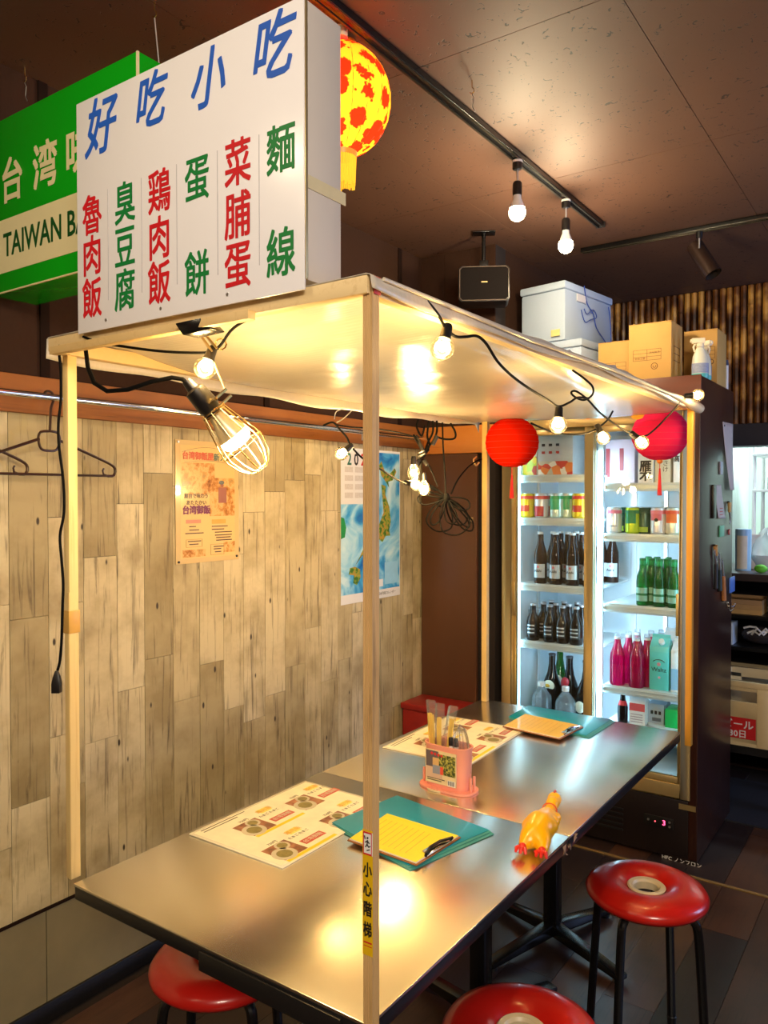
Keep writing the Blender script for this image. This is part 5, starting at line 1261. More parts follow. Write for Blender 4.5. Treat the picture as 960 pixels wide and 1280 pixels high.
part('cup', ovals([(0.064, 0.030, 0.007), (0.067, 0.032, 0.115), (0.070, 0.035, 0.120), (0.070, 0.035, 0.123), (0.066, 0.031, 0.123), (0.062, 0.028, 0.012)]), M_pink, t)
for s_ in (-1, 1): part('side_prong', MB().box(s_ * 0.075 - 0.003, s_ * 0.075 + 0.003, -0.012, -0.006, 0.006, 0.045).box(s_ * 0.075 - 0.003, s_ * 0.075 + 0.003, 0.006, 0.012, 0.006, 0.045), M_pink, t, False, 0.001)
part('front_tab', MB().lathe([(0, 0.0005), (0.016, 0.0005), (0.016, 0.004), (0, 0.004)], 16, Matrix.Translation((-0.02, -0.041, 0)) @ Matrix.Diagonal((1.4, 0.6, 1, 1))), M_creamp, t)
m, tt, out = nt('label_foliage')
b = N(tt, 'ShaderNodeBsdfPrincipled', i_Roughness=0.25); g = N(tt, 'ShaderNodeNewGeometry')
n = N(tt, 'ShaderNodeTexNoise', i_Scale=160, i_Detail=4); tt.links.new(g.outputs['Position'], n.inputs['Vector'])
r_ = ramp(tt, n.outputs['Fac'], [(0.38, srgb(50, 56, 30)), (0.5, srgb(104, 108, 50)), (0.62, srgb(190, 180, 80))])
tt.links.new(r_.outputs[0], b.inputs['Base Color']); tt.links.new(b.outputs[0], out.inputs[0]); M_fol = m
yl = -0.0335
pl_ = part('picture_label', MB().box(-0.054, 0.044, yl - 0.0006, yl + 0.003, 0.018, 0.108), mat('label_cream', srgb(226, 206, 160), 0.25, var=0.1, scale=60), t, label='printed picture label')
def lab(x0, x1, z0_, z1_, m_, name='label_block', lv=1): link(name, MB().box(x0, x1, yl - 0.0006 - 0.0004 * lv, yl - 0.0004, z0_, z1_).mesh(name, m_), pl_)
lab(-0.052, -0.012, 0.062, 0.106, mat('label_violet', srgb(96, 84, 90), 0.3), 'printed_backdrop'); lab(-0.012, 0.042, 0.045, 0.100, M_fol, 'printed_foliage')
lab(-0.052, 0.0, 0.030, 0.062, mat('label_blush', srgb(210, 176, 150), 0.3), 'printed_cloth')
lab(-0.030, -0.006, 0.045, 0.068, mat('label_box_grey', srgb(140, 144, 160), 0.3), 'printed_box', 2); lab(-0.006, 0.004, 0.045, 0.066, mat('label_box_red', srgb(220, 80, 54), 0.3), 'printed_box_end', 2)
lab(-0.030, -0.010, 0.068, 0.088, mat('label_tan', srgb(214, 170, 110), 0.3), 'printed_sticks', 2)
lab(0.018, 0.042, 0.019, 0.034, M_white, 'barcode_ground', 1)
for k in range(9): lab(0.0195 + k * 0.0024, 0.0195 + k * 0.0024 + (0.0008 if k % 3 else 0.0014), 0.021, 0.033, M_ink, 'barcode_bar', 2)
for k in range(4): link('red_mark', MB().ball((-0.033 + 0.0105 * k, yl - 0.001, 0.0985 - 0.0008 * k), 0.0042, 8, (1, 0.12, 1)).mesh('red_mark', M_red), pl_)
for k in range(2): lab(-0.048, 0.008 - 0.01 * k, 0.030 - 0.005 * k, 0.0325 - 0.005 * k, M_txt, 'label_text', 1)
random.seed(12)
rotc = Matrix.Rotation(R(-2), 4, 'Z')
def wp(x_, y_, z_): return Vector((CX, CY, ZT)) + rotc @ Vector((x_, y_, z_))
for k, (bx0, lean, nst, h) in enumerate(((-0.046, -0.10, 4, 0.205), (-0.032, -0.02, 3, 0.20), (-0.012, 0.10, 3, 0.20))):
    mbx = MB()
    b0 = wp(bx0, 0.004 * (k - 1), 0.016)
    tcs = thing('wrapped_chopsticks', ['clear-wrapped bamboo chopsticks leaning left in the pink caddy', 'clear-wrapped bamboo chopsticks in the middle of the pink caddy', 'clear-wrapped bamboo chopsticks leaning right in the pink caddy'][k], 'chopsticks', b0, group='chopsticks in the pink caddy')
    for i in range(nst):
        x_ = bx0 + (i - nst / 2) * 0.0052
        part('chopstick', MB().bar(wp(x_ * 0.96, 0.004 * (k - 1), 0.016), wp(x_ + lean * h * 0.9, 0.010, h - 0.012 + random.uniform(-.004, .002)), 0.0042, 0.0042), M_chop, tcs, True, 0.0004)
    xm = bx0 - 0.0026
    wv = MB().slab([wp(xm - 0.011, 0.0, 0.10), wp(xm + 0.011, 0.0, 0.10), wp(xm + 0.012, 0.014, 0.10), wp(xm - 0.012, 0.014, 0.10)], wp(xm + lean * h, 0.006, h + 0.022) - wp(xm, 0.0, 0.10))
    part('clear_sleeve', wv, M_bag, tcs, True)
for k, x_ in enumerate((0.009, 0.026)):
    a = wp(x_, 0.0, 0.014)
    tp = thing('marker_pen', ['black-capped pen in the pink caddy nearer the chopsticks', 'black-capped pen in the pink caddy nearer the clear bag'][k], 'pen', a)
    part('barrel', MB().cyl(a, wp(x_ - 0.002, 0.0, 0.118), 0.0055, None, 12), M_white, tp, True)
    part('cap', MB().cyl(wp(x_ - 0.002, 0.0, 0.118), wp(x_ - 0.003, 0.0, 0.140), 0.0068, 0.006, 12), M_ink, tp, True, 0.0008)
def bagf(u, v):
    a = 2 * PI * u; r0 = 0.024 + 0.006 * math.sin(4 * a) * v + 0.004 * math.sin(7 * a)
    r0 *= math.sqrt(max(0.0, 1 - max(0.0, (v - 0.5) / 0.5) ** 2)) * 0.98 + 0.02
    return wp(0.045 + r0 * math.cos(a) * 0.8 - 0.012 * v, 0.002 + r0 * math.sin(a) * 0.8, 0.05 + 0.125 * v + 0.006 * math.sin(3 * a) * v)
solo('clear_bag', MB().grid(bagf, 32, 12), M_bag, 'crumpled clear plastic bag stuffed in the right end of the caddy', 'bag', wp(0.045, 0, 0.05))

# rubber chicken: one smooth body
hd = at(693, 999, z=0.728); nk = at(687, 1013, z=0.730); ch1 = at(683, 1022, z=0.735); bdy = at(675, 1033, z=0.736); bt = at(669, 1043, z=0.732)
l1 = at(660, 1047, z=0.725); l2 = at(655, 1056, z=0.719); r1 = at(681, 1051, z=0.725); r2 = at(678.5, 1061, z=0.719)
ck = thing('rubber_chicken', 'yellow rubber chicken toy with red feet lying on the far table', 'toy', (bdy.x, bdy.y, ZT))
mb_ = bpy.data.metaballs.new('body'); mb_.resolution = 0.0045; mb_.render_resolution = 0.0045; mb_.threshold = 0.35
mo = bpy.data.objects.new('body', mb_); COL.objects.link(mo)
def lump(a, b_, ra, rb, n):
    for k in range(n):
        t_ = k / max(1, n - 1); e = mb_.elements.new(); e.co = (a.lerp(b_, t_) - wloc(ck)) * 1.0; e.radius = (ra + (rb - ra) * t_) * 1.42
lump(hd, hd.lerp(nk, 0.35), 0.0185, 0.0175, 2); lump(hd.lerp(nk, 0.5), nk, 0.015, 0.015, 2); lump(ch1, bdy, 0.025, 0.033, 3); lump(bdy, bt, 0.033, 0.030, 3)
lump(bt.lerp(l1, 0.6), l2, 0.022, 0.0115, 6); lump(bt.lerp(r1, 0.6), r2, 0.022, 0.0115, 6)
wr = RT * 0.024
lump(ch1 + wr, bdy + wr * 1.1, 0.012, 0.016, 3); lump(ch1 - wr, bdy - wr * 1.1, 0.012, 0.016, 3)
bpy.context.view_layer.update()
me = bpy.data.meshes.new_from_object(mo.evaluated_get(bpy.context.evaluated_depsgraph_get()))
bpy.data.objects.remove(mo); bpy.data.metaballs.remove(mb_)
zmin = min(v.co.z for v in me.vertices)
for v in me.vertices:
    if v.co.z < 0.0: v.co.z = 0.0
me.materials.clear(); me.materials.append(M_chick); me.polygons.foreach_set('use_smooth', [True] * len(me.polygons))
o = link('body', me, ck)
dirh = (hd - nk).normalized()
part('beak', MB().cyl(hd + dirh * 0.012 + Vector((0, 0, -.002)), hd + dirh * 0.030 + Vector((0, 0, -0.008)), 0.006, 0.001, 8), mat('orange_rubber', srgb(236, 140, 20), 0.4), ck, True)
cbm = MB()
for k in range(4): cbm.ball(hd + dirh * (0.016 - 0.005 * k) + Vector((0, 0, 0.0165 - 0.001 * (k == 0))), 0.0034, 8)
part('comb', cbm, mat('comb_red', srgb(196, 60, 20), 0.4), ck, True, label='small red comb')
ax_ = (nk - hd).normalized(); s1_ = ax_.cross(Vector((0, 0, 1))).normalized(); s2_ = ax_.cross(s1_)
part('collar', MB().tube([nk + (s1_ * math.cos(a) + s2_ * math.sin(a)) * 0.0175 for a in [i * PI / 10 for i in range(20)]], 0.0016, 6, closed=True), mat('collar_orange', srgb(226, 90, 30), 0.4), ck, True)
for k, (kn, ft) in enumerate(((l1, l2), (r1, r2))):
    dv = (ft - kn); dv.z = 0; dv.normalize(); sd = dv.cross(Vector((0, 0, 1))).normalized()
    f_ = MB().ball(ft + dv * 0.011, 0.0092, 12)
    for s_, l_ in ((-1.0, 0.020), (0, 0.022), (1.0, 0.018)):
        f_.tube([ft + dv * 0.010, ft + dv * (0.010 + l_ * 0.45) + sd * s_ * 0.009, ft + dv * (0.012 + l_ * 0.6) + sd * s_ * 0.012 - Vector((0, 0, 0.010))], [0.0055, 0.005, 0.003], 8)
    f_.tube([ft + dv * 0.01, ft + dv * 0.008 - RT * 0.018 - Vector((0, 0, 0.004))], [0.0055, 0.0035], 8)
    part('foot', f_, M_chickr, ck, True, label='red rubber foot')

# ================================================================== DRINKS FRIDGE
FX0, FX1, FY0, FY1, FZ = 0.42, 1.297, 3.30, 3.93, 1.985
def fx(px, y): return at(px, 640, y=y).x
def fz(px, py, y): return at(px, py, y=y).z
fg_ = thing('drinks_fridge', 'tall dark wood-clad drinks fridge with two gold-framed sliding glass doors', 'fridge', ((FX0 + FX1) / 2, (FY0 + FY1) / 2, 0))
part('side_panel', MB().box(FX1 - 0.035, FX1, FY0, FY1, 0.010, FZ), M_fwood, fg_, True, 0.003)
part('side_panel', MB().box(FX0, FX0 + 0.03, FY0, FY1, 0.010, FZ), M_fwood, fg_, True, 0.003)
part('top_panel', MB().box(FX0 + 0.03, FX1 - 0.035, FY0 + 0.002, FY1, 1.875, FZ - 0.001), M_fwood, fg_, True, 0.002)
part('top_trim', MB().box(FX0 - 0.003, FX1 + 0.004, FY0 - 0.012, FY0, 1.875, FZ + 0.001), mat('trim_wood', srgb(106, 56, 36), 0.4, stretch=(0.1, 1, 1), scale=30, var=0.3), fg_, True, 0.002)
part('back_panel', MB().box(FX0 + 0.03, FX1 - 0.035, FY1 - 0.03, FY1, 0.03, 1.875), M_fblack, fg_, True)
part('machine_cover', MB().box(FX0 + 0.03, FX1 - 0.035, FY0 - 0.002, FY0 + 0.02, 0.012, 0.255).box(FX0 + 0.03, FX1 - 0.035, FY0 + 0.02, FY1 - 0.04, 0.04, 0.24), M_fblack, fg_, True, 0.003)
for k in range(5): part('vent_slat', MB().box(FX0 + 0.05, FX1 - 0.30, FY0 - 0.006, FY0 - 0.002, 0.07 + 0.022 * k, 0.080 + 0.022 * k), M_black, fg_, True, 0.001)
for k, (x_, y_) in enumerate(((FX0 + .05, FY0 + .05), (FX1 - .05, FY0 + .05), (FX0 + .05, FY1 - .05), (FX1 - .05, FY1 - .05))): part('foot', MB().cyl((x_, y_, 0), (x_, y_, 0.012), 0.022), M_black, fg_, True)
ZS, ZT2 = 0.335, 1.775
part('liner', MB().box(FX0 + 0.031, FX0 + 0.042, FY0 + 0.05, 3.88, ZS, 1.80).box(FX1 - 0.047, FX1 - 0.036, FY0 + 0.05, 3.88, ZS, 1.80).box(FX0 + 0.042, FX1 - 0.047, 3.87, 3.88, ZS, 1.80).box(FX0 + 0.031, FX1 - 0.036, FY0 + 0.05, 3.88, 1.80, 1.81).box(FX0 + 0.031, FX1 - 0.036, FY0 + 0.05, 3.88, ZS - 0.01, ZS), M_liner, fg_, True)
# outer frame and doors
xa, xb = fx(629, FY0), fx(640, FY0)
part('door_frame', MB().box(FX0 + 0.002, xb, FY0 - 0.006, FY0 + 0.05, 0.26, 1.875).box(fx(853, FY0), fx(865.5, FY0), FY0 - 0.006, FY0 + 0.05, 0.26, 1.875).box(xb, fx(853, FY0), FY0 - 0.006, FY0 + 0.05, ZT2 + 0.028, 1.875).box(xb, fx(853, FY0), FY0 - 0.006, FY0 + 0.05, 0.26, 0.318), M_gold, fg_, True, 0.002)
x_m0, x_m1 = fx(731, FY0 + 0.01), fx(742, FY0 + 0.01)
xr0, xr1 = x_m0, fx(853, FY0) 
dR = part('sliding_door', MB().box(x_m0, x_m1, FY0 + 0.002, FY0 + 0.018, 0.318, ZT2 + 0.028).box(xr1 - 0.012, xr1, FY0 + 0.002, FY0 + 0.018, 0.318, ZT2 + 0.028).box(x_m1, xr1 - 0.012, FY0 + 0.002, FY0 + 0.018, ZT2, ZT2 + 0.028).box(x_m1, xr1 - 0.012, FY0 + 0.002, FY0 + 0.018, 0.318, 0.345), M_gold, fg_, True, 0.0015, label='right sliding door frame')
link('pane', MB().box(x_m1, xr1 - 0.012, FY0 + 0.008, FY0 + 0.012, 0.345, ZT2).mesh('pane', M_glass, wloc(dR)), dR)
hz0, hz1 = fz(846, 795, FY0), fz(846, 742, FY0)
link('handle', MB().box(xr1 - 0.022, xr1 - 0.010, FY0 - 0.008, FY0 + 0.004, hz0, hz1).mesh('handle', M_gold, wloc(dR), 0.004), dR)
dL = part('sliding_door', MB().box(xb, xb + 0.012, FY0 + 0.026, FY0 + 0.042, 0.318, ZT2 + 0.028).box(x_m0 - 0.0, x_m1, FY0 + 0.026, FY0 + 0.042, 0.318, ZT2 + 0.028).box(xb + 0.012, x_m0, FY0 + 0.026, FY0 + 0.042, ZT2, ZT2 + 0.028).box(xb + 0.012, x_m0, FY0 + 0.026, FY0 + 0.042, 0.318, 0.345), M_gold, fg_, True, 0.0015, label='left sliding door frame')
link('pane', MB().box(xb + 0.012, x_m0, FY0 + 0.032, FY0 + 0.036, 0.345, ZT2).mesh('pane', M_glass, wloc(dL)), dL)
hz0, hz1 = fz(645, 770, FY0), fz(645, 727, FY0)
link('handle', MB().box(xb - 0.001, xb + 0.010, FY0 + 0.014, FY0 + 0.026, hz0, hz1).mesh('handle', M_gold, wloc(dL), 0.004), dL)
# tubes
XM = fx(748, 3.37)
for (x_, y_, r_, nm) in ((XM + 0.004, 3.372, 0.009, 'centre'), (FX0 + 0.052, 3.375, 0.006, 'left'), (FX1 - 0.055, 3.375, 0.006, 'right')):
    tb_ = part('tube_lamp', MB().cyl((x_, y_, 0.40), (x_, y_, 1.70), r_, None, 12), M_tubel, fg_, True, label='glowing cool white tube')
part('lamp_holder', MB().box(XM - 0.008, XM + 0.016, 3.384, 3.398, 0.36, 1.76), M_shelf, fg_, True)
light('fridge_tube_light', 'AREA', (XM + 0.004, 3.40, 1.05), 4.2, (0.50, 0.78, 1.0), 0.03, aim=(XM + 0.004, 3.9, 1.05), sy=1.25)
# shelves
LZ = [fz(685, 594, 3.385), fz(685, 648, 3.385), fz(685, 731, 3.385), fz(685, 804, 3.385)]
RZ = [fz(800, 604, 3.385), fz(800, 668, 3.385), fz(800, 758, 3.385), fz(800, 862, 3.385)]
for zs, x0, x1 in ((LZ, FX0 + 0.044, XM - 0.012), (RZ, XM + 0.020, FX1 - 0.049)):
    for z in zs:
        part('shelf', MB().box(x0, x1, 3.392, 3.84, z - 0.010, z - 0.0005).box(x0, x1, 3.384, 3.392, z - 0.034, z + 0.002).box(x0, x1, 3.380, 3.384, z - 0.026, z - 0.022).box(x0, x1, 3.380, 3.384, z - 0.010, z - 0.006), M_shelf, fg_, True, 0.001)
        for x_ in (x0 + 0.006, x1 - 0.006): part('shelf_clip', MB().cyl((x_, 3.377, z - 0.017), (x_, 3.384, z - 0.017), 0.006, None, 10), M_alu, fg_, True)
part('shelf_rail', MB().box(XM - 0.010, XM + 0.018, 3.855, 3.869, 0.40, 1.76).box(FX0 + 0.043, FX0 + 0.052, 3.6, 3.62, 0.4, 1.76).box(XM + 0.15, XM + 0.165, 3.86, 3.869, 0.4, 1.76), M_alu, fg_, True)
ZR5 = fz(800, 909, 3.40)
part('bottom_tray', MB().box(XM + 0.02, FX1 - 0.05, 3.385, 3.85, ZR5 - 0.05, ZR5).box(XM + 0.02, XM + 0.03, 3.385, 3.85, ZS, ZR5 - 0.05).box(FX1 - 0.06, FX1 - 0.05, 3.385, 3.85, ZS, ZR5 - 0.05), M_liner, fg_, True, 0.006)
# control panel and plates on the black base
cp = at(825, 1027, y=FY0 - 0.003)
q = part('control_panel', MB().box(cp.x - 0.065, cp.x + 0.055, FY0 - 0.010, FY0 - 0.002, cp.z - 0.022, cp.z + 0.022), M_black, fg_, True, 0.002, label='black control panel with red digits')
lettering('3', 0.030, fr((cp.x + 0.018, FY0 - 0.0108, cp.z), (1, 0, 0), (0, 0, 1)), emis('red_digit', (1.0, 0.06, 0.16), 3.0), q, extrude=0.0004, weight=0.01)
link('indicator', MB().cyl((cp.x - 0.018, FY0 - 0.0112, cp.z), (cp.x - 0.018, FY0 - 0.010, cp.z), 0.003, None, 8).mesh('indicator', emis('red_led', (1, .08, .1), 2.0), wloc(q)), q)
for dx, dz in ((-0.046, 0.002), (0.040, 0.008), (0.040, -0.010)): link('button', MB().cyl((cp.x + dx, FY0 - 0.0115, cp.z + dz), (cp.x + dx, FY0 - 0.010, cp.z + dz), 0.005, None, 12).mesh('button', M_alu, wloc(q)), q)
cp = at(860, 1010, y=FY0 - 0.003)
part('gold_plate', MB().box(cp.x - 0.036, cp.x + 0.030, FY0 - 0.0045, FY0 - 0.002, cp.z - 0.011, cp.z + 0.011), M_gold, fg_, True)
cp = at(852, 1077, y=FY0 - 0.003)
q = part('refrigerant_plate', MB().box(cp.x - 0.065, cp.x + 0.060, FY0 - 0.005, FY0 - 0.0021, cp.z - 0.018, cp.z + 0.016), M_fblack, fg_, True, label='black plate with white katakana')
lettering('HFC ノンフロン', 0.022, fr((cp.x, FY0 - 0.0056, cp.z + 0.001), (1, 0, 0), (0, 0, 1)), M_white, q, extrude=0.0002, weight=0.01)

# ------------------------------------------------------------------ drinks: one prototype of each kind, then copies
M_bb = glassy('brown_bottle_glass', (0.25, 0.10, 0.05), 1.0, srgb(58, 30, 22), 0.80)
M_kb = glassy('dark_bottle_glass', (0.12, 0.08, 0.06), 1.0, srgb(34, 24, 22), 0.85)
M_gb = glassy('green_bottle_glass', (0.05, 0.62, 0.22), 1.0, srgb(6, 130, 50), 0.5)
M_pk = glassy('pink_drink', (0.95, 0.10, 0.42), 1.0, srgb(226, 30, 110), 0.55)
M_clr = glassy('clear_bottle', (0.97, 0.985, 0.99), 0.8, (0.85, 0.95, 1.0), 0.22)
M_lbs = mat('silver_label', srgb(206, 212, 218), 0.3, 0.35, var=0.05); M_lbk = mat('black_label', srgb(30, 32, 36), 0.3); M_lbg = mat('green_silver_label', srgb(150, 200, 180), 0.3, 0.2)
def band(r, z0, z1, a0=-2.4, a1=-0.2, n=12, bulge=0.0): return MB().lathe([(r, z0), (r, z1)], n, None, R(-90) + a0 + 1.3, R(-90) + a1 + 1.3)
def bottle(name, cat, prof, glass, cap=M_white, capz=None, capr=0.0145, label=None, group=None):
    t = thing(name, 'x', cat, group=group)
    part('glass_body', MB().lathe(prof, 20), glass, t, ang=60)
    h = prof[-1][1] if prof[-1][0] == 0 else prof[-1][1]
    part('cap', MB().lathe([(0, h - 0.004), (capr, h - 0.006), (capr, h + 0.003), (capr * 0.8, h + 0.005), (0, h + 0.005)], 14), cap, t)
    return t
beer = bottle('beer_bottle', 'bottle', [(0, 0), (0.028, 0), (0.030, 0.005), (0.030, 0.125), (0.028, 0.145), (0.018, 0.180), (0.0135, 0.200), (0.013, 0.236), (0, 0.236)], M_bb, M_whitep)
part('silver_label', band(0.0305, 0.028, 0.092), M_lbs, beer, ang=60, label='silver front label')
lettering('Asahi', 0.017, fr((0, -0.0314, 0.060), (1, 0, 0), (0, 0, 1)), M_ink, beer, w=False, extrude=0.0003, sx=0.95, weight=0.01)
part('red_stamp', MB().box(-0.005, 0.005, -0.0316, -0.0305, 0.074, 0.084), mat('stamp_pink', srgb(220, 120, 130), 0.4), beer)
stout = bottle('dark_bottle', 'bottle', [(0, 0), (0.028, 0), (0.031, 0.006), (0.031, 0.085), (0.027, 0.105), (0.014, 0.130), (0.0125, 0.168), (0, 0.168)], M_kb, mat('cap_silver', srgb(190, 186, 190), 0.3, 0.5))
part('oval_label', band(0.0315, 0.025, 0.078, -2.0, -0.6), M_lbk, stout, ang=60, label='black label with pale rings')
for z in (0.034, 0.052, 0.068): part('label_ring', band(0.0318, z, z + 0.006, -1.9, -0.7), M_lbs, stout, ang=60)
green = bottle('green_bottle', 'bottle', [(0, 0), (0.025, 0), (0.027, 0.005), (0.027, 0.105), (0.025, 0.125), (0.0145, 0.155), (0.0135, 0.2), (0, 0.2)], M_gb, mat('cap_green', srgb(20, 120, 60), 0.4))
part('body_label', band(0.0275, 0.020, 0.078), M_lbg, green, ang=60, label='pale green and silver label')
part('label_stripe', band(0.0278, 0.044, 0.054), mat('stripe_green', srgb(10, 110, 60), 0.4), green, ang=60)
part('neck_foil', MB().lathe([(0.0142, 0.172), (0.0142, 0.198)], 14), mat('neck_green', srgb(20, 150, 80), 0.35), green)
pink = bottle('pink_drink_bottle', 'bottle', [(0, 0), (0.030, 0), (0.033, 0.006), (0.033, 0.115), (0.030, 0.140), (0.016, 0.178), (0.0135, 0.195), (0.013, 0.208)], M_pk, mat('cap_clear', srgb(220, 224, 232), 0.3))
part('clear_neck', MB().lathe([(0.0132, 0.202), (0.0125, 0.228), (0, 0.228)], 14), M_clr, pink)
def can(name, col, top, mid=None):
    t = thing(name, 'x', 'can')
    part('can_body', MB().lathe([(0.024, 0), (0.032, 0.008), (0.032, 0.103), (0.028, 0.113)], 20), mat('can_' + name, col, 0.25, 0.3, var=0.04), t)
    part('can_lid', MB().lathe([(0, 0.111), (0.026, 0.111), (0.028, 0.114), (0.0265, 0.116), (0, 0.113)], 18), M_alu, t)
    part('top_band', band(0.0323, 0.088, 0.103, -3.0, 0.4), mat('canband_' + name, top, 0.3), t, ang=60)
    if mid: part('side_print', band(0.0323, mid[1], mid[2], mid[3] if len(mid) > 3 else -2.2, -0.6), mat('canmid_' + name, mid[0], 0.3), t, ang=60)
    return t
def row(proto, used, spots, labels, group):
    for i, ((px, y, z), lb) in enumerate(zip(spots, labels)):
        o = place(proto, not used and i == 0, (fx(px, y), y, z), lb, group); 
    return o
E = 0.0006
# left bay, third shelf: brown beer bottles
row(beer, False, [(p, 3.425, LZ[2] + E) for p in (676, 695, 716, 737)], ['brown beer bottle with silver label, leftmost in front on the left third shelf', 'brown beer bottle with silver label, second from the left on the left third shelf', 'brown beer bottle with silver label, third from the left on the left third shelf', 'brown beer bottle with silver label half behind the middle door post'], 'brown beer bottles on the left third shelf')
row(beer, True, [(p, y, LZ[2] + E) for p, y in ((692, 3.50), (710, 3.50), (728, 3.50), (701, 3.58), (720, 3.58), (740, 3.58), (752, 3.66), (766, 3.66))],
    ['beer bottle in the second row behind the two leftmost silver labels', 'beer bottle in the second row behind the middle of the front row', 'beer bottle in the second row beside the middle door post', 'beer bottle in the third row, left', 'beer bottle in the third row, middle', 'beer bottle in the third row by the middle door post', 'beer bottle at the back seen through the right door beside the bright tube', 'beer bottle at the back seen through the right door, farther from the tube'], 'brown beer bottles on the left third shelf')
# left bay, fourth shelf: small dark bottles
row(stout, False, [(p, 3.43, LZ[3] + E) for p in (667, 688, 704, 721)], ['small dark bottle, leftmost in front on the left fourth shelf', 'small dark bottle with pale ringed label, second from the left on the fourth shelf', 'small dark bottle, third from the left on the fourth shelf', 'small dark bottle, rightmost in front beside the middle door post'], 'small dark bottles on the left fourth shelf')
row(stout, True, [(p, y, LZ[3] + E) for p, y in ((680, 3.50), (696, 3.50), (712, 3.50), (728, 3.51), (690, 3.59), (706, 3.59), (722, 3.59), (738, 3.6))],
    ['small dark bottle in the second row, leftmost', 'small dark bottle in the second row, second from left', 'small dark bottle in the second row, third from left', 'small dark bottle in the second row by the door post', 'small dark bottle at the back, leftmost', 'small dark bottle at the back, second', 'small dark bottle at the back, third', 'small dark bottle at the back by the bright tube'], 'small dark bottles on the left fourth shelf')
gl = None
for i, (px, y) in enumerate(((655, 3.60), (664, 3.62), (660, 3.53), (671, 3.55))):
    x_ = fx(px, y)
    if gl is None:
        gl = thing('drinking_glass', 'x', 'glass'); part('glass_wall', MB().lathe([(0, 0.004), (0.024, 0), (0.033, 0.13), (0.0315, 0.13), (0.0225, 0.008), (0, 0.008)], 18), M_clr, gl); first = True
    place(gl, first, (x_, y, LZ[3] + E), ['tall clear glass at the left wall of the fridge, farther in', 'tall clear glass behind the leftmost dark bottle, farther in', 'tall clear glass beside the left wall of the fridge, nearer', 'tall clear glass behind the leftmost dark bottle, nearer'][i], 'clear glasses on the left fourth shelf'); first = False
# left bay, second shelf: cans
cy = can('yellow_can', srgb(236, 206, 40), srgb(216, 50, 40), (srgb(206, 60, 30), 0.03, 0.06))
place(cy, True, (fx(659, 3.43), 3.43, LZ[1] + E), 'yellow can with red top, leftmost on the left second shelf', 'cans on the left second shelf')
place(cy, False, (fx(724, 3.43), 3.43, LZ[1] + E), 'yellow can with red top beside the middle door post', 'cans on the left second shelf')
cw = can('red_and_white_can', srgb(226, 226, 228), srgb(206, 60, 60), (srgb(196, 44, 54), 0.008, 0.055))
place(cw, True, (fx(677, 3.43), 3.43, LZ[1] + E), 'white can with red lower half on the left second shelf', 'cans on the left second shelf')
cg = can('green_can', srgb(206, 232, 222), srgb(30, 160, 90), (srgb(50, 176, 110), 0.04, 0.088))
place(cg, True, (fx(696, 3.43), 3.43, LZ[1] + E), 'green and silver can, left of a pair on the left second shelf', 'cans on the left second shelf')
place(cg, False, (fx(709, 3.46), 3.46, LZ[1] + E), 'green and silver can, right of a pair on the left second shelf', 'cans on the left second shelf')
for i, (px, y) in enumerate(((668, 3.53), (686, 3.53), (704, 3.55), (722, 3.53))): place(cw if i % 2 else cy, False, (fx(px, y), y, LZ[1] + E), ['yellow can in the second row behind the leftmost can', 'white and red can in the second row behind the white can', 'yellow can in the second row behind the green pair', 'white and red can in the second row near the door post'][i], 'cans on the left second shelf')
# left bay, top shelf: snack boxes and a pack
def carton_print(m0, seed, cols):
    m, tt, out = nt(m0); b = N(tt, 'ShaderNodeBsdfPrincipled', i_Roughness=0.3); g = N(tt, 'ShaderNodeNewGeometry')
    n = N(tt, 'ShaderNodeTexVoronoi', i_Scale=28 + seed); tt.links.new(g.outputs['Position'], n.inputs['Vector'])
    r_ = ramp(tt, n.outputs['Color'], [(0.2, cols[0]), (0.45, cols[1]), (0.6, cols[2]), (0.8, cols[3])]); r_.color_ramp.interpolation = 'CONSTANT'
    tt.links.new(r_.outputs[0], b.inputs['Base Color']); tt.links.new(b.outputs[0], out.inputs[0]); return m
M_snk = carton_print('snack_print', 0, [srgb(200, 60, 50), srgb(230, 220, 205), srgb(220, 120, 60), srgb(190, 180, 160)])
M_snk2 = carton_print('snack_print_green', 3, [srgb(190, 200, 40), srgb(230, 200, 60), srgb(190, 70, 50), srgb(226, 220, 200)])
def carton(name, label, x0, x1, y0_, y1_, z0_, z1_, m_, cat='carton', group=None):
    t = thing(name, label, cat, ((x0 + x1) / 2, (y0_ + y1_) / 2, z0_), group=group)
    part('box_body', MB().box(x0, x1, y0_, y1_, z0_, z1_), m_, t, True, 0.003); return t
zt_ = LZ[0] + E
t = carton('snack_box', 'grey printed box with red splash print on the left top shelf', fx(672, 3.43), fx(716, 3.43), 3.43, 3.60, zt_, zt_ + 0.185, mat('snack_grey', srgb(170, 172, 170), 0.4))
x0, x1 = fx(672, 3.43), fx(716, 3.43)
part('front_splash', MB().box(x0 + 0.002, x1 - 0.002, 3.4285, 3.43, zt_ + 0.003, zt_ + 0.065), M_snk, t, True)
for i in range(3):
    for j in range(2): part('print_mark', MB().box(x0 + 0.02 + 0.035 * i, x0 + 0.036 + 0.035 * i, 3.4285, 3.43, zt_ + 0.10 + 0.035 * j, zt_ + 0.112 + 0.035 * j), M_ink if j else mat('mark_red', srgb(160, 50, 40), 0.4), t, True)
t = carton('snack_box', 'small printed packet with yellow-green print behind the red lantern', fx(650, 3.44), fx(671, 3.44), 3.44, 3.56, zt_, zt_ + 0.17, mat('snack_cream', srgb(214, 206, 190), 0.4))
part('front_splash', MB().box(fx(650, 3.44) + 0.002, fx(671, 3.44) - 0.002, 3.4385, 3.44, zt_ + 0.003, zt_ + 0.09), M_snk2, t, True)
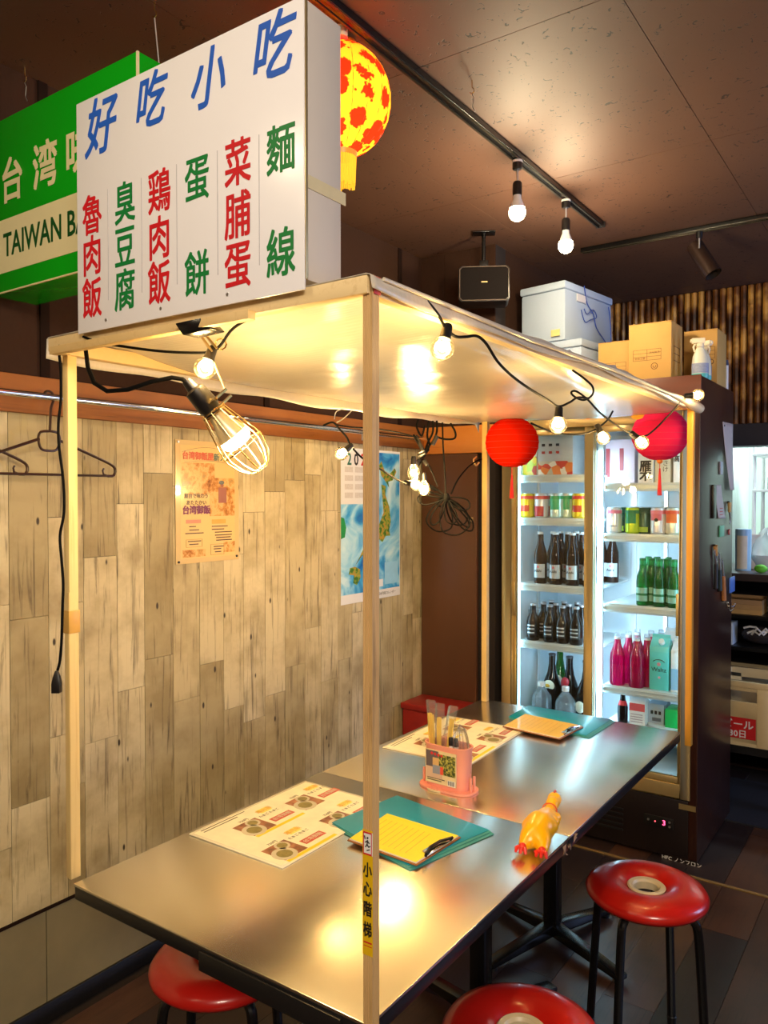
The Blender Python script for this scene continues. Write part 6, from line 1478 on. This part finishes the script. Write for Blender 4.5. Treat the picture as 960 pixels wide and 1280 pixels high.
# right bay, top shelf
zt_ = RZ[0] + E
carton('gift_carton', 'large mauve-white carton on the right top shelf', fx(756, 3.52), fx(793, 3.52), 3.52, 3.75, zt_, zt_ + 0.20, mat('mauve_carton', srgb(196, 176, 184), 0.5))
t = bpy.data.objects['gift_carton']
for px in (757, 774): part('red_strip', MB().box(fx(px, 3.518), fx(px + 5, 3.518), 3.5175, 3.5195, zt_ + (0.06 if px > 760 else 0.03), zt_ + 0.16), mat('maroon_print', srgb(140, 50, 54), 0.5), t, True)
t = carton('sake_carton', 'white sake carton with bold black brush characters on the right top shelf', fx(797, 3.42), fx(816, 3.42), 3.42, 3.50, zt_, zt_ + 0.155, M_white)
xm = (fx(797, 3.42) + fx(816, 3.42)) / 2
for c_, z in (('雁', 0.070), ('木', 0.030)): lettering(c_, 0.052, fr((xm, 3.4192, zt_ + z), (1, 0, 0), (0, 0, 1)), M_ink, t, extrude=0.0003, weight=0.03)
t = carton('sake_carton', 'cream sake carton with faint writing behind the pink lantern tassel', fx(818, 3.43), fx(838, 3.43), 3.43, 3.51, zt_, zt_ + 0.15, mat('cream_carton', srgb(216, 210, 190), 0.5))
lettering('さ\nけ', 0.026, fr(((fx(818, 3.43) + fx(838, 3.43)) / 2 + 0.012, 3.4292, zt_ + 0.07), (1, 0, 0), (0, 0, 1)), M_txt, t, extrude=0.0003)
t = carton('sake_carton', 'white sake carton at the right end of the right top shelf', fx(841, 3.42), fx(850, 3.42), 3.42, 3.50, zt_, zt_ + 0.165, M_white)
lettering('高', 0.03, fr(((fx(841, 3.42) + fx(850, 3.42)) / 2, 3.4192, zt_ + 0.10), (1, 0, 0), (0, 0, 1)), M_ink, t, extrude=0.0003, weight=0.02, sx=.8)
# right bay, second shelf: cans
cp_ = can('pink_top_can', srgb(224, 228, 232), srgb(232, 130, 160), (srgb(150, 150, 160), 0.03, 0.036, -1.8))
place(cp_, True, (fx(768, 3.425), 3.425, RZ[1] + E), 'white can with pink top, leftmost on the right second shelf', 'cans on the right second shelf')
cgg = can('green_highball_can', srgb(190, 216, 40), srgb(20, 120, 70), (srgb(20, 130, 76), 0.045, 0.088))
place(cgg, True, (fx(791, 3.43), 3.43, RZ[1] + E), 'green and lime can, left of the green pair on the right second shelf', 'cans on the right second shelf')
cdg = can('dark_green_can', srgb(40, 80, 60), srgb(20, 70, 46), (srgb(170, 200, 60), 0.008, 0.03))
place(cdg, True, (fx(806, 3.45), 3.45, RZ[1] + E), 'dark green can beside the green and lime can', 'cans on the right second shelf')
cpk = can('white_grapefruit_can', srgb(226, 222, 226), srgb(226, 120, 130), (srgb(216, 100, 110), 0.06, 0.088))
place(cpk, True, (fx(823, 3.425), 3.425, RZ[1] + E), 'white and pink can with round emblem on the right second shelf', 'cans on the right second shelf')
part('emblem', MB().cyl((0, -0.0335, 0.062), (0, -0.032, 0.062), 0.008, None, 12), M_ink, cpk)
cor = can('orange_can', srgb(226, 222, 200), srgb(220, 80, 50), (srgb(226, 110, 50), 0.05, 0.088))
place(cor, True, (fx(842, 3.425), 3.425, RZ[1] + E), 'orange and white can at the right end of the right second shelf', 'cans on the right second shelf')
for i, (px, c_) in enumerate(((776, cdg), (799, cp_), (815, cor), (832, cdg))): place(c_, False, (fx(px, 3.53), 3.53, RZ[1] + E), ['dark green can in the second row near the tube', 'pink-topped can in the second row behind the green pair', 'orange can in the second row', 'dark green can in the second row at the right'][i], 'cans on the right second shelf')
# right bay, third shelf: green bottles
row(green, False, [(p, y, RZ[2] + E) for p, y in ((804, 3.43), (815, 3.46), (825, 3.43), (834, 3.46), (843, 3.43))], ['green beer bottle, leftmost on the right third shelf', 'green beer bottle, second from the left on the right third shelf', 'green beer bottle in the middle of the right third shelf', 'green beer bottle, second from the right on the right third shelf', 'green beer bottle at the right end behind the door handle'], 'green bottles on the right third shelf')
row(green, True, [(p, y, RZ[2] + E) for p, y in ((811, 3.54), (822, 3.54), (836, 3.54))], ['green bottle in the second row, left', 'green bottle in the second row, middle', 'green bottle in the second row, right'], 'green bottles on the right third shelf')
# right bay, fourth shelf: pink bottles and cartons
row(pink, False, [(p, y, RZ[3] + E) for p, y in ((773, 3.425), (797, 3.425), (787, 3.49), (810, 3.47))], ['pink drink bottle, leftmost in front beside the bright tube', 'pink drink bottle in front, left of the teal carton', 'pink drink bottle standing between the two front pink ones', 'pink drink bottle half hidden by the teal carton'], 'pink drink bottles on the right fourth shelf')
row(pink, True, [(p, y, RZ[3] + E) for p, y in ((798, 3.57), (815, 3.57), (828, 3.62), (840, 3.66))], ['pink bottle in the third row, left', 'pink bottle in the third row behind the teal carton', 'pink bottle at the back behind the teal carton, left', 'pink bottle at the back behind the teal carton, right'], 'pink drink bottles on the right fourth shelf')
def gable(name, label, px0, px1, y, z, h, m_, top, dep=0.08, cat='carton'):
    x0, x1 = fx(px0, y), fx(px1, y)
    t = thing(name, label, cat, ((x0 + x1) / 2, y + dep / 2, z))
    part('carton_body', MB().box(x0, x1, y, y + dep, z, z + h * 0.80), m_, t, True, 0.002)
    xa_, xb_ = x0 + 0.002, x1 - 0.002; zz_ = z + h * 0.80; zt = z + h * 0.94
    mb = MB().add([(xa_, y + .002, zz_), (xb_, y + .002, zz_), (xb_, y + dep - .002, zz_), (xa_, y + dep - .002, zz_), (xa_, y + dep / 2 - .002, zt), (xb_, y + dep / 2 - .002, zt), (xb_, y + dep / 2 + .002, zt), (xa_, y + dep / 2 + .002, zt), (xa_, y + dep / 2 - .002, z + h), (xb_, y + dep / 2 - .002, z + h), (xb_, y + dep / 2 + .002, z + h), (xa_, y + dep / 2 + .002, z + h)],
                  [(3, 2, 1, 0), (0, 1, 5, 4), (2, 3, 7, 6), (1, 2, 6, 5), (3, 0, 4, 7), (4, 5, 9, 8), (6, 7, 11, 10), (5, 6, 10, 9), (7, 4, 8, 11), (8, 9, 10, 11)])
    part('gable_top', mb, top, t, True)
    return t, (x0 + x1) / 2
M_tealc = mat('teal_carton', srgb(96, 206, 200), 0.4, var=0.03)
t, xm = gable('juice_carton', 'tall teal drink carton with black lettering on the right fourth shelf', 813, 837, 3.42, RZ[3] + E, 0.235, M_tealc, M_tealc)
lettering('Waltz', 0.026, fr((xm, 3.4192, RZ[3] + 0.088), (1, 0, 0), (0, 0, 1)), M_ink, t, extrude=0.0003)
part('print_arc', MB().tube([(xm + 0.028 * math.cos(R(150 - 12 * k)), 3.419, RZ[3] + 0.112 + 0.020 * math.sin(R(150 - 12 * k))) for k in range(11)], 0.0016, 5), M_ink, t, True)
part('print_dot', MB().cyl((xm, 3.4185, RZ[3] + 0.112), (xm, 3.4202, RZ[3] + 0.112), 0.008, None, 12).cyl((xm + .002, 3.4185, RZ[3] + 0.055), (xm + .002, 3.4202, RZ[3] + 0.055), 0.005, None, 12), mat('carton_pink', srgb(220, 150, 160), 0.4), t, True)
part('screw_cap', MB().cyl((xm + 0.012, 3.425, RZ[3] + 0.205), (xm + 0.012, 3.412, RZ[3] + 0.215), 0.012, None, 16), M_whitep, t, True)
t, xm = gable('milk_carton', 'white and pale blue milk carton beside the teal carton', 840, 851, 3.42, RZ[3] + E, 0.225, M_white, M_white, 0.09)
part('blue_print', MB().box(fx(840, 3.42) + .001, fx(851, 3.42) - .001, 3.4188, 3.42, RZ[3] + 0.01, RZ[3] + 0.10), mat('milk_blue', srgb(150, 196, 226), 0.4), t, True)
t, xm = gable('milk_carton', 'white carton standing behind the teal carton', 829, 848, 3.53, RZ[3] + E, 0.25, M_white, M_white, 0.08)
# right bay, bottom
zb = ZR5 + E
t, xm = gable('cream_carton', 'small white cream carton with pink-red top panel at the bottom of the right bay', 788, 808, 3.42, zb, 0.125, M_white, M_white, 0.07)
part('pink_print', MB().box(fx(788, 3.42) + .001, fx(808, 3.42) - .001, 3.4188, 3.42, zb + 0.062, zb + 0.095), mat('cream_red', srgb(222, 90, 90), 0.4), t, True)
for k in range(4): part('print_line', MB().box(fx(790, 3.42), fx(805, 3.42), 3.4186, 3.42, zb + 0.012 + 0.011 * k, zb + 0.016 + 0.011 * k), mat('faint_print', srgb(186, 170, 176), 0.4), t, True)
sb_ = bottle('sauce_bottle', 'bottle', [(0, 0), (0.020, 0), (0.022, 0.004), (0.022, 0.07), (0.012, 0.10), (0.010, 0.13), (0, 0.13)], M_kb, mat('cap_white2', srgb(226, 226, 230), 0.3), capr=0.011)
place(sb_, True, (fx(780, 3.43), 3.43, zb), 'small dark sauce bottle with bright red neck band at the bottom right')
part('red_neck_band', MB().lathe([(0.0205, 0.078), (0.0135, 0.098)], 14), M_red, sb_)
t = carton('grey_carton', 'grey printed box beside the cream carton', fx(811, 3.46), fx(832, 3.46), 3.46, 3.56, zb, zb + 0.095, mat('grey_box', srgb(170, 182, 196), 0.5))
for k in range(3): part('print_block', MB().box(fx(815 + 5 * k, 3.459), fx(818 + 5 * k, 3.459), 3.4585, 3.46, zb + 0.05, zb + 0.065), M_ink, t, True)
part('print_block', MB().box(fx(817, 3.459), fx(828, 3.459), 3.4585, 3.46, zb + 0.02, zb + 0.035), mat('grey_print', srgb(100, 104, 112), 0.5), t, True)
t = carton('green_carton', 'bright green box at the bottom right corner of the fridge', fx(833, 3.43), fx(851, 3.43), 3.43, 3.53, zb + 0.012, zb + 0.10, mat('green_box', srgb(20, 180, 84), 0.4))
t.location.z = zb; 
for c_ in t.children: c_.data.transform(Matrix.Translation((0, 0, 0)))
solo('white_dish', MB().lathe([(0, 0), (0.06, 0), (0.09, 0.010), (0.085, 0.011), (0, 0.006)], 20, Matrix.Translation((fx(838, 3.48), 3.48, zb))), M_whitep, 'white dish under the green box at the bottom right of the fridge', 'dish', (fx(838, 3.48), 3.48, zb))
# left bay floor: sake bottles and water
sk = bottle('sake_bottle', 'bottle', [(0, 0), (0.046, 0), (0.050, 0.008), (0.050, 0.22), (0.044, 0.26), (0.022, 0.32), (0.0155, 0.36), (0.015, 0.405), (0, 0.405)], M_kb, mat('cap_dark', srgb(60, 60, 64), 0.4), capr=0.017)
zf = ZS + E
o = place(sk, True, (fx(691, 3.53), 3.53, zf), 'tall dark sake bottle with oval white and gold label behind the water bottles', 'tall sake bottles in the left bay')
o2 = place(sk, False, (fx(713, 3.515), 3.515, zf), 'tall reddish-black sake bottle with crimson shoulder mark behind the water bottles', 'tall sake bottles in the left bay')
o3 = place(sk, False, (fx(734, 3.47), 3.47, zf), 'tall dark sake bottle half hidden by the middle door post', 'tall sake bottles in the left bay')
lm = MB().ball((0, 0, 0), 0.030, 16, (1, 0.25, 0.82)); 
part('oval_label', MB().ball((0, -0.038, 0.262), 0.028, 16, (1, 0.3, 0.9)), mat('oval_white', srgb(226, 230, 210), 0.4), o, label='oval white label')
part('label_mark', MB().ball((-0.004, -0.0475, 0.262), 0.011, 10, (1.2, 0.2, 0.8)), mat('label_gold', srgb(206, 160, 40), 0.4), o)
part('crimson_mark', MB().ball((-0.01, -0.030, 0.285), 0.024, 12, (0.9, 0.5, 1.2)), mat('crimson', srgb(170, 36, 54), 0.4), o2, label='crimson neck mark')
part('round_label', MB().ball((-0.01, -0.046, 0.20), 0.028, 14, (1, 0.3, 1)), mat('label_cream2', srgb(220, 220, 200), 0.4), o3)
gs_ = place(sk, False, (fx(701, 3.66), 3.66, zf), 'tall green sake bottle behind the two dark ones', 'tall sake bottles in the left bay')
for c_ in list(gs_.children):
    if c_.name.startswith('glass_body'): c_.data = c_.data.copy(); c_.data.materials[0] = M_gb
wt = thing('water_bottle', 'x', 'bottle')
part('bottle_body', MB().lathe([(0, 0), (0.042, 0), (0.047, 0.01), (0.047, 0.20), (0.044, 0.225), (0.018, 0.262), (0.014, 0.268), (0.014, 0.28), (0, 0.28)], 20), M_clr, wt)
part('cap', MB().lathe([(0, 0.270), (0.0165, 0.270), (0.0165, 0.290), (0.014, 0.292), (0, 0.292)], 14), M_white, wt)
part('water', MB().lathe([(0, 0.004), (0.044, 0.008), (0.044, 0.205), (0, 0.205)], 20), glassy('water_tint', (0.93, 0.98, 1.0), 1.0, (0.8, 0.9, 1.0), 0.15), wt)
place(wt, True, (fx(678, 3.43), 3.43, zf), 'clear water bottle with white cap, left of the two behind the far table', 'clear water bottles')
place(wt, False, (fx(708, 3.405), 3.405, zf), 'clear water bottle with white cap, right of the two behind the far table', 'clear water bottles')

# ================================================================== ON TOP OF THE FRIDGE
ZF = FZ + 0.0015
def styro(name, label, pts, z0_, z1_, lid=True):
    c = sum((Vector((p[0], p[1], 0)) for p in pts), Vector()) / 4
    t = thing(name, label, 'box', (c.x, c.y, z0_), group='styrofoam boxes on the fridge')
    V = [Vector((p[0], p[1], 0)) for p in pts]
    I = [c + (v - c) * 0.965 for v in V]
    zl = z1_ - 0.035
    part('foam_box', quad(I, z0_, zl - z0_), M_styro, t, True, 0.008)
    part('foam_lid', quad(V, zl + 0.0005, 0.035), M_styro, t, True, 0.008)
    return t
P1 = [(0.459, 3.40), (0.70, 3.36), (0.762, 3.82), (0.521, 3.86)]
styro('styrofoam_box', 'lower styrofoam box on the fridge, mostly behind the canopy', [(0.47, 3.40), (0.775, 3.37), (0.82, 3.78), (0.515, 3.82)], ZF, 2.205)
t = styro('styrofoam_box', 'upper styrofoam box tied with blue string on the fridge', P1, 2.2065, 2.472)
a, b_ = Vector((0.70, 3.36, 0)), Vector((0.762, 3.82, 0)); nrm = Vector((1, -0.13, 0)).normalized()
def sidep(u, z): return a + (b_ - a) * u + nrm * 0.004 + Vector((0, 0, z))
M_bs = mat('blue_string', srgb(40, 70, 160), 0.6)
part('string', MB().tube(smooth([sidep(*q_) for q_ in ((0.36, 2.475), (0.42, 2.40), (0.55, 2.36), (0.62, 2.30), (0.80, 2.25), (0.90, 2.21))], 4), 0.0025, 6).tube(smooth([sidep(*q_) for q_ in ((0.30, 2.36), (0.38, 2.31), (0.5, 2.33), (0.62, 2.35), (0.55, 2.38), (0.42, 2.35), (0.36, 2.37))], 4), 0.0022, 6).tube(smooth([sidep(*q_) for q_ in ((0.88, 2.42), (0.93, 2.34), (0.95, 2.22))], 4), 0.0022, 6), M_bs, t, True)
part('white_sticker', MB().slab([sidep(0.22, 2.395) - nrm * .003, sidep(0.40, 2.395) - nrm * .003, sidep(0.40, 2.430) - nrm * .003, sidep(0.22, 2.430) - nrm * .003], nrm * 0.003), M_white, t, True)
q = Vector((0.63, 3.3705, 0)); ql = Vector((0.675, 3.363, 0))
part('yellow_sticker', MB().slab([q + Vector((0, 0, 2.225)), ql + Vector((0, 0, 2.225)), ql + Vector((0, 0, 2.255)), q + Vector((0, 0, 2.255))], Vector((0, -0.002, 0))), mat('sticker_pale', srgb(226, 210, 140), 0.5), t, True)
def cardbox(label, x0, x1, y0_, y1_, z1_, name='cardboard_box', mk=True, dark=1.0):
    t = thing(name, label, 'box', ((x0 + x1) / 2, (y0_ + y1_) / 2, ZF), group='cardboard boxes on the fridge')
    part('box_body', MB().box(x0, x1, y0_, y1_, ZF, z1_ - 0.003), M_card, t, True, 0.003)
    ym = (y0_ + y1_) / 2
    part('top_flap', MB().box(x0, x1, y0_, ym - 0.001, z1_ - 0.003, z1_), M_card, t, True, 0.0005)
    part('top_flap', MB().box(x0, x1, ym + 0.001, y1_, z1_ - 0.003, z1_), M_card, t, True, 0.0005)
    part('tape', MB().box((x0 + x1) / 2 - 0.02, (x0 + x1) / 2 + 0.02, ym - 0.001, ym + 0.001, z1_ - 0.002, z1_ + 0.0005).box(x0 + 0.01, x1 - 0.01, ym - 0.02, ym + 0.02, z1_, z1_ + 0.0004), M_tape, t, True)
    return t
def frame_print(t, x0, x1, z0_, z1_, y, rows, cols):
    w_ = 0.0008; mb = MB()
    for i in range(rows + 1): z = z0_ + (z1_ - z0_) * i / rows; mb.box(x0, x1, y - 0.0005, y, z - w_, z + w_)
    for i in range(cols + 1): x = x0 + (x1 - x0) * i / cols; mb.box(x - w_, x + w_, y - 0.0005, y, z0_, z1_)
    part('printed_frame', mb, M_cardd, t, True)
bx1 = cardbox('middle cardboard box, tallest looking, with printed frame and round mark', 0.986, 1.164, 3.365, 3.54, 2.232)
frame_print(bx1, 1.006, 1.122, 2.075, 2.12, 3.3649, 3, 2)
lettering('天地無用', 0.011, fr((1.095, 3.3645, 2.105), (1, 0, 0), (0, 0, 1)), M_cardd, bx1, extrude=0.0002)
lettering('取扱注意', 0.011, fr((1.035, 3.3645, 2.083), (1, 0, 0), (0, 0, 1)), M_cardd, bx1, extrude=0.0002)
part('round_mark', MB().tube([(1.095 + 0.013 * math.cos(a_), 3.3645, 2.048 + 0.013 * math.sin(a_)) for a_ in [i * PI / 10 for i in range(20)]], 0.0014, 5, closed=True).tube([(1.095 + 0.006 * math.cos(a_), 3.3645, 2.048 + 0.006 * math.sin(a_)) for a_ in [R(150 + i * 24) for i in range(11)]], 0.0012, 5), M_cardd, bx1, True)
part('side_print', MB().box(1.164, 1.1645, 3.40, 3.50, 2.07, 2.073).box(1.164, 1.1645, 3.40, 3.50, 2.10, 2.103).box(1.164, 1.1645, 3.40, 3.50, 2.13, 2.133).box(1.164, 1.1645, 3.40, 3.403, 2.07, 2.133).box(1.164, 1.1645, 3.497, 3.50, 2.07, 2.133), M_cardd, bx1, True)
bx2 = cardbox('low cardboard box between the styrofoam boxes and the tall cardboard box', 0.825, 0.978, 3.44, 3.66, 2.185)
frame_print(bx2, 0.86, 0.95, 2.055, 2.09, 3.4399, 2, 2)
bx3 = cardbox('rear right cardboard box behind the two spray bottles', 1.15, 1.29, 3.62, 3.80, 2.228)
frame_print(bx3, 1.24, 1.28, 2.10, 2.15, 3.6199, 3, 1)
part('round_mark', MB().tube([(1.265 + 0.010 * math.cos(a_), 3.6195, 2.085 + 0.010 * math.sin(a_)) for a_ in [i * PI / 10 for i in range(20)]], 0.002, 5, closed=True), M_cardd, bx3, True)
carton('red_packet', 'small red packet lying before the low cardboard box', 0.90, 0.972, 3.36, 3.40, ZF, ZF + 0.045, M_cardred, 'packet')
sp_b = thing('spray_bottle', 'x', 'bottle')
part('bottle_body', MB().lathe([(0, 0), (0.030, 0), (0.033, 0.006), (0.033, 0.05), (0.029, 0.09), (0.018, 0.12), (0.013, 0.130), (0, 0.130)], 20, Matrix.Diagonal((1, 0.72, 1, 1))), mat('milky_bottle', srgb(222, 222, 206), 0.35), sp_b)
part('liquid_tint', MB().lathe([(0.0305, 0.0005), (0.0335, 0.006), (0.0336, 0.020)], 20, Matrix.Diagonal((1, 0.72, 1, 1))), mat('teal_liquid', srgb(90, 190, 190), 0.3), sp_b, label='teal liquid at the bottom')
part('label_panel', MB().lathe([(0.0338, 0.022), (0.0338, 0.062)], 12, Matrix.Diagonal((1, 0.74, 1, 1)), R(-170), R(-10)), mat('spray_label', srgb(150, 160, 190), 0.4, var=0.3, scale=140), sp_b)
part('trigger_head', MB().lathe([(0.014, 0.128), (0.016, 0.135), (0.014, 0.146), (0, 0.148)], 14).box(-0.034, 0.018, -0.010, 0.010, 0.146, 0.168).box(-0.040, -0.034, -0.006, 0.006, 0.150, 0.164), mat('cream_trigger', srgb(238, 226, 200), 0.4), sp_b, bevel=0.003)
part('trigger', MB().tube([(-0.018, 0, 0.147), (-0.026, 0, 0.132), (-0.022, 0, 0.112)], [0.005, 0.005, 0.0035], 8), mat('cream_trigger2', srgb(238, 226, 200), 0.4), sp_b)
s1 = at(875, 472, y=3.42); s2 = at(886, 470, y=3.50)
place(sp_b, True, (s1.x, 3.42, ZF), 'milky trigger spray bottle in front, on the fridge corner', 'spray bottles on the fridge', R(20))
place(sp_b, False, (min(s2.x, 1.262), 3.50, ZF), 'milky trigger spray bottle behind the front one, on the fridge corner', 'spray bottles on the fridge', R(160))
t = thing('white_marker', 'thin white bottle with blue cap at the back corner of the fridge top', 'bottle', (1.282, 3.84, ZF))
part('barrel', MB().cyl((0, 0, 0), (0, 0, 0.11), 0.010), M_whitep, t); part('cap', MB().cyl((0, 0, 0.11), (0, 0, 0.135), 0.0115, 0.009), mat('blue_cap', srgb(60, 70, 100), 0.4), t)

# ================================================================== ON THE SIDE OF THE FRIDGE
XS = FX1 + 0.001
def sd_(px, py): return at(px, py, x=XS)
def sheet_on(label, q, name, m_, cat='paper', curl=0.0, group=None):
    P_ = [sd_(*p) for p in q]; c = sum(P_, Vector()) / 4
    def fn(u, v):
        p = (P_[0] * (1 - u) + P_[1] * u) * (1 - v) + (P_[3] * (1 - u) + P_[2] * u) * v
        return p + Vector((0.0006 + curl * (v ** 2) + curl * 0.5 * math.sin(PI * u) * v, 0, 0))
    t = thing(name, label, cat, c, group=group)
    me = MB().grid(fn, 8, 14).mesh('sheet', m_, c); o = link('sheet', me, t); s_ = o.modifiers.new('s', 'SOLIDIFY'); s_.thickness = 0.0006; s_.offset = 1
    return t
M_note = mat('mauve_paper', srgb(196, 180, 172), 0.6)
t = sheet_on('long curled paper note hanging highest on the fridge side', [(903, 527), (916, 530), (914, 612), (909, 613)], 'paper_note', M_note, curl=0.012, group='notes on the fridge side')
a = sd_(905, 532); part('tack', MB().cyl(a, a + Vector((0.004, 0, 0)), 0.004, None, 8), M_ink, t, True)
t = sheet_on('short paper note with red writing below the long note', [(893, 606), (901, 606), (905, 648), (896, 648)], 'paper_note', M_note, curl=0.006, group='notes on the fridge side')
for k in range(3):
    a = sd_(899, 636 + 4 * k); part('red_writing', MB().box(XS + 0.0085, XS + 0.009, a.y - 0.03, a.y + 0.03, a.z, a.z + 0.004), mat('note_red', srgb(190, 60, 50), 0.5), t, True)
solo('magnetic_clip', MB().box(XS, XS + 0.010, sd_(889, 640).y, sd_(892.5, 640).y, sd_(890, 648).z, sd_(890, 606).z), M_black, 'black magnetic strip left of the short note', 'clip', sd_(891, 627), bevel=0.002)
solo('small_magnet', MB().box(XS, XS + 0.006, sd_(899, 584).y, sd_(902, 584).y, sd_(900, 593).z, sd_(900, 577).z), mat('grey_magnet', srgb(160, 160, 180), 0.4), 'small grey magnet left of the long note', 'magnet', sd_(900, 585), bevel=0.001)
solo('green_magnet', MB().box(XS, XS + 0.005, sd_(898.5, 665).y, sd_(904, 665).y, sd_(900, 671).z, sd_(900, 657).z), mat('green_tag', srgb(90, 180, 140), 0.4), 'small green tag below the short note', 'magnet', sd_(901, 664), bevel=0.001)
solo('pink_magnet', MB().cyl(sd_(911, 665), sd_(911, 665) + Vector((0.005, 0, 0)), 0.014, None, 14), mat('pink_tag', srgb(190, 90, 100), 0.4), 'round pink magnet right of the green tag', 'magnet', sd_(911, 665))
solo('blue_tag', MB().box(XS, XS + 0.006, sd_(911, 731).y, sd_(917, 731).y, sd_(914, 740).z, sd_(914, 721).z), mat('blue_tag', srgb(90, 130, 210), 0.4), 'small blue framed tag near the rear edge of the fridge side', 'magnet', sd_(914, 730), bevel=0.001)
def opener(label, q, cols, w_):
    P_ = [sd_(*p) + Vector((0.010, 0, 0)) for p in q]
    t = thing('bottle_opener', label, 'bottle opener', P_[0], group='bottle openers on the fridge side')
    part('handle', MB().tube([P_[0], P_[1]], [w_, w_ * 0.8], 10), mat('opener_' + str(q[0][0]), cols, 0.4), t, True)
    part('metal_head', MB().tube([P_[1], P_[2]], [w_ * 0.5, w_ * 0.35], 8).tube([P_[2] + Vector((0, 0.010 * math.cos(k * PI / 5), 0.010 * math.sin(k * PI / 5))) for k in range(10)], 0.0025, 6, closed=True), M_alu, t, True)
    part('magnet', MB().cyl(Vector((XS, P_[0].y, P_[0].z)), P_[0], 0.006, None, 8), M_black, t, True)
opener('tan-handled bottle opener hanging high beside the short note', [(909, 628), (909, 640), (910, 652)], srgb(206, 170, 100), 0.009)
opener('black-handled bottle opener, left of the hanging pair', [(892, 735), (892, 705), (890, 690)], srgb(34, 34, 40), 0.009)
opener('dark green-handled bottle opener in the middle of the cluster', [(897, 738), (897, 712), (896, 694)], srgb(40, 60, 60), 0.009)
opener('wooden-handled corkscrew hanging lowest in the cluster', [(902, 750), (901, 720), (900, 702)], srgb(186, 120, 66), 0.011)
opener('tan knob opener at the top of the cluster', [(891, 682), (892, 694), (893, 700)], srgb(200, 150, 90), 0.010)
hk = sd_(909, 757)
t = thing('chrome_hook', 'chrome double hook low on the fridge side', 'hook', hk)
part('hook_body', MB().box(XS, XS + 0.006, hk.y - 0.02, hk.y + 0.02, hk.z - 0.01, hk.z + 0.018).tube([hk + Vector((0.006, 0, 0)), hk + Vector((0.03, 0.0, -0.004)), hk + Vector((0.034, 0.0, 0.012))], 0.004, 8).tube([hk + Vector((0.006, -0.015, -0.01)), hk + Vector((0.02, -0.02, -0.025)), hk + Vector((0.03, -0.02, -0.01))], 0.0035, 8), M_chrome, t, True, 0.0006)
